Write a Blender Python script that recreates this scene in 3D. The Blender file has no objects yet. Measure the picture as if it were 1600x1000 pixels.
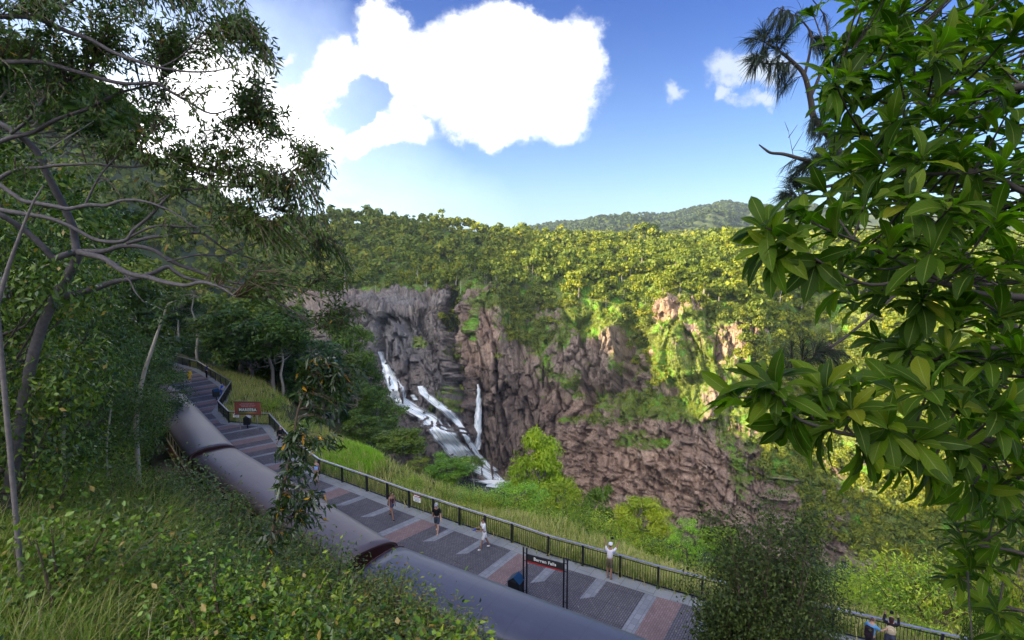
import bpy, bmesh, math, random
import numpy as np
from mathutils import Vector, Matrix, Quaternion, noise as mnoise
random.seed(7)
rng = np.random.default_rng(11)
R = math.radians
scene = bpy.context.scene
COL = scene.collection

# ------------------------------------------------------------------ camera
F, EYE, PITCH = 870.0, 16.0, math.atan(105 / 870)
cam_d = bpy.data.cameras.new("camera"); cam = bpy.data.objects.new("camera", cam_d); COL.objects.link(cam)
cam_d.lens = F / 1600 * 36; cam_d.sensor_width = 36; cam_d.clip_start = .05; cam_d.clip_end = 9000
cam.location = (0, 0, EYE); cam.rotation_euler = (math.pi / 2 - PITCH, 0, 0)
scene.camera = cam
CP, SP = math.cos(PITCH), math.sin(PITCH)

def ray(px, py):
    a, b = (px - 800) / F, (500 - py) / F
    return np.array([a, CP + b * SP, b * CP - SP])
def W(px, py, D):
    """world point seen at (px, py) of the survey photograph at northing D"""
    r = ray(px, py); return np.array([0, 0, EYE]) + r * (D / r[1])
def G(px, py, z=0.0):
    r = ray(px, py); return np.array([0, 0, EYE]) + r * ((z - EYE) / r[2])
def WV(px, py, D):
    px, py, D = np.broadcast_arrays(np.asarray(px, float), np.asarray(py, float), np.asarray(D, float))
    a, b = (px - 800) / F, (500 - py) / F
    y = CP + b * SP; t = D / y
    return np.stack([a * t, D, EYE + (b * CP - SP) * t], -1)

# ------------------------------------------------------------------ numpy noise
def _h(i, j, k, s):
    n = (i.astype(np.int64) * 374761393 + j.astype(np.int64) * 668265263 + k.astype(np.int64) * 2147483647 + s * 974634777) & 0x7fffffff
    n = ((n ^ (n >> 13)) * 1274126177) & 0x7fffffff
    n = (n ^ (n >> 16)) & 0xffffff
    return n / float(0xffffff)
def vnoise(p, s=0):
    i = np.floor(p).astype(np.int64); f = p - i; f = f * f * (3 - 2 * f)
    x, y, z = i[..., 0], i[..., 1], i[..., 2]; fx, fy, fz = f[..., 0], f[..., 1], f[..., 2]
    out = 0
    for a in (0, 1):
        for b in (0, 1):
            for c in (0, 1):
                w = (fx if a else 1 - fx) * (fy if b else 1 - fy) * (fz if c else 1 - fz)
                out = out + w * _h(x + a, y + b, z + c, s)
    return out
def fbm(p, o=4, s=0, g=.5):
    a, t, w = 1.0, 0, 0
    for k in range(o):
        t = t + a * vnoise(p, s + k * 17); w += a; a *= g; p = p * 2.03 + 13.7
    return t / w
def ridged(p, o=4, s=0):
    a, t, w = 1.0, 0, 0
    for k in range(o):
        t = t + a * (1 - np.abs(2 * vnoise(p, s + k * 31) - 1)); w += a; a *= .5; p = p * 2.1 + 5.3
    return t / w
def worley(p, s=0):
    i = np.floor(p).astype(np.int64); f1 = np.full(p.shape[:-1], 9.0); f2 = f1.copy(); cid = np.zeros(p.shape[:-1])
    for a in (-1, 0, 1):
        for b in (-1, 0, 1):
            for c in (-1, 0, 1):
                x, y, z = i[..., 0] + a, i[..., 1] + b, i[..., 2] + c
                q = np.stack([x + _h(x, y, z, s), y + _h(x, y, z, s + 1), z + _h(x, y, z, s + 2)], -1)
                d = np.sqrt(((p - q) ** 2).sum(-1)); r = _h(x, y, z, s + 3)
                m = d < f1
                f2 = np.where(m, f1, np.minimum(f2, d)); cid = np.where(m, r, cid); f1 = np.where(m, d, f1)
    return f1, f2, cid
def worley2(p, s=0):
    i = np.floor(p).astype(np.int64); f1 = np.full(p.shape[:-1], 9.0); f2 = f1.copy(); cid = np.zeros(p.shape[:-1]); off = np.zeros(p.shape)
    for a in (-1, 0, 1):
        for b in (-1, 0, 1):
            for c in (-1, 0, 1):
                x, y, z = i[..., 0] + a, i[..., 1] + b, i[..., 2] + c
                q = np.stack([x + _h(x, y, z, s), y + _h(x, y, z, s + 1), z + _h(x, y, z, s + 2)], -1)
                dv = p - q; d = np.abs(dv).max(-1) * .55 + np.abs(dv).sum(-1) * .3; r = _h(x, y, z, s + 3)
                m = d < f1
                f2 = np.where(m, f1, np.minimum(f2, d)); cid = np.where(m, r, cid); off = np.where(m[..., None], dv, off); f1 = np.where(m, d, f1)
    return f1, f2, cid, off
def sstep(a, b, x):
    t = np.clip((x - a) / (b - a), 0, 1); return t * t * (3 - 2 * t)

# ------------------------------------------------------------------ mesh helpers
def npmesh(name, V, Fq, mats, smooth=False, attrs=None, uv=None, mi=None):
    """V (n,3); Fq (m,k) index array; attrs {name: (n,) float}"""
    me = bpy.data.meshes.new(name)
    V = np.ascontiguousarray(V, np.float32).reshape(-1, 3); Fq = np.ascontiguousarray(Fq, np.int32)
    m, k = Fq.shape
    me.vertices.add(len(V)); me.vertices.foreach_set("co", V.ravel())
    me.loops.add(m * k); me.loops.foreach_set("vertex_index", Fq.ravel())
    me.polygons.add(m); me.polygons.foreach_set("loop_start", np.arange(0, m * k, k, dtype=np.int32))
    try: me.polygons.foreach_set("loop_total", np.full(m, k, np.int32))
    except Exception: pass
    if smooth: me.polygons.foreach_set("use_smooth", np.ones(m, bool))
    for mm in (mats if isinstance(mats, (list, tuple)) else [mats]): me.materials.append(mm)
    if mi is not None: me.polygons.foreach_set("material_index", np.ascontiguousarray(mi, np.int32))
    me.update(calc_edges=True)
    for an, av in (attrs or {}).items():
        a = me.attributes.new(an, 'FLOAT', 'POINT'); a.data.foreach_set("value", np.ascontiguousarray(av, np.float32).ravel())
    if uv is not None:
        l = me.uv_layers.new(name="UVMap"); l.data.foreach_set("uv", np.ascontiguousarray(uv[Fq.ravel()], np.float32).ravel())
    return me
def link(name, me, parent=None, loc=None, rot=None):
    o = bpy.data.objects.new(name, me); COL.objects.link(o)
    if parent is not None: o.parent = parent
    if loc is not None: o.location = [float(v) for v in loc]
    if rot is not None: o.rotation_euler = rot
    return o
def tag(o, label=None, cat=None, group=None, kind=None):
    if label: o["label"] = label
    if cat: o["category"] = cat
    if group: o["group"] = group
    if kind: o["kind"] = kind
    return o
def empty(name, loc=(0, 0, 0), rz=0, label=None, cat=None, group=None):
    o = bpy.data.objects.new(name, None); COL.objects.link(o)
    o.location = [float(v) for v in loc]; o.rotation_euler = (0, 0, rz); o.empty_display_size = .2
    return tag(o, label, cat, group)
def copy_tree(o, parent=None):
    c = o.copy(); COL.objects.link(c)
    if parent is not None: c.parent = parent
    for ch in list(o.children): copy_tree(ch, c)
    return c
def grid_faces(nu, nv, off=0):
    i = np.arange(nu - 1)[:, None] * nv + np.arange(nv - 1)[None, :]
    return (np.stack([i, i + nv, i + nv + 1, i + 1], -1).reshape(-1, 4) + off)

class MB:
    """collects boxes, tubes and sheets into one mesh"""
    def __init__(s): s.v = []; s.f = []; s.m = []; s.n = 0; s.cur = 0
    def add(s, v, f):
        v = [tuple(float(c) for c in p) for p in v]
        s.f += [tuple(i + s.n for i in q) for q in f]; s.m += [s.cur] * len(f); s.v += v; s.n += len(v)
    def box(s, c, d, rz=0, bev=0):
        x, y, z = d[0] / 2, d[1] / 2, d[2] / 2; ca, sa = math.cos(rz), math.sin(rz)
        P = []
        for a, b, e in ((-1, -1, -1), (1, -1, -1), (1, 1, -1), (-1, 1, -1), (-1, -1, 1), (1, -1, 1), (1, 1, 1), (-1, 1, 1)):
            u, v = a * x, b * y; P.append((c[0] + u * ca - v * sa, c[1] + u * sa + v * ca, c[2] + e * z))
        s.add(P, [(0, 3, 2, 1), (4, 5, 6, 7), (0, 1, 5, 4), (1, 2, 6, 5), (2, 3, 7, 6), (3, 0, 4, 7)])
    def tube(s, pts, rad, n=6, cap=True):
        pts = [Vector([float(c) for c in p]) for p in pts]
        if not hasattr(rad, '__len__'): rad = [rad] * len(pts)
        up = Vector((0, 0, 1)); rings = []; prev = None
        for i, p in enumerate(pts):
            t = (pts[min(i + 1, len(pts) - 1)] - pts[max(i - 1, 0)])
            if t.length < 1e-9: t = Vector((0, 0, 1))
            t.normalize()
            if prev is None:
                a = t.cross(up if abs(t.z) < .95 else Vector((1, 0, 0))).normalized()
            else:
                a = prev - t * prev.dot(t)
                a = a.normalized() if a.length > 1e-6 else t.orthogonal().normalized()
            prev = a; b = t.cross(a)
            rings.append([p + (a * math.cos(2 * math.pi * k / n) + b * math.sin(2 * math.pi * k / n)) * rad[i] for k in range(n)])
        V = [q for r in rings for q in r]; Fc = []
        for i in range(len(rings) - 1):
            for k in range(n):
                k2 = (k + 1) % n; Fc.append((i * n + k, i * n + k2, (i + 1) * n + k2, (i + 1) * n + k))
        if cap: Fc.append(tuple(range(n))[::-1]); Fc.append(tuple((len(rings) - 1) * n + k for k in range(n)))
        s.add(V, Fc)
    def bar(s, a, b, w, h):
        a, b = Vector([float(c) for c in a]), Vector([float(c) for c in b]); t = (b - a).normalized()
        sd = t.cross(Vector((0, 0, 1)))
        sd = sd.normalized() if sd.length > 1e-4 else Vector((1, 0, 0))
        up = sd.cross(t).normalized()
        P = [p + sd * (w / 2 * i) + up * (h / 2 * j) for p in (a, b) for i, j in ((-1, -1), (1, -1), (1, 1), (-1, 1))]
        s.add(P, [(0, 1, 2, 3), (7, 6, 5, 4), (0, 4, 5, 1), (1, 5, 6, 2), (2, 6, 7, 3), (3, 7, 4, 0)])
    def prism(s, prof, a, b):
        """profile polygon of (side, up) offsets swept from a to b"""
        a, b = Vector([float(c) for c in a]), Vector([float(c) for c in b]); t = (b - a); t.z = 0; t.normalize(); sd = Vector((t.y, -t.x, 0)); n = len(prof)
        V = [p + sd * q[0] + Vector((0, 0, q[1])) for p in (a, b) for q in prof]
        s.add(V, [tuple(range(n))[::-1], tuple(range(n, 2 * n))] + [(k, (k + 1) % n, n + (k + 1) % n, n + k) for k in range(n)])
    def mesh(s, name, mats, smooth=False, bevel=0):
        me = bpy.data.meshes.new(name); me.from_pydata(s.v, [], s.f)
        for mm in (mats if isinstance(mats, (list, tuple)) else [mats]): me.materials.append(mm)
        me.polygons.foreach_set("material_index", s.m)
        if bevel or True:
            b = bmesh.new(); b.from_mesh(me); bmesh.ops.recalc_face_normals(b, faces=b.faces)
            if bevel: bmesh.ops.bevel(b, geom=[e for e in b.edges if len(e.link_faces) == 2 and e.calc_face_angle(0) > .5], offset=bevel, segments=2, affect='EDGES', profile=.6)
            b.to_mesh(me); b.free()
        if smooth: me.polygons.foreach_set("use_smooth", [True] * len(me.polygons))
        me.update(); return me
    def build(s, name, mats, parent=None, smooth=False, bevel=0):
        return link(name, s.mesh(name, mats, smooth, bevel), parent)

# ------------------------------------------------------------------ material helpers
class NT:
    def __init__(s, name):
        s.m = bpy.data.materials.new(name); s.m.use_nodes = True; s.t = s.m.node_tree; s.t.nodes.clear()
        s.out = s.t.nodes.new("ShaderNodeOutputMaterial")
    def n(s, ty, **kw):
        nd = s.t.nodes.new("ShaderNode" + ty)
        for k, v in kw.items():
            if k.startswith("i_"):
                key = k[2:]; key = int(key) if key.isdigit() else key.replace("_", " ")
                s.set(nd.inputs[key], v)
            else: setattr(nd, k, v)
        return nd
    def set(s, inp, v):
        if isinstance(v, bpy.types.NodeSocket): s.t.links.new(v, inp)
        elif isinstance(v, bpy.types.Node): s.t.links.new(v.outputs[0], inp)
        else: inp.default_value = v
    def math(s, op, a, b=0.0, c=None, clamp=False):
        nd = s.n("Math", operation=op, use_clamp=clamp); s.set(nd.inputs[0], a); s.set(nd.inputs[1], b)
        if c is not None: s.set(nd.inputs[2], c)
        return nd.outputs[0]
    def mix(s, f, a, b, blend='MIX'):
        nd = s.n("Mix", data_type='RGBA', blend_type=blend); s.set(nd.inputs[0], f)
        s.set(nd.inputs[6], a if not isinstance(a, tuple) else (*a[:3], 1)); s.set(nd.inputs[7], b if not isinstance(b, tuple) else (*b[:3], 1))
        return nd.outputs[2]
    def ramp(s, f, stops, interp='LINEAR'):
        nd = s.n("ValToRGB"); s.set(nd.inputs[0], f); cr = nd.color_ramp; cr.interpolation = interp
        while len(cr.elements) < len(stops): cr.elements.new(.5)
        for e, (p, c) in zip(cr.elements, stops):
            e.position = p; e.color = (*c, 1) if hasattr(c, '__len__') else (c, c, c, 1)
        return nd.outputs[0]
    def noise(s, vec, scale, detail=3, rough=.55, out=0):
        nd = s.n("TexNoise", i_Scale=scale, i_Detail=detail, i_Roughness=rough)
        if vec is not None: s.set(nd.inputs["Vector"], vec)
        return nd.outputs[out]
    def attr(s, name): return s.n("Attribute", attribute_name=name).outputs["Fac"]
    def bump(s, h, st=.5, dist=.02, nrm=None):
        nd = s.n("Bump", i_Strength=st, i_Distance=dist, i_Height=h)
        if nrm is not None: s.set(nd.inputs["Normal"], nrm)
        return nd.outputs[0]
    def bsdf(s, col, rough=.6, metal=0, nrm=None, spec=.5, **kw):
        nd = s.n("BsdfPrincipled"); s.set(nd.inputs["Base Color"], col if not isinstance(col, tuple) else (*col[:3], 1))
        s.set(nd.inputs["Roughness"], rough); s.set(nd.inputs["Metallic"], metal); s.set(nd.inputs["Specular IOR Level"], spec)
        if nrm is not None: s.set(nd.inputs["Normal"], nrm)
        for k, v in kw.items(): s.set(nd.inputs[k.replace("_", " ")], v)
        return nd.outputs[0]
    def done(s, sh): s.t.links.new(sh, s.out.inputs[0]); return s.m

def plain(name, col, rough=.6, metal=0, var=.12, scale=8, spec=.5):
    t = NT(name); co = t.n("TexCoord").outputs["Object"]
    f = t.noise(co, scale, 4)
    c = t.mix(f, tuple(x * (1 - var * 1.6) for x in col), tuple(min(1, x * (1 + var * 1.6)) for x in col))
    return t.done(t.bsdf(c, rough, metal, t.bump(t.noise(co, scale * 6, 3), .15, .01), spec))

def leaf_mat(name, cols, rough=.45, trans=.35, spec=.4, dry=None, dryf=.04, big=None, gain=1.0):
    """cols: list of leaf colours picked per leaf; per-plant attribute 'tint' shifts them"""
    t = NT(name); rnd = t.n("NewGeometry").outputs["Random Per Island"]
    st = [(i / (len(cols) - 1), tuple(x * gain for x in c)) for i, c in enumerate(cols)]
    c = t.ramp(rnd, st)
    oi = t.n("ObjectInfo").outputs["Random"]
    c = t.mix(t.math('MULTIPLY', oi, .45), c, t.mix(1.0, c, (.75, .95, .45), 'MULTIPLY'))
    if big:
        n = t.noise(t.n("NewGeometry").outputs["Position"], big, 2)
        c = t.mix(t.math('MULTIPLY', sstepn(t, n, .4, .7), .6), c, t.mix(1.0, c, (1.5, 1.25, .6), 'MULTIPLY'))
    c = t.mix(1.0, c, t.n("ObjectInfo").outputs["Color"], 'MULTIPLY')
    tn = t.attr("tint")
    c = t.mix(tn, c, t.mix(1.0, c, (1.7, 1.45, .9), 'MULTIPLY'))
    if dry:
        r2 = t.math('FRACT', t.math('MULTIPLY', rnd, 97.3))
        c = t.mix(t.math('LESS_THAN', r2, dryf), c, tuple(dry))
    p = t.bsdf(c, rough, 0, None, spec)
    tr = t.n("BsdfTranslucent"); t.set(tr.inputs[0], t.mix(1.0, c, (1.3, 1.5, .5), 'MULTIPLY'))
    mx = t.n("MixShader"); t.set(mx.inputs[0], trans); t.set(mx.inputs[1], p); t.set(mx.inputs[2], tr.outputs[0])
    return t.done(mx.outputs[0])
def sstepn(t, x, a, b):
    nd = t.n("MapRange", interpolation_type='SMOOTHSTEP'); t.set(nd.inputs[0], x); nd.inputs[1].default_value = a; nd.inputs[2].default_value = b
    return nd.outputs[0]
# ------------------------------------------------------------------ world, sun
SUN_AZ, SUN_EL = R(-105), R(20)
wd = bpy.data.worlds.new("World"); scene.world = wd; wd.use_nodes = True
def build_world():
    t = NT.__new__(NT); t.t = wd.node_tree; t.t.nodes.clear(); out = t.t.nodes.new("ShaderNodeOutputWorld")
    sky = t.n("TexSky", sky_type='NISHITA', sun_disc=False, sun_elevation=SUN_EL, sun_rotation=SUN_AZ, altitude=300, air_density=1.0, dust_density=.6, ozone_density=2.5)
    d = t.n("TexCoord").outputs["Generated"]
    sp = t.n("SeparateXYZ"); t.set(sp.inputs[0], d)
    yy = t.math('MAXIMUM', sp.outputs[1], .02)
    u = t.math('DIVIDE', sp.outputs[0], yy); v = t.math('DIVIDE', sp.outputs[2], yy)
    cb = t.n("CombineXYZ"); t.set(cb.inputs[0], u); t.set(cb.inputs[1], v)
    n1 = t.n("TexNoise", i_Scale=3.2, i_Detail=7, i_Roughness=.62); t.set(n1.inputs["Vector"], cb.outputs[0])
    off = t.n("VectorMath", operation='SUBTRACT'); t.set(off.inputs[0], n1.outputs["Color"]); off.inputs[1].default_value = (.5, .5, .5)
    sc = t.n("VectorMath", operation='SCALE'); t.set(sc.inputs[0], off.outputs[0]); sc.inputs["Scale"].default_value = .22
    wp = t.n("VectorMath", operation='ADD'); t.set(wp.inputs[0], cb.outputs[0]); t.set(wp.inputs[1], sc.outputs[0])
    def ell(px, py, rx, ry):
        r = ray(px, py); U, V_ = r[0] / r[1], r[2] / r[1]
        s1 = t.n("VectorMath", operation='SUBTRACT'); t.set(s1.inputs[0], wp.outputs[0]); s1.inputs[1].default_value = (U, V_, 0)
        s2 = t.n("VectorMath", operation='MULTIPLY'); t.set(s2.inputs[0], s1.outputs[0]); s2.inputs[1].default_value = (F / rx, F / ry, 0)
        ln = t.n("VectorMath", operation='LENGTH'); t.set(ln.inputs[0], s2.outputs[0])
        return t.math('SUBTRACT', 1.0, ln.outputs["Value"])
    def union(L, k=.18):
        f = None
        for e in L:
            x = ell(*e)
            f = x if f is None else t.math('SMOOTH_MAX', f, x, k)
        return f
    main = union([(598, 70, 52, 62), (650, 130, 95, 70), (760, 95, 105, 75), (805, 45, 60, 45), (885, 95, 70, 72), (850, 165, 85, 55), (760, 185, 80, 38),
                  (530, 125, 45, 52), (500, 190, 90, 52), (610, 215, 65, 26), (430, 215, 120, 70), (330, 150, 120, 90), (240, 240, 190, 110), (90, 200, 200, 90), (700, 140, 70, 55)])
    hole = t.math('SMOOTH_MAX', ell(585, 160, 34, 26), ell(552, 190, 44, 22), .2)
    main = t.math('SUBTRACT', main, t.math('MULTIPLY', t.math('ADD', t.math('MAXIMUM', hole, -.3), .3), .8))
    small = union([(1160, 125, 60, 24), (1205, 112, 40, 20), (1062, 148, 22, 16), (1175, 170, 32, 17), (1140, 155, 14, 15), (450, 95, 16, 8)], .1)
    fine = t.noise(cb.outputs[0], 16, 7, .66)
    fo = t.math('MULTIPLY', t.math('SUBTRACT', fine, .5), .95)
    m1 = sstepn(t, t.math('ADD', main, fo), -.10, .34)
    m2 = t.math('MULTIPLY', sstepn(t, t.math('ADD', small, t.math('MULTIPLY', fo, 2.1)), -.05, .70), .95)
    wis = union([(560, 300, 60, 14), (570, 265, 50, 8), (450, 280, 110, 40), (330, 300, 200, 60)])
    m3 = t.math('MULTIPLY', sstepn(t, t.math('ADD', wis, fo), -.3, .9), .6)
    mask = t.math('MAXIMUM', m1, t.math('MAXIMUM', m2, m3))
    front = sstepn(t, sp.outputs[1], .05, .2)
    mask = t.math('MULTIPLY', mask, front)
    # a cumulus is grey-blue at its ragged base and blinding where the light comes through
    shade = t.noise(cb.outputs[0], 7, 5, .6)
    dens = t.math('ADD', t.math('MULTIPLY', shade, .9), t.math('MULTIPLY', main, .9))
    cc = t.ramp(dens, [(.15, (2.7, 3.1, 3.7)), (.42, (4.4, 4.6, 4.9)), (.75, (7.5, 7.5, 7.5)), (1, (11, 11, 11))])
    # sky colour balance: a deeper polarised blue overhead
    el = sstepn(t, sp.outputs[2], .02, .5)
    skc = t.mix(el, t.mix(1.0, sky.outputs[0], (.60, .70, .84), 'MULTIPLY'), t.mix(1.0, sky.outputs[0], (.055, .235, .68), 'MULTIPLY'))
    glow = t.math('MAXIMUM', union([(200, 240, 480, 300), (200, 330, 600, 170)]), 0.0)
    skc = t.mix(t.math('MULTIPLY', t.math('MULTIPLY', glow, front), 1.0, clamp=True), skc, (6.5, 7.6, 9.0))
    col = t.mix(mask, skc, cc)
    # bright broken cloud added to the unseen sky behind the viewer as fill light
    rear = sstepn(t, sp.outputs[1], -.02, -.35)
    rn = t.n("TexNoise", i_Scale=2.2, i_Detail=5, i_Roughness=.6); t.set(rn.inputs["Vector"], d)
    rear_fill = t.math('MULTIPLY', t.math("MULTIPLY", rear, sstepn(t, rn.outputs[0], .36, .6)), sstepn(t, sp.outputs[2], 0, .15))
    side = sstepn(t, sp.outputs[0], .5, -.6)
    rear_fill = t.math('MULTIPLY', rear_fill, t.math('MULTIPLY_ADD', side, .85, .15))
    col = t.mix(rear_fill, col, (30, 29.5, 29))
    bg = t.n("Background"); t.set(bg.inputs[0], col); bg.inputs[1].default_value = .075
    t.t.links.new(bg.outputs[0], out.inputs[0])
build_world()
sd = bpy.data.lights.new("sun", 'SUN'); sd.energy = 5.0; sd.angle = R(.6); sd.color = (1, .80, .48)
so = bpy.data.objects.new("sun", sd); COL.objects.link(so)
sv = Vector((math.sin(SUN_AZ) * math.cos(SUN_EL), math.cos(SUN_AZ) * math.cos(SUN_EL), math.sin(SUN_EL)))
so.rotation_euler = sv.to_track_quat('Z', 'Y').to_euler(); so.location = (-60, 20, 60)
scene.view_settings.view_transform = 'Standard'; scene.view_settings.look = 'None'; scene.view_settings.exposure = 1.9; scene.view_settings.gamma = 1
scene.render.engine = 'CYCLES'
scene.cycles.max_bounces = 6; scene.cycles.diffuse_bounces = 3; scene.cycles.transmission_bounces = 4; scene.cycles.transparent_max_bounces = 8
scene.cycles.use_denoising = True
# ------------------------------------------------------------------ far wall of the gorge
# columns: nominal bearing px -> list of (py, northing) from foot to crest
CO = {
 -300: [(770, 410), (700, 415), (610, 425), (540, 435), (470, 452), (440, 520), (360, 640), (270, 760)],
 60: [(770, 405), (700, 410), (610, 420), (545, 430), (478, 445), (455, 510), (395, 610), (310, 720)],
 250: [(770, 400), (700, 405), (610, 415), (550, 425), (482, 440), (462, 500), (410, 600), (345, 690)],
 450: [(765, 398), (690, 402), (600, 412), (530, 420), (484, 432), (462, 490), (405, 590), (339, 670)],
 540: [(765, 394), (690, 400), (600, 408), (530, 414), (484, 422), (461, 475), (402, 580), (334, 660)],
 600: [(765, 384), (695, 392), (610, 402), (540, 409), (484, 416), (458, 470), (400, 570), (335, 650)],
 650: [(765, 382), (700, 386), (610, 402), (535, 409), (483, 417), (458, 455), (400, 560), (338, 645)],
 690: [(765, 384), (700, 388), (600, 408), (530, 416), (474, 432), (452, 452), (400, 545), (343, 640)],
 702: [(762, 388), (700, 396), (625, 425), (560, 450), (478, 468), (440, 485), (400, 545), (345, 640)],
 714: [(760, 390), (700, 402), (625, 432), (550, 460), (478, 480), (440, 492), (400, 545), (346, 640)],
 726: [(758, 394), (700, 404), (625, 416), (540, 422), (462, 430), (436, 462), (400, 540), (348, 640)],
 745: [(758, 398), (700, 403), (615, 409), (525, 415), (455, 424), (432, 452), (400, 536), (352, 640)],
 780: [(758, 398), (700, 402), (612, 408), (525, 414), (456, 428), (432, 458), (400, 530), (357, 640)],
 850: [(766, 388), (700, 392), (612, 400), (535, 410), (470, 432), (438, 456), (402, 524), (364, 640)],
 920: [(778, 366), (710, 372), (625, 384), (545, 400), (474, 424), (436, 448), (402, 510), (369, 640)],
 1000: [(802, 346), (722, 352), (640, 364), (560, 382), (484, 404), (434, 434), (403, 498), (372, 620)],
 1030: [(808, 340), (728, 346), (645, 355), (562, 364), (470, 380), (432, 415), (403, 488), (372, 610)],
 1080: [(826, 330), (740, 336), (652, 345), (562, 354), (468, 370), (430, 402), (403, 475), (371, 600)],
 1150: [(846, 320), (762, 326), (665, 334), (572, 343), (484, 358), (435, 392), (403, 462), (371, 585)],
 1200: [(860, 314), (778, 318), (685, 326), (602, 334), (520, 346), (450, 382), (405, 450), (371, 570)],
 1260: [(874, 308), (790, 322), (700, 348), (615, 368), (535, 384), (462, 415), (408, 455), (370, 560)],
 1350: [(892, 298), (806, 308), (712, 322), (622, 338), (545, 354), (470, 385), (412, 440), (370, 545)],
 1500: [(920, 282), (840, 290), (740, 300), (640, 315), (555, 332), (480, 362), (418, 420), (368, 520)],
 1720: [(960, 262), (880, 270), (775, 280), (670, 295), (575, 312), (490, 342), (425, 400), (366, 500)],
}
def bl(xs, ys, list_, amp=1):
    out = 0
    for (cx, cy, rx, ry, v) in list_:
        out = np.maximum(out, v * np.clip(1.35 - np.sqrt(((xs - cx) / rx) ** 2 + ((ys - cy) / ry) ** 2), 0, 1))
    return out
# ground cover of the wall: (px, py, rx, ry, strength)
GRASSY = [(940, 500, 60, 30, 1), (1030, 640, 80, 16, 1), (1060, 520, 30, 30, .6), (1100, 560, 40, 50, .7), (960, 655, 60, 12, .7), (1120, 660, 30, 40, .5), (840, 540, 30, 50, .5), (1010, 690, 60, 20, .35), (925, 505, 55, 34, 1), (880, 530, 20, 22, .6), (1040, 560, 30, 55, .8), (1075, 600, 36, 36, .9), (1010, 625, 90, 14, 1), (930, 620, 40, 12, .8), (1085, 640, 30, 22, 1), (1045, 690, 18, 8, 1), (900, 605, 30, 20, .4),
          (765, 470, 25, 18, .9), (800, 500, 25, 30, .6), (1130, 600, 40, 50, .7), (1170, 650, 40, 45, .7), (860, 590, 15, 30, .6), (700, 555, 10, 14, .5), (1160, 730, 30, 60, .45), (745, 510, 8, 40, .3), (660, 535, 20, 10, .4), (1090, 500, 40, 16, .7), (690, 640, 26, 30, .35), (960, 580, 30, 16, .5)]
WOODY = [(712, 575, 14, 60, .9), (700, 500, 12, 30, .7), (1228, 715, 48, 60, 1.1), (1245, 800, 40, 50, 1.1), (810, 470, 45, 35, 1), (830, 520, 40, 30, .9), (870, 470, 40, 22, .8), (1000, 500, 28, 70, 1), (985, 460, 45, 25, 1), (712, 470, 16, 55, .9), (1190, 570, 50, 60, .9), (1130, 490, 60, 22, .9), (1060, 460, 55, 12, .7), (1250, 560, 80, 130, 1), (1330, 620, 90, 160, 1),
         (1500, 680, 140, 240, 1.2), (1700, 700, 160, 260, 1.2), (1280, 740, 40, 60, .9), (1420, 800, 130, 110, 1.2), (950, 480, 20, 40, .6), (1020, 600, 18, 30, .7), (350, 600, 150, 200, 1), (1040, 585, 18, 20, .5), (780, 560, 14, 25, .3)]
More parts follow.
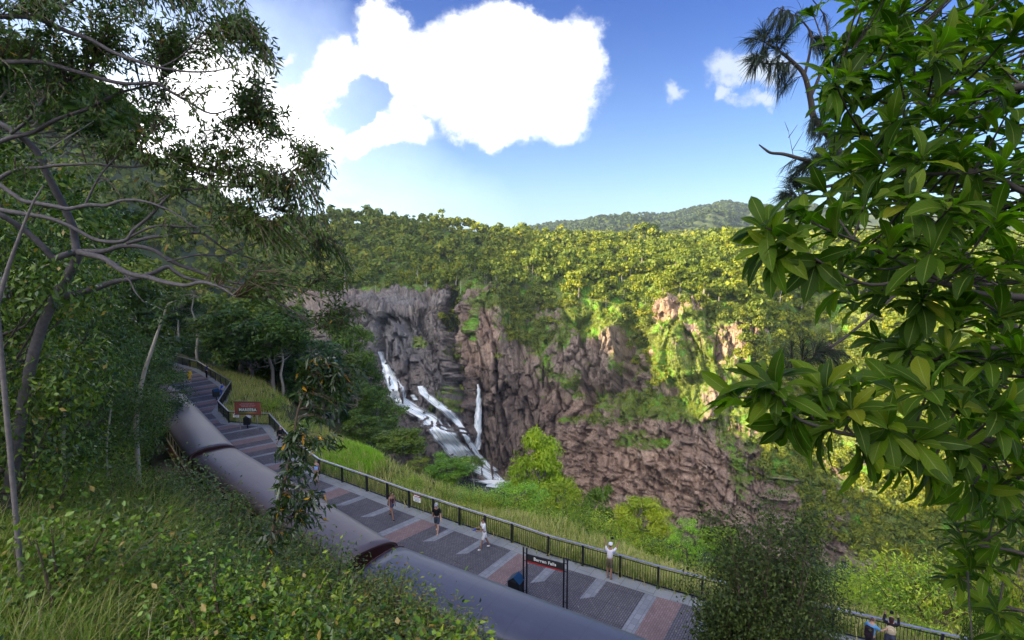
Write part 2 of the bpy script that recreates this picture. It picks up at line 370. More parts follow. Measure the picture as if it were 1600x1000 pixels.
def build_wall():
    pxs = sorted(CO); rows = len(CO[pxs[0]])
    crit = np.array([[CO[p][r] for r in range(rows)] for p in pxs], float)          # (c, rows, 2)
    fine = np.concatenate([np.linspace(pxs[0], 520, 50)[:-1], np.linspace(520, 1260, 640)[:-1], np.linspace(1260, pxs[-1], 130)])
    # vertical sampling: dense on the rock
    tv = np.concatenate([[-0.5], np.linspace(0, 4, 330)[:-1], np.linspace(4, 5, 40)[:-1], np.linspace(5, 7, 60), [7.5, 8.5]])
    py = np.stack([np.interp(fine, pxs, crit[:, r, 0]) for r in range(rows)], 1)
    DD = np.stack([np.interp(fine, pxs, crit[:, r, 1]) for r in range(rows)], 1)
    PY = np.empty((len(fine), len(tv))); D = PY.copy()
    for k, t in enumerate(tv):
        tc = min(max(t, 0), rows - 1 - 1e-6); i = int(tc); f = tc - i
        PY[:, k] = py[:, i] * (1 - f) + py[:, i + 1] * f; D[:, k] = DD[:, i] * (1 - f) + DD[:, i + 1] * f
    PY = PY + 14 * sstep(5, 7, tv)[None, :]
    P = WV(fine[:, None] + 0 * PY, PY, D)
    # below the foot and behind the crest
    P[:, 0, 2] -= 25; P[:, 0, 1] -= 6
    P[:, -2, 1] += 80; P[:, -2, 2] -= 8; P[:, -1, 1] += 320; P[:, -1, 2] -= 60
    X = fine[:, None] + 0 * PY
    forest = np.where(X < 696, sstep(4.9, 5.2, tv)[None, :], sstep(3.85, 4.3, tv)[None, :]) + 0 * X
    gr, wo = bl(X, PY, GRASSY), bl(X, PY, WOODY)
    dP = np.gradient(P, axis=0); eP = np.gradient(P, axis=1)
    N = np.cross(dP, eP); N /= np.linalg.norm(N, axis=-1, keepdims=True) + 1e-9
    N = np.where(N[..., 1:2] > 0, -N, N)
    rock = 1 - forest
    q = P.copy()
    # slanting joints: shear the sample space so the columns lean
    sh = q.copy(); sh[..., 0] = q[..., 0] + .18 * q[..., 2]
    big = ridged(sh / np.array([42, 42, 380.]), 3, 3) - .5
    def facets(p, sc, seed, A, B, cut):
        pp = p / np.array(sc, float); f1, f2, cid, off = worley2(pp, seed)
        th = cid * 61.7; dr = np.stack([np.cos(th), np.sin(th * 1.7), .9 * np.sin(th * 2.3)], -1)
        return (cid - .5) * A + (off * dr).sum(-1) * B - cut * (1 - sstep(0, .09, f2 - f1)), sstep(0, .12, f2 - f1)
    lower = np.clip((PY - 640) / 60, 0, 1) * np.clip((X - 840) / 60, 0, 1)
    wob = (np.stack([fbm(q / 14, 3, 9), fbm(q / 14, 3, 10), fbm(q / 14, 3, 12)], -1) - .5)
    h1, crack = facets(sh + wob * 5, (13, 13, 75), 21, 9, 10, 3.2)
    h2, crack2 = facets(sh + wob * 3.5, (4.6, 4.6, 24), 41, 3.4, 5.0, 1.3)
    h3, crack3 = facets(sh + wob * 3, (2.2, 2.2, 7.5), 61, 1.1, 1.6, .35)
    st = q.copy(); st[..., 2] = q[..., 2] + .5 * q[..., 0]
    h4, crack4 = facets(st + wob * 8, (15, 10, 5.5), 81, 3.2, 5.2, .9)
    h5, crack5 = facets(st + wob * 3, (5.0, 4, 2.4), 91, 1.4, 2.6, .4)
    h = big * 17 + h1 * (1 - .75 * lower) + h2 * (1 - .6 * lower) + h3 + lower * (h4 + h5)
    h += (fbm(q / 1.4, 3, 5) - .5) * .7
    h *= rock * (1 - .5 * np.clip(wo, 0, 1)) * (1 - .3 * gr)
    jx = X + (fbm(q / 10, 2, 66) - .5) * 26; jy = PY + (fbm(q / 10, 2, 67) - .5) * 22
    box_ = lambda x0, x1, y0, y1, s=6: sstep(x0 - s, x0 + s, jx) * (1 - sstep(x1 - s, x1 + s, jx)) * sstep(y0 - s * .6, y0 + s * .6, jy) * (1 - sstep(y1 - s, y1 + s, jy))
    wedge = sstep(-5, 5, jy - (520 + (jx - 640) * .95)) * (1 - sstep(738, 748, jx)) * sstep(600, 625, jx) * (1 - sstep(690, 740, jy))
    h += rock * (13 * wedge + 9 * box_(862, 968, 522, 606) + 8 * box_(1036, 1108, 476, 590) + 7 * box_(732, 786, 458, 640, 8) - 10 * box_(976, 1016, 400, 600) - 9 * box_(800, 850, 470, 560, 12)
                 + 6 * box_(1118, 1180, 520, 610) - 5 * box_(640, 700, 470, 520, 10) + np.clip((jy - 634) / 10, 0, 1) * np.clip((X - 830) / 60, 0, 1) * (7 + .10 * np.clip(jy - 634, 0, 200)) + 5 * box_(880, 940, 655, 700) + 5 * box_(1010, 1080, 690, 740))
    shelf = bl(X, PY, [(600, 470, 90, 14, 1)])
    h = h * (1 - .7 * shelf)
    h = h + forest * ((fbm(q / 45, 3, 8) - .5) * 24) + np.where(X < 696, 1, 0) * sstep(4.0, 4.2, tv)[None, :] * (1 - forest) * (fbm(q / 3, 3, 44) - .5) * 3
    fade = np.ones(len(tv)); fade[0] = .3; fade[-1] = 0
    P = P + N * (h * fade[None, :])[..., None]
    # slope after displacement decides where soil and grass can hold
    dP = np.gradient(P, axis=0); eP = np.gradient(P, axis=1); N2 = np.cross(dP, eP); N2 /= np.linalg.norm(N2, axis=-1, keepdims=True) + 1e-9
    up = np.abs(N2[..., 2])
    veg = np.clip(gr * 1.7 - .30 + (fbm(q / 7, 4, 33) - .5) * 2.4 + (up - .45) * .9 + .35 * wo, 0, 1)
    veg = np.maximum(veg * sstep(.12, .4, np.maximum(gr, wo) + .32 * fbm(q / 12, 2, 71) * (PY < 700)), np.clip((wo - .5) * 2.2 + (fbm(q / 9, 3, 90) - .5) * 1.5, 0, 1))
    veg = np.maximum(veg, forest)
    veg = np.where(shelf > .35, np.minimum(veg, .25), veg)
    wet = bl(X, PY, [(590, 600, 30, 60, 1), (660, 680, 60, 70, .9), (745, 650, 22, 70, 1), (720, 720, 60, 40, 1), (790, 700, 40, 50, .8), (710, 560, 12, 60, .9), (820, 660, 60, 70, .5), (640, 540, 60, 50, .3)])
    tone = bl(X, PY, [(750, 520, 30, 60, 1), (1000, 740, 190, 90, 1), (1060, 520, 70, 60, 1), (900, 640, 60, 40, .5), (1160, 560, 60, 60, .8)])
    me = npmesh("gorge_wall", P.reshape(-1, 3), grid_faces(len(fine), len(tv)), ROCK, False,
                {"veg": veg, "wet": wet, "tone": tone, "grey": np.clip(bl(X, PY, [(600, 530, 110, 80, 1), (620, 470, 110, 14, 1), (680, 620, 50, 90, .8), (600, 650, 80, 60, .8)]), 0, 1), "crk": np.clip(1 - crack * (.5 + .5 * crack2), 0, 1) * rock})
    me.shade_smooth() if False else None
    o = link("cliff", me); tag(o, kind="structure")
    return dict(P=P, X=X, PY=PY, tv=tv, forest=forest, wo=wo, gr=gr, veg=veg, up=up)

def rock_material():
    t = NT("cliff_rock"); pos = t.n("NewGeometry").outputs["Position"]
    def scaled(v):
        m = t.n("Mapping"); t.set(m.inputs[0], pos); m.inputs["Scale"].default_value = v; return m.outputs[0]
    n1 = t.noise(scaled((.05, .05, .03)), 1, 5, .6); n2 = t.noise(scaled((.35, .35, .12)), 1, 6, .65); n3 = t.noise(scaled((1.6, 1.6, .9)), 1, 5, .7)
    st = t.noise(scaled((.5, .5, .035)), 1, 4, .6)
    base = t.ramp(n1, [(.3, (.17, .125, .11)), (.48, (.28, .20, .165)), (.62, (.33, .25, .20)), (.75, (.33, .30, .275))])
    c = t.mix(t.math('MULTIPLY', sstepn(t, n2, .42, .68), .7), base, (.36, .28, .22))
    c = t.mix(t.math('MULTIPLY', sstepn(t, n3, .5, .72), .45), c, (.46, .43, .39))
    c = t.mix(t.math('MULTIPLY', sstepn(t, st, .52, .7), .6), c, (.06, .05, .05))
    c = t.mix(t.math('MULTIPLY', t.attr("tone"), .9), c, t.mix(1.0, c, (1.62, 1.46, 1.32), 'MULTIPLY'))
    c = t.mix(t.math('MULTIPLY', t.attr("wet"), .75), c, t.mix(1.0, c, (.45, .46, .55), 'MULTIPLY'))
    lich = t.math('MULTIPLY', sstepn(t, t.noise(scaled((.22, .22, .22)), 1, 6, .7), .54, .7), .4)
    c = t.mix(lich, c, (.13, .135, .05))
    g1 = t.noise(scaled((.09, .09, .09)), 1, 4, .6); g2 = t.noise(scaled((.8, .8, .8)), 1, 5, .7)
    grass = t.ramp(g2, [(.25, (.07, .11, .02)), (.5, (.17, .22, .045)), (.75, (.32, .32, .12))])
    grass = t.mix(sstepn(t, g1, .45, .65), grass, t.mix(1.0, grass, (.8, 1.5, .45), 'MULTIPLY'))
    c = t.mix(t.math('MULTIPLY', t.attr("crk"), .55), c, t.mix(1.0, c, (.38, .34, .33), 'MULTIPLY'))
    vm = sstepn(t, t.math('ADD', t.attr("veg"), t.math('MULTIPLY', t.math('SUBTRACT', g2, .5), 1.0)), .28, .55)
    c = t.mix(vm, c, grass)
    vo = t.n("TexVoronoi", feature='DISTANCE_TO_EDGE', i_Scale=1.0); wv = t.n("VectorMath", operation='ADD'); t.set(wv.inputs[0], scaled((.30, .30, .11))); sc_ = t.n("VectorMath", operation='SCALE'); t.set(sc_.inputs[0], t.noise(scaled((.25, .25, .25)), 1, 3, .6, 1)); sc_.inputs["Scale"].default_value = .8; t.set(wv.inputs[1], sc_.outputs[0]); t.set(vo.inputs["Vector"], wv.outputs[0])
    ed = sstepn(t, vo.outputs["Distance"], 0, .06)
    b = t.bump(t.math('ADD', t.math('ADD', n3, t.math('MULTIPLY', n2, 2.0)), t.math('MULTIPLY', ed, .9)), .9, 1.3)
    GREYL = t.attr("grey"); c = t.mix(t.math('MULTIPLY', t.math('MULTIPLY', GREYL, .75), t.math('SUBTRACT', 1.0, vm)), c, t.mix(.5, t.mix(1.0, c, (.62, .8, 1.0), 'MULTIPLY'), (.20, .21, .23)))
    rough = t.mix(t.attr("wet"), (.85, .85, .85), (.38, .38, .38))
    return t.done(t.bsdf(c, rough, 0, b, .35))
ROCK = rock_material()
WALL = build_wall()

# ------------------------------------------------------------------ forest crowns (merged as one mass)
FAR_LEAF = leaf_mat("forest_leaves", [(.06, .10, .014), (.10, .145, .02), (.16, .20, .03), (.09, .13, .025), (.22, .23, .045)], .6, .28, .25, big=.02)
def crown_proto(nq, seed, nblob=7, flat=.62, q=.2):
    r = np.random.default_rng(seed)
    c = r.normal(size=(nblob, 3)); c /= np.linalg.norm(c, axis=1, keepdims=True); c *= r.uniform(.25, .62, (nblob, 1)); c[:, 2] = np.abs(c[:, 2]) * .8
    rad = r.uniform(.30, .52, nblob)
    b = r.integers(0, nblob, nq); d = r.normal(size=(nq, 3)); d /= np.linalg.norm(d, axis=1, keepdims=True); d[:, 2] = np.where(d[:, 2] < -.35, -d[:, 2], d[:, 2])
    p = c[b] + d * rad[b][:, None] * r.uniform(.8, 1.06, (nq, 1)); p[:, 2] *= flat * 1.5 + .1
    n = d + r.normal(size=(nq, 3)) * .45; n /= np.linalg.norm(n, axis=1, keepdims=True)
    u = np.cross(n, r.normal(size=(nq, 3))); u /= np.linalg.norm(u, axis=1, keepdims=True); v = np.cross(n, u)
    s = q * r.uniform(.6, 1.3, (nq, 1)); s2 = s * r.uniform(.5, .9, (nq, 1))
    V = np.stack([p - u * s, p - v * s2 + n * s * .15, p + u * s, p + v * s2 + n * s * .15], 1)
    return V  # (nq,4,3)
def scatter_crowns(name, pos, rad, hgt, protos, mat, label, tint=None, seed=1, trunks=0, cat="forest", bark=None):
    r = np.random.default_rng(seed); n = len(pos); VV = []; TT = []
    k = r.integers(0, len(protos), n)
    tn = np.clip(r.normal(.32, .5, n), 0, 1) if tint is None else tint
    for j, pr in enumerate(protos):
        m = np.where(k == j)[0]
        if not len(m): continue
        a = r.uniform(0, 6.283, len(m)); ca, sa = np.cos(a), np.sin(a)
        x = pr[None, ..., 0] * ca[:, None, None] - pr[None, ..., 1] * sa[:, None, None]
        y = pr[None, ..., 0] * sa[:, None, None] + pr[None, ..., 1] * ca[:, None, None]
        z = np.broadcast_to(pr[None, ..., 2], x.shape)
        s = rad[m][:, None, None]
        V = np.stack([x * s + pos[m, 0][:, None, None], y * s + pos[m, 1][:, None, None], z * s + (pos[m, 2] + hgt[m])[:, None, None]], -1)
        VV.append(V.reshape(-1, 3)); TT.append(np.repeat(tn[m], pr.shape[0] * 4))
    V = np.concatenate(VV); T = np.concatenate(TT); mi = None; mats = [mat]
    Fq = np.arange(len(V)).reshape(-1, 4)
    if trunks:
        sel = r.choice(n, min(trunks, n), replace=False); q = []
        for i in sel:
            w = rad[i] * .045 + .12; p = pos[i]; tp = p + np.array([r.normal() * .5, r.normal() * .5, hgt[i] + rad[i] * .3])
            ring = np.array([[-1, -1, 0], [1, -1, 0], [1, 1, 0], [-1, 1, 0]]) * w
            b0, b1 = p - [0, 0, 2] + ring, tp + ring * .6
            for e in range(4): q += [b0[e], b0[(e + 1) % 4], b1[(e + 1) % 4], b1[e]]
        q = np.array(q); Fq = np.concatenate([Fq, np.arange(len(q)).reshape(-1, 4) + len(V)]); mi = np.zeros(len(Fq), int); mi[-len(q) // 4:] = 1
        V = np.concatenate([V, q]); T = np.concatenate([T, np.zeros(len(q))]); mats = [mat, bark or BARK_PALE]
    o = link(name, npmesh(name, V, Fq, mats, False, {"tint": T}, mi=mi))
    return tag(o, label, cat, kind="stuff")
BARK_PALE = plain("pale_bark", (.30, .27, .23), .8, 0, .25, 3)
PR = [crown_proto(210, 100 + i, 6 + i, .5 + .07 * i, q=.15) for i in range(7)]
PRL = [crown_proto(80, 200 + i, 5 + i % 3, .5 + .06 * i, q=.25) for i in range(6)]

def forest_on_wall():
    P, X, PY, tv = WALL["P"], WALL["X"], WALL["PY"], WALL["tv"]
    # area per vertex
    a = np.linalg.norm(np.cross(np.gradient(P, axis=0), np.gradient(P, axis=1)), axis=-1)
    # mirror of how much of each patch faces the station: the hidden back slopes need no trees
    dens = WALL["forest"] * (tv[None, :] < 7.6) * (P[..., 1] < 760)
    for band, d0 in (("a", 1),):
        w = a * dens
        w[:, tv > 7.4] = 0
        tot = w.sum(); n = int(tot / 38)
        idx = rng.choice(w.size, n, p=(w / tot).ravel())
        pos = P.reshape(-1, 3)[idx] + rng.normal(size=(n, 3)) * [2.5, 2.5, .3]
        rad = np.clip(rng.lognormal(1.56, .40, n), 2.2, 11); hgt = rng.uniform(.5, 6.5, n)
        tall = rng.random(n) < .06; hgt[tall] += rng.uniform(3, 8, tall.sum()); rad[tall] *= .8
        hgt += np.clip((fbm(pos / 16, 3, 99) - .48) * 26, -1, 9)
        near = pos[:, 1] < 530
        scatter_crowns("rim_forest", pos[near], rad[near], hgt[near], PR, FAR_LEAF, "dense rainforest covering the plateau rim right above the cliffs", seed=3, trunks=900)
        scatter_crowns("ridge_forest", pos[~near], rad[~near] * 1.05, hgt[~near], PRL, FAR_LEAF, "far forest covering the slope up to the skyline behind the gorge", seed=4, trunks=250)
    # scrub and trees rooted in gullies and on ledges of the wall
    w = a * np.clip(WALL["wo"] - .25, 0, 1) * (1 - WALL["forest"]) * (tv[None, :] > .02)
    n = int(w.sum() / 11); idx = rng.choice(w.size, n, p=(w / w.sum()).ravel())
    pos = P.reshape(-1, 3)[idx]; rad = rng.uniform(2.2, 5.2, n)
    scatter_crowns("gully_forest", pos, rad, rng.uniform(.4, 3.5, n), PR, FAR_LEAF, "dark trees filling the gullies and ledges of the gorge wall", seed=5, trunks=200)
    w = a * (np.clip(WALL["gr"], 0, 1) * .8 + .10 * (PY < 690)) * (1 - WALL["forest"]) * (WALL["veg"] > .3)
    n = int(w.sum() / 4); idx = rng.choice(w.size, n, p=(w / w.sum()).ravel())
    pos = P.reshape(-1, 3)[idx]; rad = rng.uniform(.7, 2.3, n)
    scatter_crowns("ledge_scrub", pos, rad, rad * 0, [p[:40] for p in PR], SCRUB_LEAF, "low bright green scrub and grass growing on the rock ledges", np.clip(rng.normal(.6, .35, n), 0, 1), seed=6, cat="scrub")
SCRUB_LEAF = leaf_mat("scrub_leaves", [(.09, .15, .02), (.15, .21, .035), (.22, .24, .06)], .6, .25, .2)
forest_on_wall()

# ------------------------------------------------------------------ hills behind
def hill(name, crest, D0, D1, drop, amp, sc, nseed, nu=260, nv=60):
    cx = np.array([c[0] for c in crest], float); cy = np.array([c[1] for c in crest], float)
    u = np.linspace(cx[0], cx[-1], nu); top = np.interp(u, cx, cy)
    C = WV(u, top, D1); v = np.linspace(0, 1, nv)
    A = C.copy(); A[:, 0] *= D0 / D1; A[:, 1] = D0; A[:, 2] = C[:, 2] - drop
    e = v ** .8
    P = A[:, None, :] * (1 - v)[None, :, None] + C[:, None, :] * v[None, :, None]
    P[..., 2] = A[:, None, 2] + (C[:, None, 2] - A[:, None, 2]) * e[None, :]
    P[..., 2] += (ridged(P * [1 / sc, 1 / sc, 0] + nseed, 4, nseed) - .55) * amp * np.sin(np.pi * np.clip(v, 0, 1) * .93)[None, :]
    back = P[:, -1:, :].copy(); back[..., 1] *= 1.15; back[..., 0] *= 1.15; back[..., 2] -= drop * .6
    P = np.concatenate([P, back], 1)
    o = link(name, npmesh(name, P.reshape(-1, 3), grid_faces(nu, nv + 1), FAR_GROUND, True)); tag(o, kind="structure")
    return P
FAR_GROUND = plain("far_forest_floor", (.05, .07, .02), .9, 0, .3, .02)
H1 = hill("hills", [(560, 372), (800, 374), (900, 370), (1000, 368), (1100, 364), (1200, 360), (1420, 360), (1700, 350)], 760, 1250, 90, 45, 300, 3)
H2 = hill("mountain", [(780, 380), (840, 366), (885, 353), (915, 345), (940, 338), (1000, 338), (1050, 338), (1090, 331), (1140, 327), (1170, 336), (1225, 334), (1300, 340), (1500, 345), (1750, 330)], 1500, 2500, 260, 230, 420, 9)
def forest_on_hill(P, n, r0, name, label, pr, seed):
    a = np.linalg.norm(np.cross(np.gradient(P, axis=0), np.gradient(P, axis=1)), axis=-1); a[:, -2:] = 0
    a[:, :-2] *= np.linspace(.35, 1.3, P.shape[1] - 2)[None, :]
    sx = P[..., 0] / P[..., 1] * F + 800; a = a * (sx > 760) * (sx < 1330)
    idx = rng.choice(a.size, n, p=(a / a.sum()).ravel()); pos = P.reshape(-1, 3)[idx] + rng.normal(size=(n, 3)) * [4, 8, .5]
    scatter_crowns(name, pos, rng.uniform(r0, r0 * 1.9, n), rng.uniform(2, 7, n), pr, MOUNT_SHADE_LEAF if P is H2 else FAR_LEAF, label, seed=seed)
MOUNT_SHADE_LEAF = leaf_mat('mountain_shade_leaves', [(.022, .04, .018), (.035, .058, .024), (.05, .075, .028)], .7, .15, .2)  # distance haze and cloud shade put into a darker copy of the leaf colour
PRS = [crown_proto(26, 300 + i, 4, q=.42) for i in range(6)]
forest_on_hill(H1, 5200, 4.6, "hill_forest", "olive forest on the low sunlit hill at the skyline", PRS, 21)
forest_on_hill(H2, 7000, 8, "mountain_forest", "bluish dark forest on the farthest mountain", PRS, 22)

# western mountain added and shaped to throw shade over the station, mostly out of view
def west_shade_mountain():
    u = np.linspace(-450, 1150, 150); v = np.linspace(-1, 1, 100); U, V_ = np.meshgrid(u, v, indexing='ij')
    z = np.interp(U, [-450, 0, 55, 100, 160, 195, 260, 300, 440, 600, 700, 850, 1150], [250, 245, 215, 128, 132, 168, 176, 200, 226, 196, 165, 110, 40]) + 30  # crest heights shaped for the shade; the low saddle passes sun to the cliff
    P = np.stack([-520 + V_ * 300 + 0 * U, U, z * (1 - np.abs(V_)) ** .85 - 30], -1)
    P[..., 2] += (fbm(P / 70, 4, 4) - .5) * 18 * np.clip(1.2 - np.abs(V_), 0, 1)
    o = link("mountain", npmesh("mountain", P.reshape(-1, 3), grid_faces(150, 100), FAR_GROUND, True)); tag(o, kind="structure")
    w = np.ones(P.shape[:2]); w[:, :45] = 0; w *= (U > 350) * (U < 1000)
    idx = rng.choice(w.size, 2600, p=(w / w.sum()).ravel()); pos = P.reshape(-1, 3)[idx] + rng.normal(size=(2600, 3)) * [4, 8, .5]
    scatter_crowns("mountain_forest", pos, rng.uniform(5, 9, 2600), rng.uniform(1, 5, 2600), PRS, FAR_LEAF, "dark forest on the steep hill rising behind the left trees", seed=23)
MTN = (146, 170, 184)
west_shade_mountain()

# ------------------------------------------------------------------ water
def water_mat(name, foam):
    t = NT(name); pos = t.n("NewGeometry").outputs["Position"]
    m = t.n("Mapping"); t.set(m.inputs[0], pos); m.inputs["Scale"].default_value = (.9, .9, .22)
    n = t.noise(m.outputs[0], 1, 6, .7)
    if foam:
        uv = t.n("TexCoord").outputs["UV"]; mp = t.n("Mapping"); t.set(mp.inputs[0], uv); mp.inputs["Scale"].default_value = (1.6, 8, 1)
        s1 = t.noise(mp.outputs[0], 1, 6, .68); c = t.ramp(s1, [(.34, (.30, .42, .55)), (.48, (.72, .79, .85)), (.60, (.93, .94, .95))])
        sh = t.bsdf(c, .5, 0, t.bump(s1, .5, .5), .3)
        m2 = t.n("Mapping"); t.set(m2.inputs[0], uv); m2.inputs["Scale"].default_value = (1.1, 5.5, 1); s2 = t.noise(m2.outputs[0], 1, 5, .7)
        al = sstepn(t, t.math('ADD', s2, t.math('MULTIPLY', t.math('SUBTRACT', t.attr('edge'), .40), .45)), .34, .58); tb = t.n("BsdfTransparent"); mx = t.n("MixShader"); t.set(mx.inputs[0], al); t.set(mx.inputs[1], tb.outputs[0]); t.set(mx.inputs[2], sh)
        return t.done(mx.outputs[0])
    c = t.ramp(n, [(.3, (.02, .035, .03)), (.7, (.05, .07, .06))])
    return t.done(t.bsdf(c, .12, 0, t.bump(n, .3, .3), .6))
FOAM = water_mat("falling_water", True); RIVER = water_mat("river_water", False)
from mathutils.bvhtree import BVHTree
def wall_bvh():
    P = WALL["P"]; nu, nv = P.shape[:2]
    return BVHTree.FromPolygons([tuple(p) for p in P.reshape(-1, 3)[:, :].tolist()], grid_faces(nu, nv).tolist())
WB = wall_bvh()
def on_wall(px, py, off=.6):
    r = Vector(ray(px, py)).normalized(); h = WB.ray_cast(Vector((0, 0, EYE)), r)
    if h[0] is None: return None
    n = h[1]; n = n if n.y < 0 else -n
    return h[0] + n * off
def water_sheet(name, L, kids=(), n=90, m=14, holes=.0, seed=0, parent=None, back=0):
    """L: list of (py, left px, right px) down the fall"""
    ys = np.array([l[0] for l in L], float); la = np.array([l[1] for l in L], float); rb = np.array([l[2] for l in L], float)
    pys = np.linspace(ys[0], ys[-1], n); V = np.zeros((n, m, 3)); last = None
    for i, y in enumerate(pys):
        a, b = np.interp(y, ys, la), np.interp(y, ys, rb)
        row = []
        for j in range(m):
            f = j / (m - 1); x = a + (b - a) * f + (vnoise(np.array([y / 7., f * 3, seed])) - .5) * 3
            p = on_wall(x, y); p = p if p is not None else Vector(W(x, y, 400))
            row.append(np.array(p))
        V[i] = row
    # smooth the hang so it flows instead of following every block
    for _ in range(14):
        V[1:-1] = (V[:-2] + V[1:-1] * 1.0 + V[2:]) / 3
        V[:, 1:-1] = (V[:, :-2] + V[:, 1:-1] + V[:, 2:]) / 3
    V[..., 1] -= 1.6
    c = V.mean(1); V += 0
    fr = grid_faces(n, m)
    q = V.reshape(-1, 3); ctr = q[fr].mean(1)
    g = ridged(ctr / np.array([3.2, 3.2, 11]) + seed, 3, 70 + seed)
    keep = g < (.80 - holes) if holes else np.ones(len(fr), bool)
    edge = (np.arange(len(fr)) % (m - 1)); ed = np.minimum(edge, m - 2 - edge)
    keep |= (ed > 3) & (g < .80 - holes * .5) if holes else keep
    # thickness: a second layer behind
    nq = len(q); q2 = q + [0, 1.0, 0]
    f2 = fr[keep]; f3 = f2[:, ::-1] + nq
    o = link(name, npmesh(name, np.concatenate([q, q2]), np.concatenate([f2, f3]), FOAM, True, attrs={'edge': np.tile(np.minimum(np.arange(m), m - 1 - np.arange(m)) / (m / 2.), 2 * n)}, uv=np.tile(np.stack(np.meshgrid(np.linspace(0, 1, n) * abs(ys[-1] - ys[0]) / 30, np.linspace(0, 1, m) * max(rb - la) / 30, indexing='ij'), -1).reshape(-1, 2), (2, 1))), parent)
    return o
def build_water():
    # the broad cascade runs down the apron in three braided slides, then a thin plunge leaps out of the cleft
    L1 = [(549, 588, 597), (565, 594, 606), (580, 596, 618), (595, 600, 628), (612, 606, 634), (620, 606, 634)]
    L2 = [(616, 604, 628), (628, 614, 646), (640, 626, 668), (652, 648, 692), (668, 662, 706), (690, 680, 726), (710, 698, 746), (728, 718, 766), (742, 748, 784), (752, 762, 792)]
    L3 = [(602, 650, 664), (614, 652, 672), (626, 668, 690), (645, 692, 712), (665, 712, 728), (690, 728, 738), (712, 742, 756), (735, 765, 780)]
    L4 = [(617, 640, 648), (624, 646, 656)]
    a = water_sheet("waterfall", L1, n=120, m=26, holes=.0, seed=1); tag(a, kind="structure")
    for k, L in enumerate((L2, L3, L4)):
        o = water_sheet("waterfall", L, n=170, m=34 if k == 0 else 14, holes=.0, seed=2 + k); tag(o, kind="structure")
    L5 = [(600, 745, 748), (612, 745, 751), (640, 742, 753), (670, 740, 752), (699, 739, 751)]
    # free fall: a hanging sheet a few metres clear of the rock
    n, m = 90, 9; V = np.zeros((n, m, 3)); top = on_wall(747, 600, 1); D = (top.y if top else 415) - 4
    for i, y in enumerate(np.linspace(600, 702, n)):
        a_, b_ = np.interp(y, [l[0] for l in L5], [l[1] for l in L5]), np.interp(y, [l[0] for l in L5], [l[2] for l in L5])
        for j in range(m):
            f = j / (m - 1); p = W(a_ + (b_ - a_) * f, y, D - 5 * (i / n) ** .6)
            p = p + [(vnoise(np.array([y / 5., j * .5, 3.])) - .5) * .8, -math.sin(f * math.pi) * 2.2, 0]; V[i, j] = p
    q = V.reshape(-1, 3); fr = grid_faces(n, m)
    o = link("waterfall", npmesh("plunge_water", np.concatenate([q, q + [0, 1.5, 0]]), np.concatenate([fr, fr[:, ::-1] + len(q)]), FOAM, True, attrs={'edge': np.tile(np.minimum(np.arange(m), m - 1 - np.arange(m)) / (m / 2.) + .25, 2 * n)}, uv=np.tile(np.stack(np.meshgrid(np.linspace(0, 3, n), np.linspace(0, .4, m), indexing='ij'), -1).reshape(-1, 2), (2, 1)))); tag(o, kind="structure")
    # river in the gorge floor
    xs = np.linspace(-260, 420, 70); V = []; 
    for x in xs:
        for k in range(30): V.append((x, 120 + k * 11.5, -151 + .5 * math.sin(x * .3 + k)))
    o = link("river", npmesh("river", np.array(V), grid_faces(70, 30), RIVER, True)); tag(o, kind="structure")
    # pool of white water at the foot
    V = []; c = W(790, 748, 388)
    for i in range(24):
        for j in range(10):
            a_ = i / 23 * 6.283; r = (j / 9) * (9 + 4 * math.sin(a_ * 3)); V.append((c[0] - 6 + math.cos(a_) * r * 1.8, c[1] + math.sin(a_) * r, -150.2 + .5 * vnoise(np.array([i * .8, j * .9, 1.]))))
    o = link("white_water", npmesh("white_water", np.array(V), grid_faces(24, 10), FOAM, True, attrs={"edge": np.tile(1.0 - np.arange(10) / 9.0, 24)}, uv=np.array(V)[:, :2] / 30)); tag(o, kind="structure")
    V = []; c = W(1376, 908, 285)
    for i in range(24):
        for j in range(10):
            a_ = i / 23 * 6.283; r = (j / 9) * (4 + 1.5 * math.sin(a_ * 3)); V.append((c[0] + math.cos(a_) * r * 1.8, c[1] + math.sin(a_) * r, c[2] + .6 * vnoise(np.array([i * .8, j * .9, 1.]))))
    o = link("white_water", npmesh("rapid", np.array(V), grid_faces(24, 10), FOAM, True, attrs={"edge": np.tile(1.0 - np.arange(10) / 9.0, 24)}, uv=np.array(V)[:, :2] / 30)); tag(o, kind="structure")
build_water()
# ------------------------------------------------------------------ the line of the platform
# coach joints, read at roof edge height on the platform side
J = [G(371 - 2, 704, 2.45), G(627, 858, 2.45)]
J0, J1, J2 = G(290, 618, 2.45)[:2], G(371, 704, 2.45)[:2], G(627, 858, 2.45)[:2]
d3 = G(1000, 1000, 2.45)[:2] - J2; d3 /= np.linalg.norm(d3)
d0 = (J0 - J1) / np.linalg.norm(J0 - J1)
rot = lambda v, a: np.array([v[0] * math.cos(a) - v[1] * math.sin(a), v[0] * math.sin(a) + v[1] * math.cos(a)])
Jm = J0 + rot(d0, R(7)) * 18.4
J3 = J2 + d3 * 18.4; J4 = J3 + rot(d3, R(-3)) * 18.4
TR = [Jm + rot(d0, R(10)) * 120, Jm, J0, J1, J2, J3, J4, J4 + d3 * 60]            # far to near, gorge side on the left hand when walking near
TR = np.array(TR)
seg = TR[1:] - TR[:-1]; sl = np.linalg.norm(seg, axis=1); S0 = np.concatenate([[0], np.cumsum(sl)])
S_J0 = S0[2]
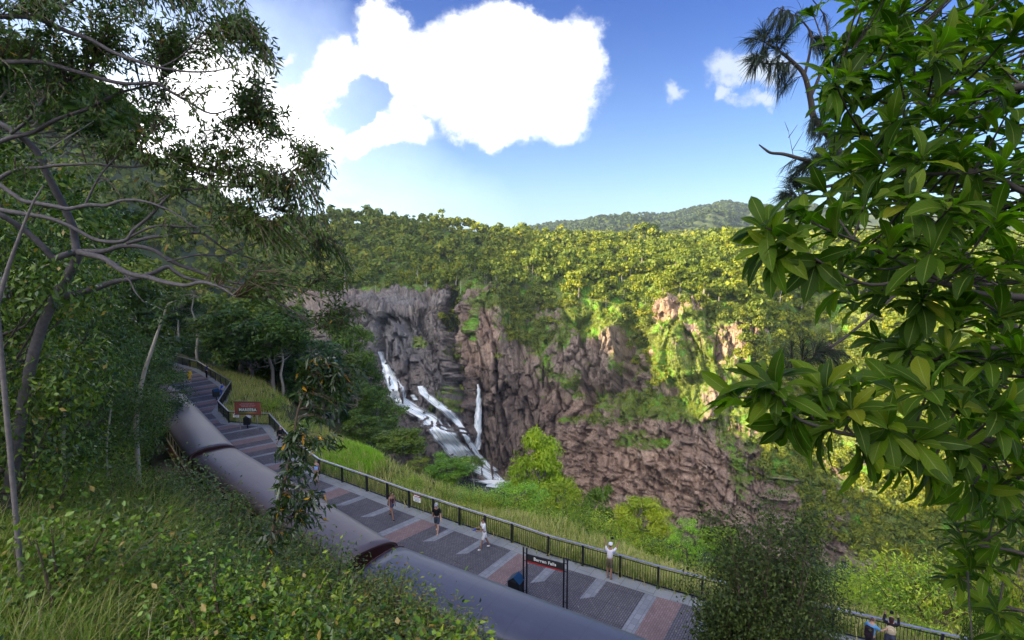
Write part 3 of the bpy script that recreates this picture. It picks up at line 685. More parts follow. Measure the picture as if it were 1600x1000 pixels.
# resample and round the corners
ss = np.arange(0, S0[-1], .5); CX = np.interp(ss, S0, TR[:, 0]); CY = np.interp(ss, S0, TR[:, 1])
ker = np.ones(17) / 17
CXp = np.convolve(np.pad(CX, 8, mode='edge'), ker, 'valid'); CYp = np.convolve(np.pad(CY, 8, mode='edge'), ker, 'valid')
CXp[:8] = CX[:8]; CYp[:8] = CY[:8]; CXp[-8:] = CX[-8:]; CYp[-8:] = CY[-8:]
TC = np.stack([CXp, CYp], -1); TT = np.gradient(TC, axis=0); TT /= np.linalg.norm(TT, axis=1, keepdims=True)
TN = np.stack([-TT[:, 1], TT[:, 0]], -1)                                          # towards the gorge
if TN[len(TN) // 2] @ np.array([.5, 1]) < 0: TN = -TN
def st_of(xy):
    """distance along and signed distance from the platform edge"""
    xy = np.asarray(xy, float); out_s = np.empty(xy.shape[:-1]); out_d = out_s.copy()
    fl = xy.reshape(-1, 2); A, B = TC[:-1:2], TC[2::2]
    n = min(len(A), len(B)); A, B = A[:n], B[:n]; AB = B - A; L2 = (AB ** 2).sum(1)
    S_, D_ = [], []
    for i in range(0, len(fl), 4000):
        q = fl[i:i + 4000][:, None, :]; t = np.clip(((q - A) * AB).sum(-1) / L2, 0, 1); c = A + AB * t[..., None]; dv = q - c
        d2 = (dv ** 2).sum(-1); k = d2.argmin(1); r = np.arange(len(k))
        N_ = TN[:-1:2][:n][k]; S_.append((k + t[r, k]) * 1.0); D_.append(np.sqrt(d2[r, k]) * np.sign((dv[r, k] * N_).sum(-1) + 1e-9))
    return np.concatenate(S_).reshape(out_s.shape), np.concatenate(D_).reshape(out_s.shape)
def at_s(s, d, z=0.0):
    x = np.interp(s, ss, TC[:, 0]); y = np.interp(s, ss, TC[:, 1]); nx = np.interp(s, ss, TN[:, 0]); ny = np.interp(s, ss, TN[:, 1])
    return np.array([x + nx * d, y + ny * d, z])

# fence line, read at its foot or at its handrail
FB = [G(262, 553, 1.1), G(308.4, 564.3, 1.1), G(360.7, 596, 1.1), G(340.7, 626.5, 1.1), G(356.9, 642.6, 1.1), G(420.5, 646.4, 1.1), G(457.6, 687.3, 1.1), G(498.4, 717.7, 1.1),
      G(572.7, 743, 1.1), G(639, 766.6, 1.1), G(718, 792.5, 1.1), G(800, 818, 1.1), G(857, 837.5, 1.1), G(911, 852, 1.1), G(969.5, 868, 1.1), G(1029, 885, 1.1), G(1098, 902.5, 1.1), G(1200, 927, 1.1), G(1303, 951, 1.1), G(1390, 971, 1.1), G(1473, 990, 1.1)]
FB = [f[:2] for f in FB]
dl = FB[-1] - FB[-3]; dl /= np.linalg.norm(dl); FB += [FB[-1] + dl * 8, FB[-1] + dl * 22]
d_ = FB[0] - FB[1]; d_ /= np.linalg.norm(d_); FB = [FB[0] + d_ * 16] + FB
FB = np.array(FB)
fs, fd = st_of(FB)
FS, FD = np.maximum.accumulate(fs + np.arange(len(fs)) * 1e-3), fd

# ------------------------------------------------------------------ ground on this side of the gorge
def ground_z(x, y):
    xy = np.stack([np.asarray(x, float), np.asarray(y, float)], -1); s, d = st_of(xy)
    o = np.interp(s, FS, FD); e = d - o
    z = np.where(d > -.2, np.where(d < 1.0, -1.15, -.35), -1.15)
    z = np.where(e > -.25, -.22 - .22 * np.clip(e, 0, 5) - .60 * np.clip(e - 5, 0, 9) - 1.0 * np.clip(e - 14, 0, 400), z)
    a = np.clip(-d - 4.2, 0, 1e9)
    far = np.clip((np.asarray(y) - 30) / 60, 0, 1)
    up = np.clip(a, 0, 7.5) * 1.35 + np.clip(a - 7.5, 0, 30) * .42 + np.clip(a - 37.5, 0, 400) * .30
    z = np.where(d < -4.2, -1.15 + up, z)
    n = (fbm(np.stack([x / 9., y / 9., 0 * x], -1), 3, 50) - .5) * 2.2 + (fbm(np.stack([x / 2., y / 2., 0 * x], -1), 3, 51) - .5) * .5
    m = np.clip((-d - 4.6) / 3, 0, 1) + np.clip((e - .8) / 5, 0, 1) * 1.2
    z = z + n * m
    return np.maximum(z, -158)
def build_ground():
    xs = np.concatenate([np.linspace(-420, -70, 70)[:-1], np.linspace(-70, 50, 241)[:-1], np.linspace(50, 330, 60)])
    ys = np.concatenate([np.linspace(-70, -6, 20)[:-1], np.linspace(-6, 100, 213)[:-1], np.linspace(100, 330, 60)])
    X, Y = np.meshgrid(xs, ys, indexing='ij'); Z = ground_z(X, Y)
    V = np.stack([X, Y, Z], -1)
    t = NT("hillside_soil"); pos = t.n("NewGeometry").outputs["Position"]
    n1 = t.noise(pos, .35, 5, .6); n2 = t.noise(pos, 3.0, 5, .7)
    c = t.ramp(n1, [(.3, (.025, .035, .012)), (.5, (.045, .06, .018)), (.7, (.09, .085, .04))])
    c = t.mix(t.math('MULTIPLY', n2, .5), c, (.05, .04, .025))
    m = t.done(t.bsdf(c, .95, 0, t.bump(n2, .8, .15), .2))
    o = link("hillside", npmesh("hillside", V.reshape(-1, 3), grid_faces(len(xs), len(ys)), m, True)); tag(o, kind="structure")
build_ground()
def gz(x, y): return float(ground_z(np.array([float(x)]), np.array([float(y)]))[0])

# ------------------------------------------------------------------ platform
S_END = FS[-1] - 2; S_BEG = FS[0] + .5
def paver_material():
    t = NT("pavers"); uv = t.n("TexCoord").outputs["UV"]
    def brick(sc, w, h, c1, c2, mo, rotz=0):
        mp = t.n("Mapping"); t.set(mp.inputs[0], uv); mp.inputs["Rotation"].default_value = (0, 0, rotz)
        b = t.n("TexBrick", i_Scale=sc, offset=.5); b.inputs["Color1"].default_value = (*c1, 1); b.inputs["Color2"].default_value = (*c2, 1); b.inputs["Mortar"].default_value = (*mo, 1)
        b.inputs["Mortar Size"].default_value = .012; b.inputs["Brick Width"].default_value = w; b.inputs["Row Height"].default_value = h; b.inputs["Bias"].default_value = -.2
        t.set(b.inputs["Vector"], mp.outputs[0]); return b
    return t, uv, brick
def paving(name, c1, c2, mo, w=.4, h=.2, rotz=0, slab=None, sc=1):
    t, uv, brick = paver_material()
    b = brick(sc, w, h, c1, c2, mo, rotz); c = b.outputs[0]
    spk = t.noise(uv, 26, 3, .8); c = t.mix(sstepn(t, spk, .52, .75), c, t.mix(1.0, c, (1.9, 1.85, 1.9), 'MULTIPLY'))
    st = t.noise(uv, .55, 5, .6); c = t.mix(t.math('MULTIPLY', sstepn(t, st, .4, .75), .45), c, t.mix(1.0, c, (.6, .6, .62), 'MULTIPLY'))
    if slab:
        b2 = brick(1, slab, slab, (1, 1, 1), (.86, .86, .88), (.35, .35, .35), 0); b2.offset = 0
        b2.inputs["Mortar Size"].default_value = .014
        c = t.mix(1.0, c, b2.outputs[0], 'MULTIPLY')
    return t.done(t.bsdf(c, .78, 0, t.bump(b.outputs["Fac"], -.5, .008), .35))
PAVE = paving("dark_pavers", (.105, .10, .112), (.15, .143, .155), (.035, .033, .04), .2, .1, 0, 1.2)
PAVE_GREY = paving("grey_bands", (.19, .205, .23), (.25, .26, .285), (.14, .14, .15), .4, .28)
PAVE_RED = paving("red_bands", (.20, .135, .13), (.26, .185, .175), (.13, .09, .09), .2, .1)
KERB = paving("kerb_concrete", (.22, .235, .245), (.25, .265, .275), (.12, .12, .12), 1.2, .8)
def strip(name, s0, s1, f0, f1, z, mat, n=None, kind="structure", sk=0.0, s0b=None):
    """sheet between distances s0..s1 along and offsets f0(s)..f1(s) across"""
    n = n or max(2, int((s1 - s0) / .35) + 1); m = 8
    sv_ = np.linspace(s0, s1, n); V, U = [], []
    for s in sv_:
        a, b = f0(s), f1(s)
        for k in range(m):
            f = k / (m - 1); d = a + (b - a) * f; p = at_s(s + sk * (d - b), d, z); V.append(p); U.append((d, s + sk * (d - b)))
    o = link(name, npmesh(name, np.array(V), grid_faces(n, m)[:, ::-1], mat, False, uv=np.array(U)))
    if kind: tag(o, kind=kind)
    return o
fo = lambda s: float(np.interp(s, FS, FD))
o = strip("platform", S_BEG, S_END, lambda s: 0.0, lambda s: fo(s) + .12, 0.0, PAVE, n=int((S_END - S_BEG) / .3))
# platform body: facing wall on the train side and a thin outer edge
mb = MB(); sv_ = np.arange(S_BEG, S_END, 1.0)
for a, b in zip(sv_[:-1], sv_[1:]):
    for off, lo in ((lambda s: 0.02, -1.3), (lambda s: fo(s) + .12, -.9)):
        p, q = at_s(a, off(a)), at_s(b, off(b)); mb.add([(p[0], p[1], lo), (q[0], q[1], lo), (q[0], q[1], -.002), (p[0], p[1], -.002)], [(0, 1, 2, 3)])
CONC = plain("concrete", (.30, .30, .29), .85, 0, .15, 2)
tag(mb.build("platform_wall", CONC), kind="structure")
tag(strip("kerb", S_BEG, S_END, lambda s: fo(s) - .72, lambda s: fo(s) + .11, .004, KERB, n=int((S_END - S_BEG) / .3)), kind="structure")
tag(strip("platform_edge", S_BEG, S_END, lambda s: 0.01, lambda s: .45, .006, KERB), kind="structure")
# bands across the paving
sb, _ = st_of(np.array([G(654.9, 809.4)[:2], G(800, 866)[:2], G(534, 766.6)[:2]]))
per = abs(sb[1] - sb[0]); base = sb[0]
band_dir = 0.0
k = -16
while True:
    s0 = base + k * per
    k += 1
    if s0 > S_END - 2: break
    if s0 < S_BEG: continue
    faro = s0 < S_J0 + 15
    f1 = lambda s: fo(s) - .73
    tag(strip("grey_band", s0 - .28, s0 + .28, lambda s: .46, f1, .004, PAVE_GREY, 4), kind="structure")
    tag(strip("red_band", s0 + .285, s0 + 1.42, lambda s: .46, f1, .004, PAVE_RED, 5), kind="structure")
    if faro:
        tag(strip("grey_band", s0 + 2.5, s0 + 2.9, lambda s: .46, f1, .004, PAVE_GREY, 4), kind="structure")
        tag(strip("red_band", s0 + 2.91, s0 + 3.9, lambda s: .46, f1, .004, PAVE_RED, 4), kind="structure")
        tag(strip("grey_band", s0 + 5.0, s0 + 5.4, lambda s: .46, f1, .004, PAVE_GREY, 4), kind="structure")
    else:
        for q in (1, 2):
            c = s0 + per * q / 3 + .12
            tag(strip("grey_band", c - .26, c + .26, lambda s, c=c: fo(s) - 2.45 + (s - c) * .9, f1, .004, PAVE_GREY, 4), kind="structure")
# track bed and rails
BAL = plain("ballast", (.16, .14, .12), .95, 0, .5, 9)
tag(strip("track_bed", S0[1] - 60, S0[-1] - 30, lambda s: -3.9, lambda s: -.02, -1.02, BAL), kind="structure")
STEEL = plain("rail_steel", (.18, .12, .09), .5, .7, .2, 3)
for off in (-1.0, -2.07):
    mb = MB(); sv_ = np.arange(S0[1] - 55, S0[-1] - 35, 1.5)
    for a, b in zip(sv_[:-1], sv_[1:]): mb.bar(at_s(a, off, -.93), at_s(b, off, -.93), .07, .15)
    tag(mb.build("track_rail", STEEL), "steel running rail under the train coaches, the %s one" % ("platform side" if off > -1.5 else "hillside"), "rail", "rails of the track")

# ------------------------------------------------------------------ fence
BLACK = plain("black_paint", (.012, .013, .018), .35, .2, .1, 5)
RAILTOP = plain("galvanised_rail", (.55, .53, .60), .28, .75, .1, 4)
fence = empty("fence", (FB[5][0], FB[5][1], 0), 0, "long black railing with pale handrail along the gorge edge of the platform", "fence")
def lp(p): return (p[0] - FB[5][0], p[1] - FB[5][1], p[2])
post = MB(); post.box((0, 0, .53), (.10, .10, 1.16)); post.box((0, 0, .01), (.16, .16, .02)); POSTM = post.mesh("post", BLACK)
cum = np.concatenate([[0], np.cumsum(np.linalg.norm(FB[1:] - FB[:-1], axis=1))])
for i in range(len(FB) - 1):
    a, b = FB[i], FB[i + 1]; L = np.linalg.norm(b - a); n = max(1, round(L / 2.35)); ang = math.atan2(b[1] - a[1], b[0] - a[0])
    for k in range(n):
        p = a + (b - a) * k / n; q = a + (b - a) * (k + 1) / n
        if len(fence.children) < 99: link("post", POSTM, fence, lp((p[0], p[1], 0)), (0, 0, ang))
        mb = MB(); A3, B3 = (p[0], p[1]), (q[0], q[1]); w = np.linalg.norm(q - p)
        mb.bar(lp((*A3, .10)), lp((*B3, .10)), .045, .05); mb.bar(lp((*A3, 1.0)), lp((*B3, 1.0)), .03, .035)
        nb = int(w / .125)
        for j in range(1, nb):
            r = p + (q - p) * j / nb; c = lp((r[0], r[1], .55)); mb.box(c, (.018, .018, .88), ang)
        mb.build("balusters", BLACK, fence)
mb = MB()
for i in range(len(FB) - 1):
    mb.bar(lp((*FB[i], 1.125)), lp((*FB[i + 1], 1.125)), .085, .045)
mb.build("handrail", RAILTOP, fence)

# ------------------------------------------------------------------ railway coaches
def roof_material():
    t = NT("coach_roof"); co = t.n("TexCoord").outputs["Object"]
    mp = t.n("Mapping"); t.set(mp.inputs[0], co); mp.inputs["Scale"].default_value = (.25, 5, 5)
    n = t.noise(mp.outputs[0], 1, 5, .6); n2 = t.noise(co, .7, 5, .6)
    c = t.mix(n, (.085, .078, .086), (.125, .112, .12)); c = t.mix(t.math('MULTIPLY', sstepn(t, n2, .45, .75), .4), c, (.16, .14, .145)); c = t.mix(1.0, c, t.n('ObjectInfo').outputs['Color'], 'MULTIPLY')
    w = t.n("TexWave", wave_type='BANDS', bands_direction='X', i_Scale=.26); t.set(w.inputs["Vector"], co)
    ln = sstepn(t, w.outputs["Fac"], .992, 1.0)
    c = t.mix(t.math('MULTIPLY', ln, .25), c, (.06, .05, .06))
    return t.done(t.bsdf(c, t.math('ADD', t.math('MULTIPLY', n2, .15), .33), .10, t.bump(n, .10, .02), .6))
ROOF = roof_material()
OXIDE = plain("oxide_red_paint", (.05, .014, .014), .5, 0, .15, 3)
COACHSIDE = plain("coach_side_maroon", (.11, .03, .03), .4, 0, .1, 3)
CREAM = plain("cream_trim", (.42, .36, .22), .5, 0, .1, 4)
t = NT("coach_glass"); GLASS = t.done(t.bsdf((.02, .025, .03), .08, 0, None, .8))
def coach(a, b, first=None):
    """a, b: platform-side roof edge points; the coach lies on the hill side of that line"""
    L = np.linalg.norm(b - a) - .50; mid = (a + b) / 2; t_ = (b - a) / np.linalg.norm(b - a); n_ = np.array([t_[1], -t_[0]])
    if n_ @ np.array([-1, -1]) < 0: n_ = -n_
    c = mid + n_ * 1.45; rz = math.atan2(t_[1], t_[0])
    root = empty("railway_coach", (c[0], c[1], -1.0), rz)
    hw, zr, ze = 1.42, 3.95, 3.42     # half width, crown height, eaves height above the sleepers
    # roof: rounded section with turned-down rims at both ends
    prof = []
    for k in range(25):
        a_ = math.pi * k / 24; prof.append((hw * math.copysign(abs(math.cos(a_)) ** .82, math.cos(a_)), ze + (zr - ze) * math.sin(a_) ** .8 + .0))
    prof = [(hw, ze - .14)] + prof + [(-hw, ze - .14)]
    V = []; xs = np.linspace(-L / 2, L / 2, 30); n = len(prof)
    for x in xs: V += [(x, p[0], p[1]) for p in prof]
    inn = len(V)
    for x in xs: V += [(x, p[0] * .955, p[1] - .05) for p in prof]
    Fq = list(map(tuple, grid_faces(30, n).tolist())) + list(map(tuple, (grid_faces(30, n)[:, ::-1] + inn).tolist()))
    for i in (0, 29):
        for k in range(n - 1): Fq.append((i * n + k, i * n + k + 1, inn + i * n + k + 1, inn + i * n + k))
    for k in (0, n - 1):
        for i in range(29): Fq.append((i * n + k, (i + 1) * n + k, inn + (i + 1) * n + k, inn + i * n + k))
    mb = MB(); mb.add(V, Fq); roof = mb.build("roof", ROOF, root, smooth=True)
    for sgn in (-1, 1):
        m2 = MB(); pts = [(sgn * (L / 2 + .005), p[0] * 1.005, p[1] + .012) for p in prof]; m2.tube(pts, .035, 6); m2.build("rim", OXIDE, roof, smooth=True)
    # end walls
    for sgn in (-1, 1):
        m2 = MB(); x0 = sgn * (L / 2 - .14); pr = [(p[0] * .95, p[1] - .06) for p in prof[1:-1]]; pr = [(hw * .95, 1.0)] + pr + [(-hw * .95, 1.0)]; n2 = len(pr)
        m2.add([(x0 - .04, *p) for p in pr] + [(x0 + .04, *p) for p in pr], [tuple(range(n2)), tuple(range(2 * n2 - 1, n2 - 1, -1))] + [(k, (k + 1) % n2, n2 + (k + 1) % n2, n2 + k) for k in range(n2)])
        m2.box((x0 + sgn * .06, 0, 2.05), (.04, .75, 1.95)); ew = m2.build("end_wall", OXIDE, root)
        m3 = MB(); m3.box((x0 + sgn * .095, 0, 2.45), (.02, .4, .6)); m3.build("window", GLASS, ew)
    # body
    m2 = MB()
    for sd in (-1, 1):
        m2.box((0, sd * (hw - .09), 1.5), (L - .4, .07, 1.0)); m2.box((0, sd * (hw - .09), 3.2), (L - .4, .07, .30))
    m2.box((0, 0, 1.02), (L - .5, 2.5, .12)); m2.box((0, 0, .82), (L - .9, 1.6, .28))
    m2.build("body", COACHSIDE, root)
    nw = 13; wx = (L - .4) / nw
    fm = MB(); fm.box((0, 0, 0), (wx - .0, .05, 1.05)); 
    fr = MB()
    for s_ in (-1, 1): fr.box((s_ * (wx / 2 - .05), 0, 0), (.10, .085, 1.05))
    fr.box((0, 0, .49), (wx - .2, .08, .07)); fr.box((0, 0, -.49), (wx - .2, .08, .07)); FRM = fr.mesh("window", CREAM)
    gm = MB(); gm.box((0, 0, 0), (wx - .2, .02, .91)); GM = gm.mesh("pane", GLASS)
    for sd in (-1, 1):
        for k in range(nw):
            w = link("window", FRM, root, (-L / 2 + .2 + wx * (k + .5), sd * (hw - .09), 2.52)); link("pane", GM, w)
    sk = MB()
    for sd in (-1, 1): sk.box((0, sd * (hw - .045), 1.98), (L - .4, .03, .05)); sk.box((0, sd * (hw - .045), 1.05), (L - .4, .03, .05))
    sk.build("waist_rail", CREAM, root)
    for sgn in (-1, 1):
        m2 = MB(); x0 = sgn * (L / 2 - 3.0)
        for sd in (-1, 1):
            m2.box((x0, sd * .85, .52), (2.3, .12, .25))
            for dx in (-.85, .85):
                m2.tube([(x0 + dx, sd * .50, .44), (x0 + dx, sd * .60, .44)], .40, 18)
        for dx in (-.85, .85): m2.tube([(x0 + dx, -.6, .44), (x0 + dx, .6, .44)], .06, 8)
        m2.build("bogie", BLACK, root)
        m2 = MB(); m2.tube([(sgn * (L / 2 - .1), 0, .85), (sgn * (L / 2 + .3), 0, .85)], .09, 8); m2.build("coupler", BLACK, root)
    vm = MB()
    for k in range(0):
        pass
    return root
labs = ["farthest railway coach, mostly hidden behind the left trees, grey barrel roof", "second farthest railway coach, long grey barrel roof ending at a red gap",
        "third railway coach with grey barrel roof, dark red end wall at its near gap", "nearest railway coach, bluish barrel roof running off the bottom edge", "railway coach behind the bottom right tree, barely seen"]
ends = [(Jm, J0), (J0, J1), (J1, J2), (J2, J3)]
for i, ((a, b), l) in enumerate(zip(ends, labs)):
    rc = tag(coach(a, b), l, "railway coach", "coaches of the train at the platform")
    for ch in rc.children:
        if ch.name.startswith('roof'): ch.color = ((1.2, 1.0, .95, 1), (1.05, 1, 1, 1), (1.1, 1, 1, 1), (.8, .95, 1.25, 1))[i]  # sky reflection put into the roof tints, bluest on the nearest coach

# ------------------------------------------------------------------ signs and bins
def text(name, body, size, mat, parent, loc, rot, sp=1.0, align='CENTER', bold=.0, ext=.004):
    c = bpy.data.curves.new(name, 'FONT'); c.body = body; c.size = size; c.align_x = align; c.align_y = 'CENTER'; c.extrude = ext; c.space_character = sp; c.offset = bold; c.resolution_u = 3
    c.materials.append(mat); tmp = bpy.data.objects.new("t", c); COL.objects.link(tmp)
    bpy.context.view_layer.update(); dg = bpy.context.evaluated_depsgraph_get(); me = bpy.data.meshes.new_from_object(tmp.evaluated_get(dg)); bpy.data.objects.remove(tmp)
    o = link(name, me, parent, loc, rot); return o
WHITE = plain("white_paint", (.80, .80, .80), .45, 0, .04, 5); NAVY = plain("dark_blue_enamel", (.010, .045, .10), .3, .3, .1, 4)
REDP = plain("red_paint", (.35, .02, .02), .45, 0, .1, 4); SIGNBLACK = plain("sign_black", (.025, .027, .03), .4, 0, .1, 4); SIGNBROWN = plain("sign_brown", (.17, .045, .032), .55, 0, .12, 4); GALV = plain("galvanised_steel", (.34, .36, .38), .4, .6, .15, 5)
def station_sign():
    a = G(822, 0 + 932, 0); 
    # posts seen at 822/825 ... 884/888; feet hidden by the nearest coach roof, tops at z 3.1
    A, B = W(823.5, 859, 0.1), None
    s_a, _ = st_of(np.array([G(822, 925, 0)[:2]])); 
    pA = G(823.0, 932, 0.0)[:2]
    # the right pair meets the roof line at 886,952
    pB = G(885.5, 955, 0.0)[:2]
    dv = pB - pA; L = 2.35; dv = dv / np.linalg.norm(dv); pA = np.array(pA); pB = pA + dv * L
    return pA, dv, L
pA, dv, L = station_sign()
# put it where the posts' tops (856, 872) and clear height of 2.6 m agree
Dm = None
for Dt in np.arange(17, 30, .05):
    ztop = W(820, 857, Dt)[2]
    if ztop >= 0 and abs(ztop - 2.45) < .08: Dm = Dt; break
Dm = Dm or 24
pa, pb = W(820.5, 856, Dm), None
best = min(np.arange(15, 30, .02), key=lambda Dt: abs(W(884, 872.5, Dt)[2] - pa[2])); pb = W(884, 872.5, best)
root = empty("station_sign", ((pa[0] + pb[0]) / 2, (pa[1] + pb[1]) / 2, 0), math.atan2(pb[1] - pa[1], pb[0] - pa[0]), "black station name board with red stripe held between two pairs of black posts", "sign")
Ls = float(np.hypot(pb[0] - pa[0], pb[1] - pa[1])); H = float(pa[2])
for sx in (-1, 1):
    mb = MB()
    for k in (-1, 1):
        x = sx * Ls / 2 + k * .085; mb.tube([(x, 0, 0), (x, 0, H)], .038, 10); mb.tube([(x, 0, H), (x, 0, H + .03)], [.046, .02], 10)
    for z in (H - .25, H - .62, .45): mb.tube([(sx * Ls / 2 - .085, 0, z), (sx * Ls / 2 + .085, 0, z)], .02, 8)
    mb.build("post_pair", BLACK, root, smooth=False)
mb = MB(); mb.box((0, 0, H - .42), (Ls - .26, .05, .32)); bd = mb.build("name_board", SIGNBLACK, root)
mb = MB(); mb.box((0, -.0, H - .62), (Ls - .26, .055, .075)); mb.build("stripe", REDP, bd)
text("lettering", "Barron Falls", .21, WHITE, bd, (0, -.031, H - .42), (math.pi / 2, 0, 0), 1.08, bold=.004)

def bin_(px, py, z, rz, label, sc=1.0, D=None, zz=None):
    p = G(px, py, z) if D is None else W(px, py, D)
    root = empty("litter_bin", (p[0], p[1], 0), rz, label, "litter bin", "litter bins on the platform")
    mb = MB(); w, h, zb = .56, .62, .38
    # square tapered tub with gabled ends
    mb.add([(-w / 2, -w / 2, zb), (w / 2, -w / 2, zb), (w / 2, w / 2, zb), (-w / 2, w / 2, zb), (-w / 2, -w / 2, zb + h), (w / 2, -w / 2, zb + h), (w / 2, w / 2, zb + h), (-w / 2, w / 2, zb + h), (0, -w / 2, zb + h + .22), (0, w / 2, zb + h + .22)],
           [(0, 3, 2, 1), (0, 1, 5, 8, 4), (3, 7, 9, 6, 2), (1, 2, 6, 5), (0, 4, 7, 3)])
    mb.build("tub", BLACK, root, bevel=.01)
    mb = MB(); th = .025
    for s in (-1, 1):
        mb.add([(0, -w / 2 - .03, zb + h + .25), (0, w / 2 + .03, zb + h + .25), (s * (w / 2 + .05), w / 2 + .03, zb + h - .005), (s * (w / 2 + .05), -w / 2 - .03, zb + h - .005),
                (0, -w / 2 - .03, zb + h + .225), (0, w / 2 + .03, zb + h + .225), (s * (w / 2 + .05), w / 2 + .03, zb + h - .03), (s * (w / 2 + .05), -w / 2 - .03, zb + h - .03)],
               [(0, 1, 2, 3), (7, 6, 5, 4), (2, 6, 7, 3), (0, 3, 7, 4), (1, 5, 6, 2)])
    mb.build("lid", NAVY, root)
    mb = MB(); mb.box((0, -w / 2 - .004, zb + h + .06), (.26, .012, .10)); mb.build("opening", SIGNBLACK, root)
    mb = MB(); mb.tube([(0, 0, 0), (0, 0, zb)], .05, 10); mb.box((0, 0, .012), (.26, .26, .024)); mb.build("pedestal", BLACK, root)
    return root
bin_(806, 926, 0.35, R(-25), "black litter bin with dark blue gabled lid beside the nearest coach roof")
bin_(387, 669, 0.0, R(10), "black litter bin in front of the brown town sign")
bin_(338, 622, 0.2, R(-40), "black litter bin at the bent corner of the railing, beside the seated visitor")

# brown town sign on two posts
a, b = G(375.5, 671, 0.0), G(403, 671.5, 0.0)
root = empty("town_sign", ((a[0] + b[0]) / 2, (a[1] + b[1]) / 2, 0), math.atan2(b[1] - a[1], b[0] - a[0]), "brown timber town sign on two grey posts behind a litter bin", "sign")
Ls = float(np.hypot(b[0] - a[0], b[1] - a[1])); wB = Ls * 40.5 / 27.5
for sx in (-1, 1):
    mb = MB(); mb.tube([(sx * Ls / 2, .03, 0), (sx * Ls / 2, .03, 2.3)], .035, 10); mb.build("post", GALV, root)
k_ = wB / 40.5; zt = 18.6 * k_ + 0; zc = 671 - 638.5
zc = zc * k_ * 1.03; hB = 18.7 * k_ * 1.05
mb = MB(); mb.box((0, -.02, zc), (wB, .06, hB)); bd = mb.build("board", SIGNBROWN, root, bevel=.01)
for s_, sz in ((1, (wB + .05, .09, .05)), (-1, (wB + .05, .09, .05))):
    mb = MB(); mb.box((0, -.02, zc + s_ * hB / 2), sz); mb.build("frame", OXIDE, bd)
mb = MB(); mb.box((0, -.056, zc - hB * .14), (wB * .72, .008, hB * .30)); pn = mb.build("name_panel", SIGNBLACK, bd)
text("lettering", "MAREEBA", hB * .30, plain("pale_lettering", (.5, .62, .62), .4), pn, (0, -.062, zc - hB * .125), (math.pi / 2, 0, 0), 1.12, bold=.008)
for ln, dz in (("Queensland Rail &", .36), ("Mareeba Shire Council", .25), ("Welcome You To", .14)):
    text("lettering", ln, hB * .115, plain("grey_lettering", (.34, .28, .36), .5), bd, (0, -.052, zc + hB * dz), (math.pi / 2, 0, 0), 1.15)
t = NT("green_gold_stripe"); co = t.n("TexCoord").outputs["Generated"]; sp = t.n("SeparateXYZ"); t.set(sp.inputs[0], co)
STR = t.done(t.bsdf(t.ramp(sp.outputs[0], [(0, (.01, .12, .03)), (.35, (.06, .17, .03)), (.6, (.33, .25, .05)), (.85, (.28, .12, .07)), (1, (.2, .07, .05))]), .5))
mb = MB(); mb.box((0, -.057, zc - hB * .345), (wB * .72, .009, hB * .085)); mb.build("colour_stripe", STR, bd)

def fence_notice(px, py, label, w=.62, h=.30, s0=None):
    A_ = G(px, py, .8); s, d = st_of(A_[None, :2]); s = float(s[0])
    # nearest fence segment
    bi, bd_ = 0, 1e9
    for i in range(len(FB) - 1):
        ab = FB[i + 1] - FB[i]; t_ = np.clip(((A_[:2] - FB[i]) @ ab) / (ab @ ab), 0, 1); q = FB[i] + ab * t_; dd = np.linalg.norm(q - A_[:2])
        if dd < bd_: bi, bd_, Q, ang = i, dd, q, math.atan2(ab[1], ab[0])
    root = empty("warning_notice", (Q[0], Q[1], .78), ang, label, "notice", "warning notices hung on the railing")
    mb = MB(); mb.box((0, -.04, -.07), (w, .012, h)); w_ = mb.build("white_plate", WHITE, root)
    mb = MB(); mb.box((0, -.04, .16), (w * .95, .012, .15)); r_ = mb.build("red_plate", plain("maroon_plate", (.25, .02, .05), .5), root)
    mb = MB(); mb.box((0, -.05, .165), (w * .75, .006, .05)); mb.build("lettering", WHITE, r_)
    mb = MB()
    for k, wd_ in enumerate((.44, .5, .34)): mb.box((0, -.049, .02 - k * .085), (wd_, .004, .035))
    mb.build("lettering", plain("grey_print", (.2, .26, .38), .6), w_)
fence_notice(652, 778, "white and red warning notice on the railing behind the woman with a bag")
fence_notice(360, 652, "white and maroon notice on the railing left of the brown town sign")
# ------------------------------------------------------------------ leaves and plants
LG = lambda *c: list(c)
LEAF_MID = leaf_mat("leaves_green", [(.035, .065, .012), (.06, .10, .018), (.09, .135, .025), (.05, .085, .02), (.12, .15, .03)], .42, .34, .45, big=.35)
LEAF_DARK = leaf_mat("leaves_dark", [(.024, .05, .012), (.045, .085, .017), (.07, .12, .022), (.035, .068, .02)], .36, .22, .28)
LEAF_LIME = leaf_mat("leaves_lime", [(.09, .14, .015), (.14, .19, .02), (.18, .21, .03), (.11, .15, .02)], .45, .38, .35, big=.5)
LEAF_BUSH = leaf_mat("leaves_bush", [(.02, .045, .008), (.065, .125, .014), (.125, .205, .024), (.21, .27, .042), (.03, .055, .012)], .32, .28, .40, dry=(.28, .20, .05), dryf=.03, big=.6)
LEAF_GUM = leaf_mat("leaves_narrow", [(.03, .06, .016), (.05, .095, .02), (.08, .13, .025), (.03, .06, .02)], .45, .28, .28, dry=(.30, .19, .04), dryf=.012, big=1.2)
NEEDLE = leaf_mat("needles", [(.02, .032, .022), (.03, .045, .028), (.045, .06, .035)], .6, .15, .3)
BARK = plain("grey_bark", (.15, .13, .125), .85, 0, .35, 14)
BARK_DARK = plain("dark_bark", (.055, .045, .038), .9, 0, .3, 10)
TWIG = plain("brown_twig", (.09, .06, .04), .8, 0, .2, 10)

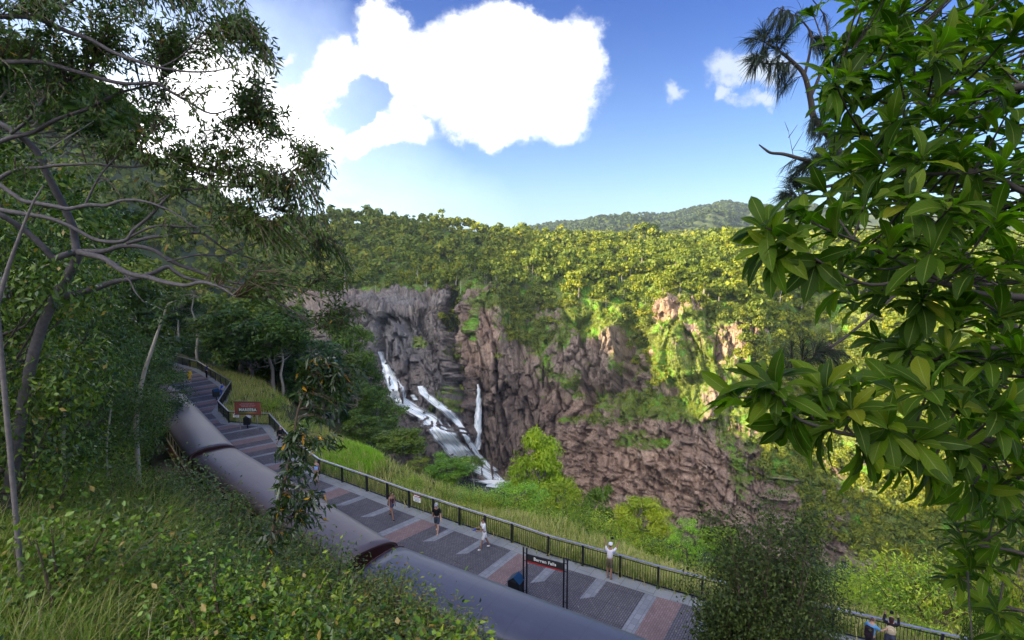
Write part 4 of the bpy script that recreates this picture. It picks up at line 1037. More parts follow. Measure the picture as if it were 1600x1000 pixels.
def unit(a): return a / (np.linalg.norm(a, axis=-1, keepdims=True) + 1e-9)
def leaf_quads(p, d, n, L, w, fold=.25, curl=.15):
    """p base (k,3), d direction, n rough normal; L, w (k,)"""
    d = unit(d); s = unit(np.cross(d, n)); n = np.cross(s, d); L = np.asarray(L)[:, None]; w = np.asarray(w)[:, None]
    mid = p + d * L * .45 - n * w * fold
    tip = p + d * L - n * L * curl
    V = np.stack([p, mid - s * w * .5 + n * w * fold, tip, mid + s * w * .5 + n * w * fold, mid], 1)
    k = len(p); b = (np.arange(k) * 5)[:, None]
    Fq = np.concatenate([b + [0, 1, 2, 4], b + [0, 4, 2, 3]], 1).reshape(-1, 4)
    return V.reshape(-1, 3), Fq
def merge(parts):
    V, Fq, n = [], [], 0
    for v, f in parts: V.append(v); Fq.append(f + n); n += len(v)
    return np.concatenate(V), np.concatenate(Fq)
def tube_quads(mb_list):
    mb = MB()
    for pts, rad, n in mb_list: mb.tube(pts, rad, n, cap=False)
    return mb
def rdir(r, n): return unit(r.normal(size=(n, 3)))

def bush_mesh(name, seed, mat, n=1500, h=1.6, w=1.5, L=.085, ww=.042, stems=9, droop=.2, spread=.2):
    r = np.random.default_rng(seed); mb = MB(); P, D_ = [], []
    for i in range(stems):
        a = r.uniform(0, 6.283); rr = w * .5 * math.sqrt(r.uniform(.05, 1)); top = np.array([math.cos(a) * rr, math.sin(a) * rr, h * r.uniform(.55, 1.05) * (1 - .35 * (rr / (w * .5)) ** 2)])
        b = top * [.15, .15, 0]; m = (b + top) / 2 + r.normal(size=3) * .08 * h; mb.tube([b, m, top], [.018 * h, .011 * h, .004], 4, False)
        k = n // stems; t = r.uniform(.25, 1.0, k) ** .7
        q = (1 - t)[:, None] ** 2 * b + (2 * t * (1 - t))[:, None] * m + (t ** 2)[:, None] * top
        q = q + r.normal(size=(k, 3)) * np.array([spread, spread, spread * .75]) * h * (.35 + .65 * t)[:, None] * .75
        P.append(q); D_.append(unit(q - [0, 0, h * .35] + r.normal(size=(k, 3)) * .5 * h))
    P = np.concatenate(P); D_ = np.concatenate(D_); k = len(P); P[:, 2] = np.maximum(P[:, 2], .03)
    D_[:, 2] -= droop; nrm = unit(np.array([0, 0, 1.]) + r.normal(size=(k, 3)) * .55)
    V, Fq = leaf_quads(P, D_, nrm, L * r.uniform(.6, 1.35, k), ww * r.uniform(.6, 1.3, k))
    return npmesh(name, V, Fq, mat), mb.mesh("stems", TWIG)

def tree_mesh(seed, mat, bark, H=10, cr=3.0, cb=.35, nclump=26, per=170, L=.26, w=.12, shape='round', tr=.16, flat=.7, droop=.15, lean=.05):
    """trunk with forking limbs, leaves gathered in clumps at the limb ends"""
    r = np.random.default_rng(seed); mb = MB(); zc = H * (1 + cb) / 2; hz = H * (1 - cb) / 2
    tk = [np.array([0, 0, -.6])]; 
    for i in range(1, 7): tk.append(np.array([r.normal() * lean * H * .3, r.normal() * lean * H * .3, H * .88 * i / 6]))
    mb.tube(tk, [tr * (1.15 - .95 * i / 6) for i in range(7)], 8, False)
    P, D_ = [], []
    for c in range(nclump):
        u = unit(r.normal(size=3)); q = r.uniform(.45, 1) ** .6
        z = u[2] * q
        if shape == 'cone': rr = math.sqrt(max(0, 1 - u[2] ** 2)) * q * (1 - .55 * max(z, -.3)) ; 
        elif shape == 'umbrella': z = abs(z) * .8 + .15; rr = math.sqrt(max(0, 1 - u[2] ** 2)) * q * 1.1
        else: rr = math.sqrt(max(0, 1 - u[2] ** 2)) * q
        a = r.uniform(0, 6.283); ctr = np.array([math.cos(a) * rr * cr, math.sin(a) * rr * cr, zc + z * hz])
        j = np.clip((ctr[2] - hz * .5) / (H * .88) * 6, 1, 5.6); i0 = int(j); st = tk[i0] * (1 - (j - i0)) + tk[min(i0 + 1, 6)] * (j - i0)
        md = (st + ctr) / 2 + np.array([0, 0, -.06 * H]) + r.normal(size=3) * .03 * H
        mb.tube([st, md, ctr], [tr * .42, tr * .22, tr * .07], 5, False)
        R_ = cr * r.uniform(.26, .44); k = int(per * r.uniform(.7, 1.3)); dd = unit(r.normal(size=(k, 3))); dd[:, 2] = np.where(dd[:, 2] < -.4, -dd[:, 2], dd[:, 2])
        q = ctr + dd * (R_ * r.uniform(.45, 1.05, (k, 1)) * [1, 1, flat]); P.append(q); D_.append(dd)
    P = np.concatenate(P); D_ = np.concatenate(D_); k = len(P)
    n = unit(D_ + r.normal(size=(k, 3)) * .6 + [0, 0, .35]); t = unit(np.cross(n, r.normal(size=(k, 3)))); t[:, 2] -= droop
    V, Fq = leaf_quads(P, t, n, L * r.uniform(.6, 1.4, k), w * r.uniform(.6, 1.3, k), .15, .15)
    return npmesh("crown", V, Fq, mat), mb.mesh("trunk", bark, smooth=True)
PLANTS = {}
def proto(key, fn):
    if key not in PLANTS: PLANTS[key] = fn()
    return PLANTS[key]
def put_tree(name, key, x, y, z, sc, rz, label, cat, group, col=(1, 1, 1), sz=1.0, parts=("crown", "trunk")):
    a, b = PLANTS[key]; root = empty(name, (x, y, z), rz, label, cat, group); root.scale = (sc, sc, sc * sz)
    o = link(parts[0], a, root); o.color = (*col, 1)
    if b is not None: link(parts[1], b, root)
    return root
TK = {
 'round_a': lambda: tree_mesh(1, LEAF_MID, BARK, 10, 3.4, .3, 34, 200, .42, .20),
 'round_b': lambda: tree_mesh(2, LEAF_MID, BARK, 10, 3.0, .42, 28, 200, .42, .19),
 'dark_a': lambda: tree_mesh(3, LEAF_DARK, BARK, 10, 3.2, .28, 34, 200, .30, .14),
 'dark_b': lambda: tree_mesh(4, LEAF_DARK, BARK_PALE, 12, 3.0, .5, 28, 190, .32, .14),
 'lime_a': lambda: tree_mesh(5, LEAF_LIME, BARK, 10, 3.6, .22, 56, 240, .36, .16, 'cone', flat=.6),
 'lime_b': lambda: tree_mesh(6, LEAF_LIME, BARK, 8, 3.4, .25, 36, 230, .36, .16),
 'tall_a': lambda: tree_mesh(7, LEAF_MID, BARK_PALE, 16, 3.4, .58, 26, 200, .34, .15, 'umbrella', tr=.17),
 'tall_b': lambda: tree_mesh(8, LEAF_MID, BARK_PALE, 17, 3.0, .62, 22, 200, .34, .15, 'umbrella', tr=.15),
 'feather': lambda: tree_mesh(9, LEAF_BUSH, BARK, 6, 2.6, .25, 40, 160, .26, .06, flat=.4, tr=.09, droop=.5),
 'dense_n': lambda: tree_mesh(10, LEAF_DARK, BARK_DARK, 9, 3.0, .15, 60, 330, .15, .07, tr=.14),
 'dense_m': lambda: tree_mesh(12, LEAF_BUSH, BARK_DARK, 9, 3.0, .12, 60, 330, .14, .065, tr=.12),
}
for k, f in TK.items(): proto(k, f)
for i in range(4): proto('bush%d' % i, lambda i=i: bush_mesh("foliage", 30 + i, LEAF_BUSH, 3000, 1.7, 1.9, .066 + .016 * (i % 2), .030 + .007 * (i % 3), 13 + i, .15 + .1 * i, .2))
for i in range(2): proto('fern%d' % i, lambda i=i: bush_mesh("foliage", 40 + i, LEAF_LIME, 2200, 1.3, 2.0, .10, .032, 16, .4, .2))
for i in range(2): proto('shine%d' % i, lambda i=i: bush_mesh("foliage", 50 + i, LEAF_DARK, 2400, 1.9, 1.7, .09, .04, 12, .35, .2))

LEAF_FRONT = leaf_mat('leaves_front', [(.03, .06, .012), (.06, .11, .018), (.11, .17, .025), (.17, .21, .04), (.05, .09, .02), (.20, .13, .03)], .34, .30, .6)
for i in range(2): proto('tb%d' % i, lambda i=i: bush_mesh('foliage', 60 + i, LEAF_FRONT, 8500, 4.4, 2.5, .115, .052, 26, .25, .085))
def proj(x, y, z):
    vx, vy, vz = x, y, z - EYE; f = vy * CP - vz * SP; u = vy * SP + vz * CP
    if f <= .1: return None
    return 800 + F * vx / f, 500 - F * u / f, f
# ---- trees the photo shows one by one beyond the railing
def tree_at(name, key, px, ptop, pbase, half, D, label, col=(1, 1, 1), cat="tree", group=None, rz=None):
    b = W(px, pbase, D); g = gz(b[0], b[1]); top = W(px, ptop, D); me = PLANTS[key][0]
    vz = np.empty(len(me.vertices) * 3, np.float32); me.vertices.foreach_get("co", vz); vz = vz.reshape(-1, 3); Hm = vz[:, 2].max(); Rm = np.percentile(np.abs(vz[:, :2]), 99)
    sx = half / F * D / Rm; sz = max(.3, (top[2] - g) / Hm)
    root = put_tree(name, key, b[0], b[1], g, 1, random.uniform(0, 6.28) if rz is None else rz, label, cat, group, col)
    root.scale = (sx, sx, sz); return root
Y, O_, B_, Dk = (1.25, 1.1, .7), (1.35, 1.0, .7), (.85, 1.0, 1.15), (.7, .75, .8)
EX = [
 ("tree", 'lime_a', 842, 667, 800, 50, 62, "bright lime tree with pointed crown right of the waterfall foot", (1.4, 1.4, 1.2)),
 ("tree", 'lime_b', 874, 738, 815, 36, 52, "small lime tree directly below and right of the tall lime tree", (1.25, 1.25, 1.2)),
 ("tree", 'round_a', 936, 750, 832, 30, 50, "mid green round tree standing between two lime trees beyond the railing", (1.1, 1.15, 1)),
 ("tree", 'lime_b', 1000, 768, 868, 48, 38, "yellow green rounded tree before the bare rock apron", (1.4, 1.3, 1.1)),
 ("tree", 'feather', 1072, 812, 895, 32, 32, "wispy pale green tree left of the bright leafy shrub near the railing", (1.5, 1.7, 1.5)),
 ("tree", 'round_b', 1122, 838, 905, 34, 29, "bright leafy young tree by the railing, left of the round many-stemmed tree", (1.5, 1.6, .9)),
 ("tree", 'round_a', 700, 726, 812, 44, 46, "fresh green broad tree beside the foot of the cascade", (1.3, 1.5, 1.1)),
 ("tree", 'tall_b', 738, 716, 812, 22, 50, "thin olive tree standing in front of the cascade foot", (1.0, .95, .9)),
 ("shrub", 'bush0', 752, 768, 822, 34, 39, "yellow green leafy shrub behind the railing, above the man in white", (1.9, 1.9, .9)),
 ("tree", 'round_b', 628, 668, 775, 42, 52, "dark green rounded tree with yellowish top left of the cascade", (.85, .9, .8)),
 ("tree", 'dark_a', 596, 612, 720, 42, 74, "dark bushy tree overlapping the left side of the cascade", (1.3, 1.3, 1)),
 ("tree", 'round_a', 566, 640, 722, 36, 66, "mid green tree above the bright grass patch", (.8, .85, .9)),
 ("tree", 'feather', 655, 738, 800, 24, 47, "small olive brown tree between the dark tree and the fresh green tree", (1.0, .8, .7)),
 ("tree", 'feather', 808, 757, 838, 52, 43, "broad feathery pale tree with hanging leaves below the lime tree", (1.25, 1.5, 1.3)),
 ("tree", 'dark_a', 890, 768, 830, 26, 56, "small dark tree between the lime trees", (1.2, 1.3, 1)),
 ("tree", 'round_a', 905, 700, 800, 0.1, 90, None, None),
 ("tree", 'lime_b', 1385, 843, 985, 42, 48, "orange tinged slender tree beyond the railing at lower right", (1.2, .85, .9)),
 ("tree", 'dark_b', 552, 500, 660, 48, 96, "big dark tree whose crown ends at the left rim of the falls", (1.4, 1.3, .9)),
 ("tree", 'round_b', 520, 540, 680, 44, 84, "mid green forest tree left of the cascade, pale trunk below", (.9, .9, .8)),
 ("tree", 'dark_a', 575, 555, 665, 30, 100, "dark tree just left of the top of the cascade", (1, 1.1, 1)),
 ("tree", 'round_a', 380, 556, 610, 24, 88, "small olive round tree beyond the far railing bend", (.85, .8, .7)),
 ("shrub", 'bush1', 404, 574, 616, 19, 82, "olive brown domed shrub on the grass bank beyond the railing bend", (1.4, 1.1, .7)),
 ("shrub", 'fern0', 424, 614, 668, 28, 60, "pale lime shrub right behind the brown town sign", (1.0, 1.1, 1.1)),
 ("tree", 'round_b', 350, 512, 575, 26, 104, "bright green small tree above the far end of the platform", (1.3, 1.4, .9)),
 ("shrub", 'bush2', 478, 650, 712, 24, 50, "shadowed green shrub behind the sapling", (1.1, 1.1, .9)),
 ("shrub", 'bush3', 1440, 905, 990, 44, 26, "olive shrub behind the railing right of the two visitors", (1.6, 1.4, .8)),
 ("shrub", 'fern1', 1545, 835, 990, 50, 24, "yellow leafy shrub at the right edge beyond the railing", (1.2, 1.0, .8)),
 ("tree", 'round_b', 1500, 850, 985, 36, 34, "small olive tree left of the yellow shrub at the right edge", (1.3, 1.1, .7)),
]
for (nm, key, px, pt, pb_, hw_, D, lab, col) in EX:
    if lab: tree_at(nm, key, px, pt, pb_, hw_, D, lab, tuple(c * (1.7 if D < 70 else 1.35) for c in col))  # open-sky light put into the leaf colours, strongest on the nearer trees

# ---- forest on the near bank left of the falls: each tree its own thing
def lim(pts): 
    xs, ys_ = zip(*pts); return lambda v: float(np.interp(v, xs, ys_))
skyl = lim([(-400, -200), (0, 60), (56, 110), (130, 190), (160, 250), (217, 310), (259, 345), (330, 362), (420, 365), (480, 372), (520, 410), (545, 470), (560, 520), (600, 600), (640, 680), (900, 900)])
rr = np.random.default_rng(77)
skyx = lim([(0, 480), (372, 500), (450, 535), (500, 552), (560, 570), (600, 575), (640, 590), (700, 600)])
cand = []
tries = 0
cover = {}
while tries < 16000 and len(cand) < 230:
    tries += 1
    D = 66 + 190 * rr.random() ** 1.3; px = rr.uniform(-60, 585); x = (px - 800) / F * D; x = float(x)
    s, d = st_of(np.array([[x, D]])); s, d = float(s[0]), float(d[0]); e = d - float(np.interp(s, FS, FD))
    g = gz(x, D)
    if g < -75: continue
    if d < -4 and px > 262: pass
    if -5.5 < d and e < 5 and s > S_BEG - 14: continue
    if -5 < d < 2 and s <= S_BEG: continue
    if e > 5 and e < 16 and s > S_J0 - 8: continue
    hgt = rr.uniform(9, 17) if D > 90 else rr.uniform(7, 13)
    t = proj(x, D, g + hgt); b = proj(x, D, g)
    if t is None: continue
    half = hgt * .32 / t[2] * F
    if t[1] < skyl(min(t[0], 470)): continue
    if t[1] > 640: continue
    if px > 300 and t[0] > skyx(t[1]): continue
    # keep the view of the platform and coaches clear
    if d < -4 and px > 205 and D < 90: continue
    key_c = (int(t[0] // 17), int(t[1] // 17))
    if cover.get(key_c, 0) >= 3: continue
    cover[key_c] = cover.get(key_c, 0) + 1
    cand.append((D, x, g, hgt, px, t[1]))
keys = ['round_a', 'round_b', 'dark_a', 'dark_b', 'tall_a', 'tall_b', 'dark_b', 'round_b']
Hk = {'round_a': 10, 'round_b': 10, 'dark_a': 10, 'dark_b': 12, 'tall_a': 16, 'tall_b': 17}
for (D, x, g, hgt, px, ty) in cand:
    k = keys[rr.integers(0, len(keys))]
    sc = hgt / Hk[k]
    tone = [(1.0, 1.1, .85), (1.5, 1.5, .9), (.7, .9, .9), (1.8, 1.6, .8), (1.1, 1.3, .9)][rr.integers(0, 5)]
    if 'tall' in k: lab = "pale trunked forest tree on the shaded bank left of the falls"
    elif 'dark' in k: lab = "dark green forest tree on the shaded bank left of the falls"
    else: lab = "mid green forest tree on the shaded bank left of the falls"
    wide = rr.uniform(1.15, 1.6)
    o = put_tree("forest_tree", k, x, D, g - .3, 1, rr.uniform(0, 6.28), lab, "tree", "forest trees on the bank left of the falls", tone)
    o.scale = (sc * wide, sc * wide, sc)

# ---- hillside left of the coaches
clear = lim([(-300, -900), (236, -900), (244, 560), (252, 640), (268, 712), (300, 742), (345, 768), (400, 800), (450, 812), (500, 868), (560, 872), (600, 884), (680, 940), (750, 1000), (820, 1100), (1200, 1300)])
skyh = lim([(-400, -300), (0, 30), (56, 90), (130, 190), (160, 250), (217, 310), (250, 350), (400, 600)])
def hill_tree(px, D, hgt, key, lab, col=(1, 1, 1), wide=1.0, name="tree"):
    x = float((px - 800) / F * D); g = gz(x, D); Hm = {'dense_n': 9, 'dense_m': 9}.get(key) or Hk.get(key, 10)
    o = put_tree(name, key, x, D, g - .3, 1, random.uniform(0, 6.28), lab, "tree", None, col); sc = hgt / Hm; o.scale = (sc * wide, sc * wide, sc); return o
hill_tree(40, 30, 13, 'dense_n', "dark dense tree at the left edge behind the vine tree", (1, 1.05, .9), 1.25)
hill_tree(105, 27, 8.5, 'dense_n', "dark glossy tree hung with leaves, centre of the left thicket", (.9, 1.0, .9), 1.15)
hill_tree(165, 33, 9, 'dense_m', "mixed green tree right of the dark glossy tree", (.7, .8, .8), 1.0)
hill_tree(205, 44, 10.5, 'dense_n', "tall dark feathery tree overhanging the far coaches", (.8, .95, 1.05), .95)
hill_tree(-20, 22, 10, 'dense_m', "olive tree cut by the left edge of the photo", (.8, .85, .7), 1.2)
hill_tree(75, 48, 15, 'dark_b', "high dark tree behind the left thicket", (1.3, 1.3, .9), 1.3)
hill_tree(150, 60, 13, 'round_b', "yellowish tree high on the left slope below the sky", (1.2, 1.05, .6), 1.3)
hill_tree(20, 60, 20, 'round_a', "tallest tree on the left slope reaching into the sky", (1.0, .95, .65), 1.3)
hill_tree(225, 62, 9, 'dark_a', "dark tree behind the far coach on the slope", (1.0, 1.1, .9), 1.2)
hill_tree(215, 78, 12, 'round_b', "mid green tree on the slope above the far coach", (.9, .9, .7), 1.4)
SHK = ['bush0', 'bush1', 'bush2', 'bush3', 'shine0', 'shine1', 'fern0', 'bush2', 'bush0']
placed = 0; tries = 0; cover = {}
while placed < 128 and tries < 30000:
    tries += 1
    D = 3.5 + 42 * rr.random() ** 1.5; px = rr.uniform(-120, 830); x = float((px - 800) / F * D)
    s, d = st_of(np.array([[x, D]])); d = float(d[0])
    if d > -4.6: continue
    g = gz(x, D); h = rr.uniform(.8, 2.3) * (1 + .25 * (D > 18)); dist = math.hypot(x, D)
    if dist < (7.5 if px < 430 else 4.6): continue
    t = proj(x, D, g + h); b = proj(x, D, g)
    if t is None or b is None: continue
    half = h * .5 / t[2] * F
    if t[1] < clear(t[0]) + 4 or t[1] < clear(t[0] + half * .7) - 4: continue
    if t[1] > 1010: continue
    if t[0] < 40 + (t[1] - 740) * .8 and t[1] > 745 and rr.random() < .85: continue       # the long grass has this corner
    kc = (int(t[0] // 34), int(t[1] // 26))
    if cover.get(kc, 0) >= 2: continue
    cover[kc] = cover.get(kc, 0) + 1
    k = SHK[rr.integers(0, len(SHK))]; hm = {'b': 1.7, 'f': 1.3, 's': 1.9}[k[0]]
    tone = [(.9, 1, .9), (1.5, 1.4, .85), (.55, .7, .7), (1.9, 1.7, .9), (1, 1.2, 1.2)][rr.integers(0, 5)]
    lab = {'b': "leafy shrub in the tangled undergrowth of the hillside left of the coaches", 's': "dark glossy shrub in the tangled undergrowth of the hillside left of the coaches", 'f': "lime long-leaved shrub in the tangled undergrowth of the hillside left of the coaches"}[k[0]]
    o = put_tree("shrub", k, x, D, g - .12, 1, rr.uniform(0, 6.28), lab, "shrub", "undergrowth shrubs on the hillside", tone, parts=("foliage", "stems"))
    o.scale = (h / hm * rr.uniform(.9, 1.3), h / hm * rr.uniform(.9, 1.3), h / hm); placed += 1
print("hill shrubs", placed, tries, "forest", len(cand))

# shrubs on the bank beyond the railing
ftop = lim([(430, 665), (498, 722), (640, 770), (800, 821), (969, 870), (1098, 905), (1303, 953), (1473, 992), (1640, 1030)])
lim2 = lim([(380, 610), (480, 680), (560, 700), (640, 745), (700, 752), (790, 762), (830, 770), (900, 782), (960, 800), (1060, 842), (1130, 868), (1200, 860), (1400, 880), (1600, 850)])
placed = 0; tries = 0; cover = {}
while placed < 158 and tries < 30000:
    tries += 1
    D = 20 + 45 * rr.random(); px = rr.uniform(430, 1640); x = float((px - 800) / F * D)
    s, d = st_of(np.array([[x, D]])); s, d = float(s[0]), float(d[0]); e = d - float(np.interp(s, FS, FD))
    if e < 1.0: continue
    g = gz(x, D); near = e < 3.5
    if e > 46: continue
    if near and (px > 740 or rr.random() < .3) and rr.random() < .92: continue
    ft = ftop(px)
    ty_ = rr.uniform(lim2(px), ft - 1)
    h = W(px, ty_, D)[2] - g
    if h < .6 or h > (1.5 if near else 4.2): continue
    t = proj(x, D, g + h)
    kc = (int(t[0] // 22), int(t[1] // 14))
    if cover.get(kc, 0) >= 2: continue
    cover[kc] = cover.get(kc, 0) + 1
    k = ['bush0', 'bush1', 'bush2', 'fern0', 'fern1', 'bush3'][rr.integers(0, 6)]; hm = 1.7 if k[0] == 'b' else 1.3
    tone = [(2.0, 2.2, 1.5), (2.6, 2.5, 1.2), (1.6, 1.9, 1.5), (1.2, 1.4, 1.0), (2.4, 2.1, 1.4)][rr.integers(0, 5)]
    lab = "low green shrub among others on the steep bank beyond the railing" if k[0] == 'b' else "low lime shrub among others on the steep bank beyond the railing"
    o = put_tree("shrub", k, x, D, g - .1, 1, rr.uniform(0, 6.28), lab, "shrub", "shrubs on the bank beyond the railing", tone, parts=("foliage", "stems"))
    q = h / hm; o.scale = (q * 1.3, q * 1.3, q); placed += 1
print("bank shrubs", placed)

# ---- grass
def blades(name, P, L, w, lean, mat, label, seed, cat="grass", seg_=3, tint=None):
    r = np.random.default_rng(seed); n = len(P); a = r.uniform(0, 6.283, n); dr = np.stack([np.cos(a), np.sin(a), 0 * a], -1); sd = np.stack([-np.sin(a), np.cos(a), 0 * a], -1)
    rows = []
    for i in range(seg_ + 1):
        t = i / seg_; c = P + dr * (L * lean * t ** 1.8)[:, None] + np.array([0, 0, 1.]) * (L * (t - .35 * lean * t ** 2.5))[:, None]; ww = w * (1 - t) ** .7 * .5 + .0012
        rows += [c - sd * ww[:, None], c + sd * ww[:, None]]
    V = np.stack(rows, 1); m = V.shape[1]; b = (np.arange(n) * m)[:, None]
    Fq = np.concatenate([b + [2 * i, 2 * i + 1, 2 * i + 3, 2 * i + 2] for i in range(seg_)], 1).reshape(-1, 4)
    att = {"tint": np.repeat(r.random(n) * .5 if tint is None else tint, m)}
    return tag(link(name, npmesh(name, V.reshape(-1, 3), Fq, mat, attrs=att)), label, cat, kind="stuff")
GRASS_N = leaf_mat("long_grass", [(.07, .13, .014), (.12, .20, .022), (.17, .25, .035), (.24, .26, .08), (.42, .37, .20)], .5, .35, .4, dry=(.34, .29, .19), dryf=.10)
GRASS_T = leaf_mat("bank_grass", [(.15, .24, .04), (.24, .30, .07), (.36, .34, .15), (.46, .40, .24), (.52, .44, .30)], .6, .35, .3)
GRASS_G = leaf_mat("bright_grass", [(.16, .32, .02), (.22, .40, .03), (.28, .42, .04)], .55, .4, .3)
def tufts(n, cond, r, spread, per, dmin, dmax, x0, x1, pw=1.5):
    P = []; t = 0
    while len(P) < n and t < n * 60:
        t += 1; D = dmin + (dmax - dmin) * r.random() ** pw; px = r.uniform(x0, x1); x = (px - 800) / F * D
        if cond(px, D, x): P.append((x, D))
    P = np.array(P); P = np.repeat(P, per, 0) + r.normal(size=(len(P) * per, 2)) * spread
    return np.concatenate([P, (ground_z(P[:, 0], P[:, 1]) - .03)[:, None]], 1)
def near_cond(px, D, x):
    s, d = st_of(np.array([[x, D]])); 
    if float(d[0]) > -5 or math.hypot(x, D) < 3.2: return False
    b = proj(x, D, gz(x, D)); return b is not None and 640 < b[1] < 1150 and b[1] > clear(b[0]) + 30 and (b[0] < 260 or rr.random() < .12)
P = tufts(850, near_cond, rr, .16, 38, 3, 20, -150, 560, 1.6)
blades("long_grass", P, rr.uniform(.5, 1.7, len(P)), rr.uniform(.008, .018, len(P)), rr.uniform(.2, 1.1, len(P)), GRASS_N, "long arching green and straw coloured grass in the lower left corner", 91, seg_=5)
P = tufts(900, near_cond, rr, .4, 30, 3, 40, -150, 760, 1.2)
blades("undergrowth", P, rr.uniform(.15, .5, len(P)), rr.uniform(.012, .03, len(P)), rr.uniform(.2, 1.0, len(P)), LEAF_DARK, "low green ground cover between the hillside shrubs", 92, cat="undergrowth")
def bank_cond(px, D, x):
    s, d = st_of(np.array([[x, D]])); e = float(d[0]) - float(np.interp(float(s[0]), FS, FD)); return .25 < e < 9 and rr.random() < (1.15 - e / 7) * (.45 if px < 740 else 1)
P = tufts(5200, bank_cond, rr, .25, 11, 19, 85, 290, 1620, .9)
blades("bank_grass", P, rr.uniform(.35, 1.0, len(P)), rr.uniform(.03, .06, len(P)), rr.uniform(.1, .8, len(P)), GRASS_T, "tall seeding grass on the bank behind the railing", 93)
def patch_cond(px, D, x):
    b = proj(x, D, gz(x, D)); return b is not None and ((b[0] - 545) / 48) ** 2 + ((b[1] - 722) / 24) ** 2 < 1
P = tufts(700, patch_cond, rr, .3, 14, 38, 62, 470, 620, 1)
blades("bright_grass", P, rr.uniform(.4, .9, len(P)), rr.uniform(.04, .07, len(P)), rr.uniform(.1, .6, len(P)), GRASS_G, "vivid green grass patch beyond the railing left of the cascade", 94)
hill_tree(25, 12.5, 7.2, 'dense_n', "vine-hung dark mass of small glossy leaves around the big leaning trunk", (.85, .95, .9), .8)
hill_tree(120, 16, 5.5, 'dense_n', "lower glossy thicket tree to the right of the big leaning trunk", (.9, 1, .85), .95)
hill_tree(-70, 9.5, 8.5, 'dense_m', "leafy tree mostly outside the left edge", (.7, .8, .7), .8)

hill_tree(60, 45, 24, 'tall_a', "very tall high-crowned tree on the left slope", (.9, 1.0, .7), 1.5)
hill_tree(118, 50, 19, 'tall_b', "tall high-crowned tree right of the very tall one on the left slope", (.9, .95, .7), 1.6)
hill_tree(0, 40, 22, 'dark_b', "tall dark tree at the far left edge of the slope", (1.2, 1.2, .9), 1.5)
hill_tree(170, 55, 14, 'round_a', "rounded tree on the left slope under the white sky gap", (.8, .85, .6), 1.3)
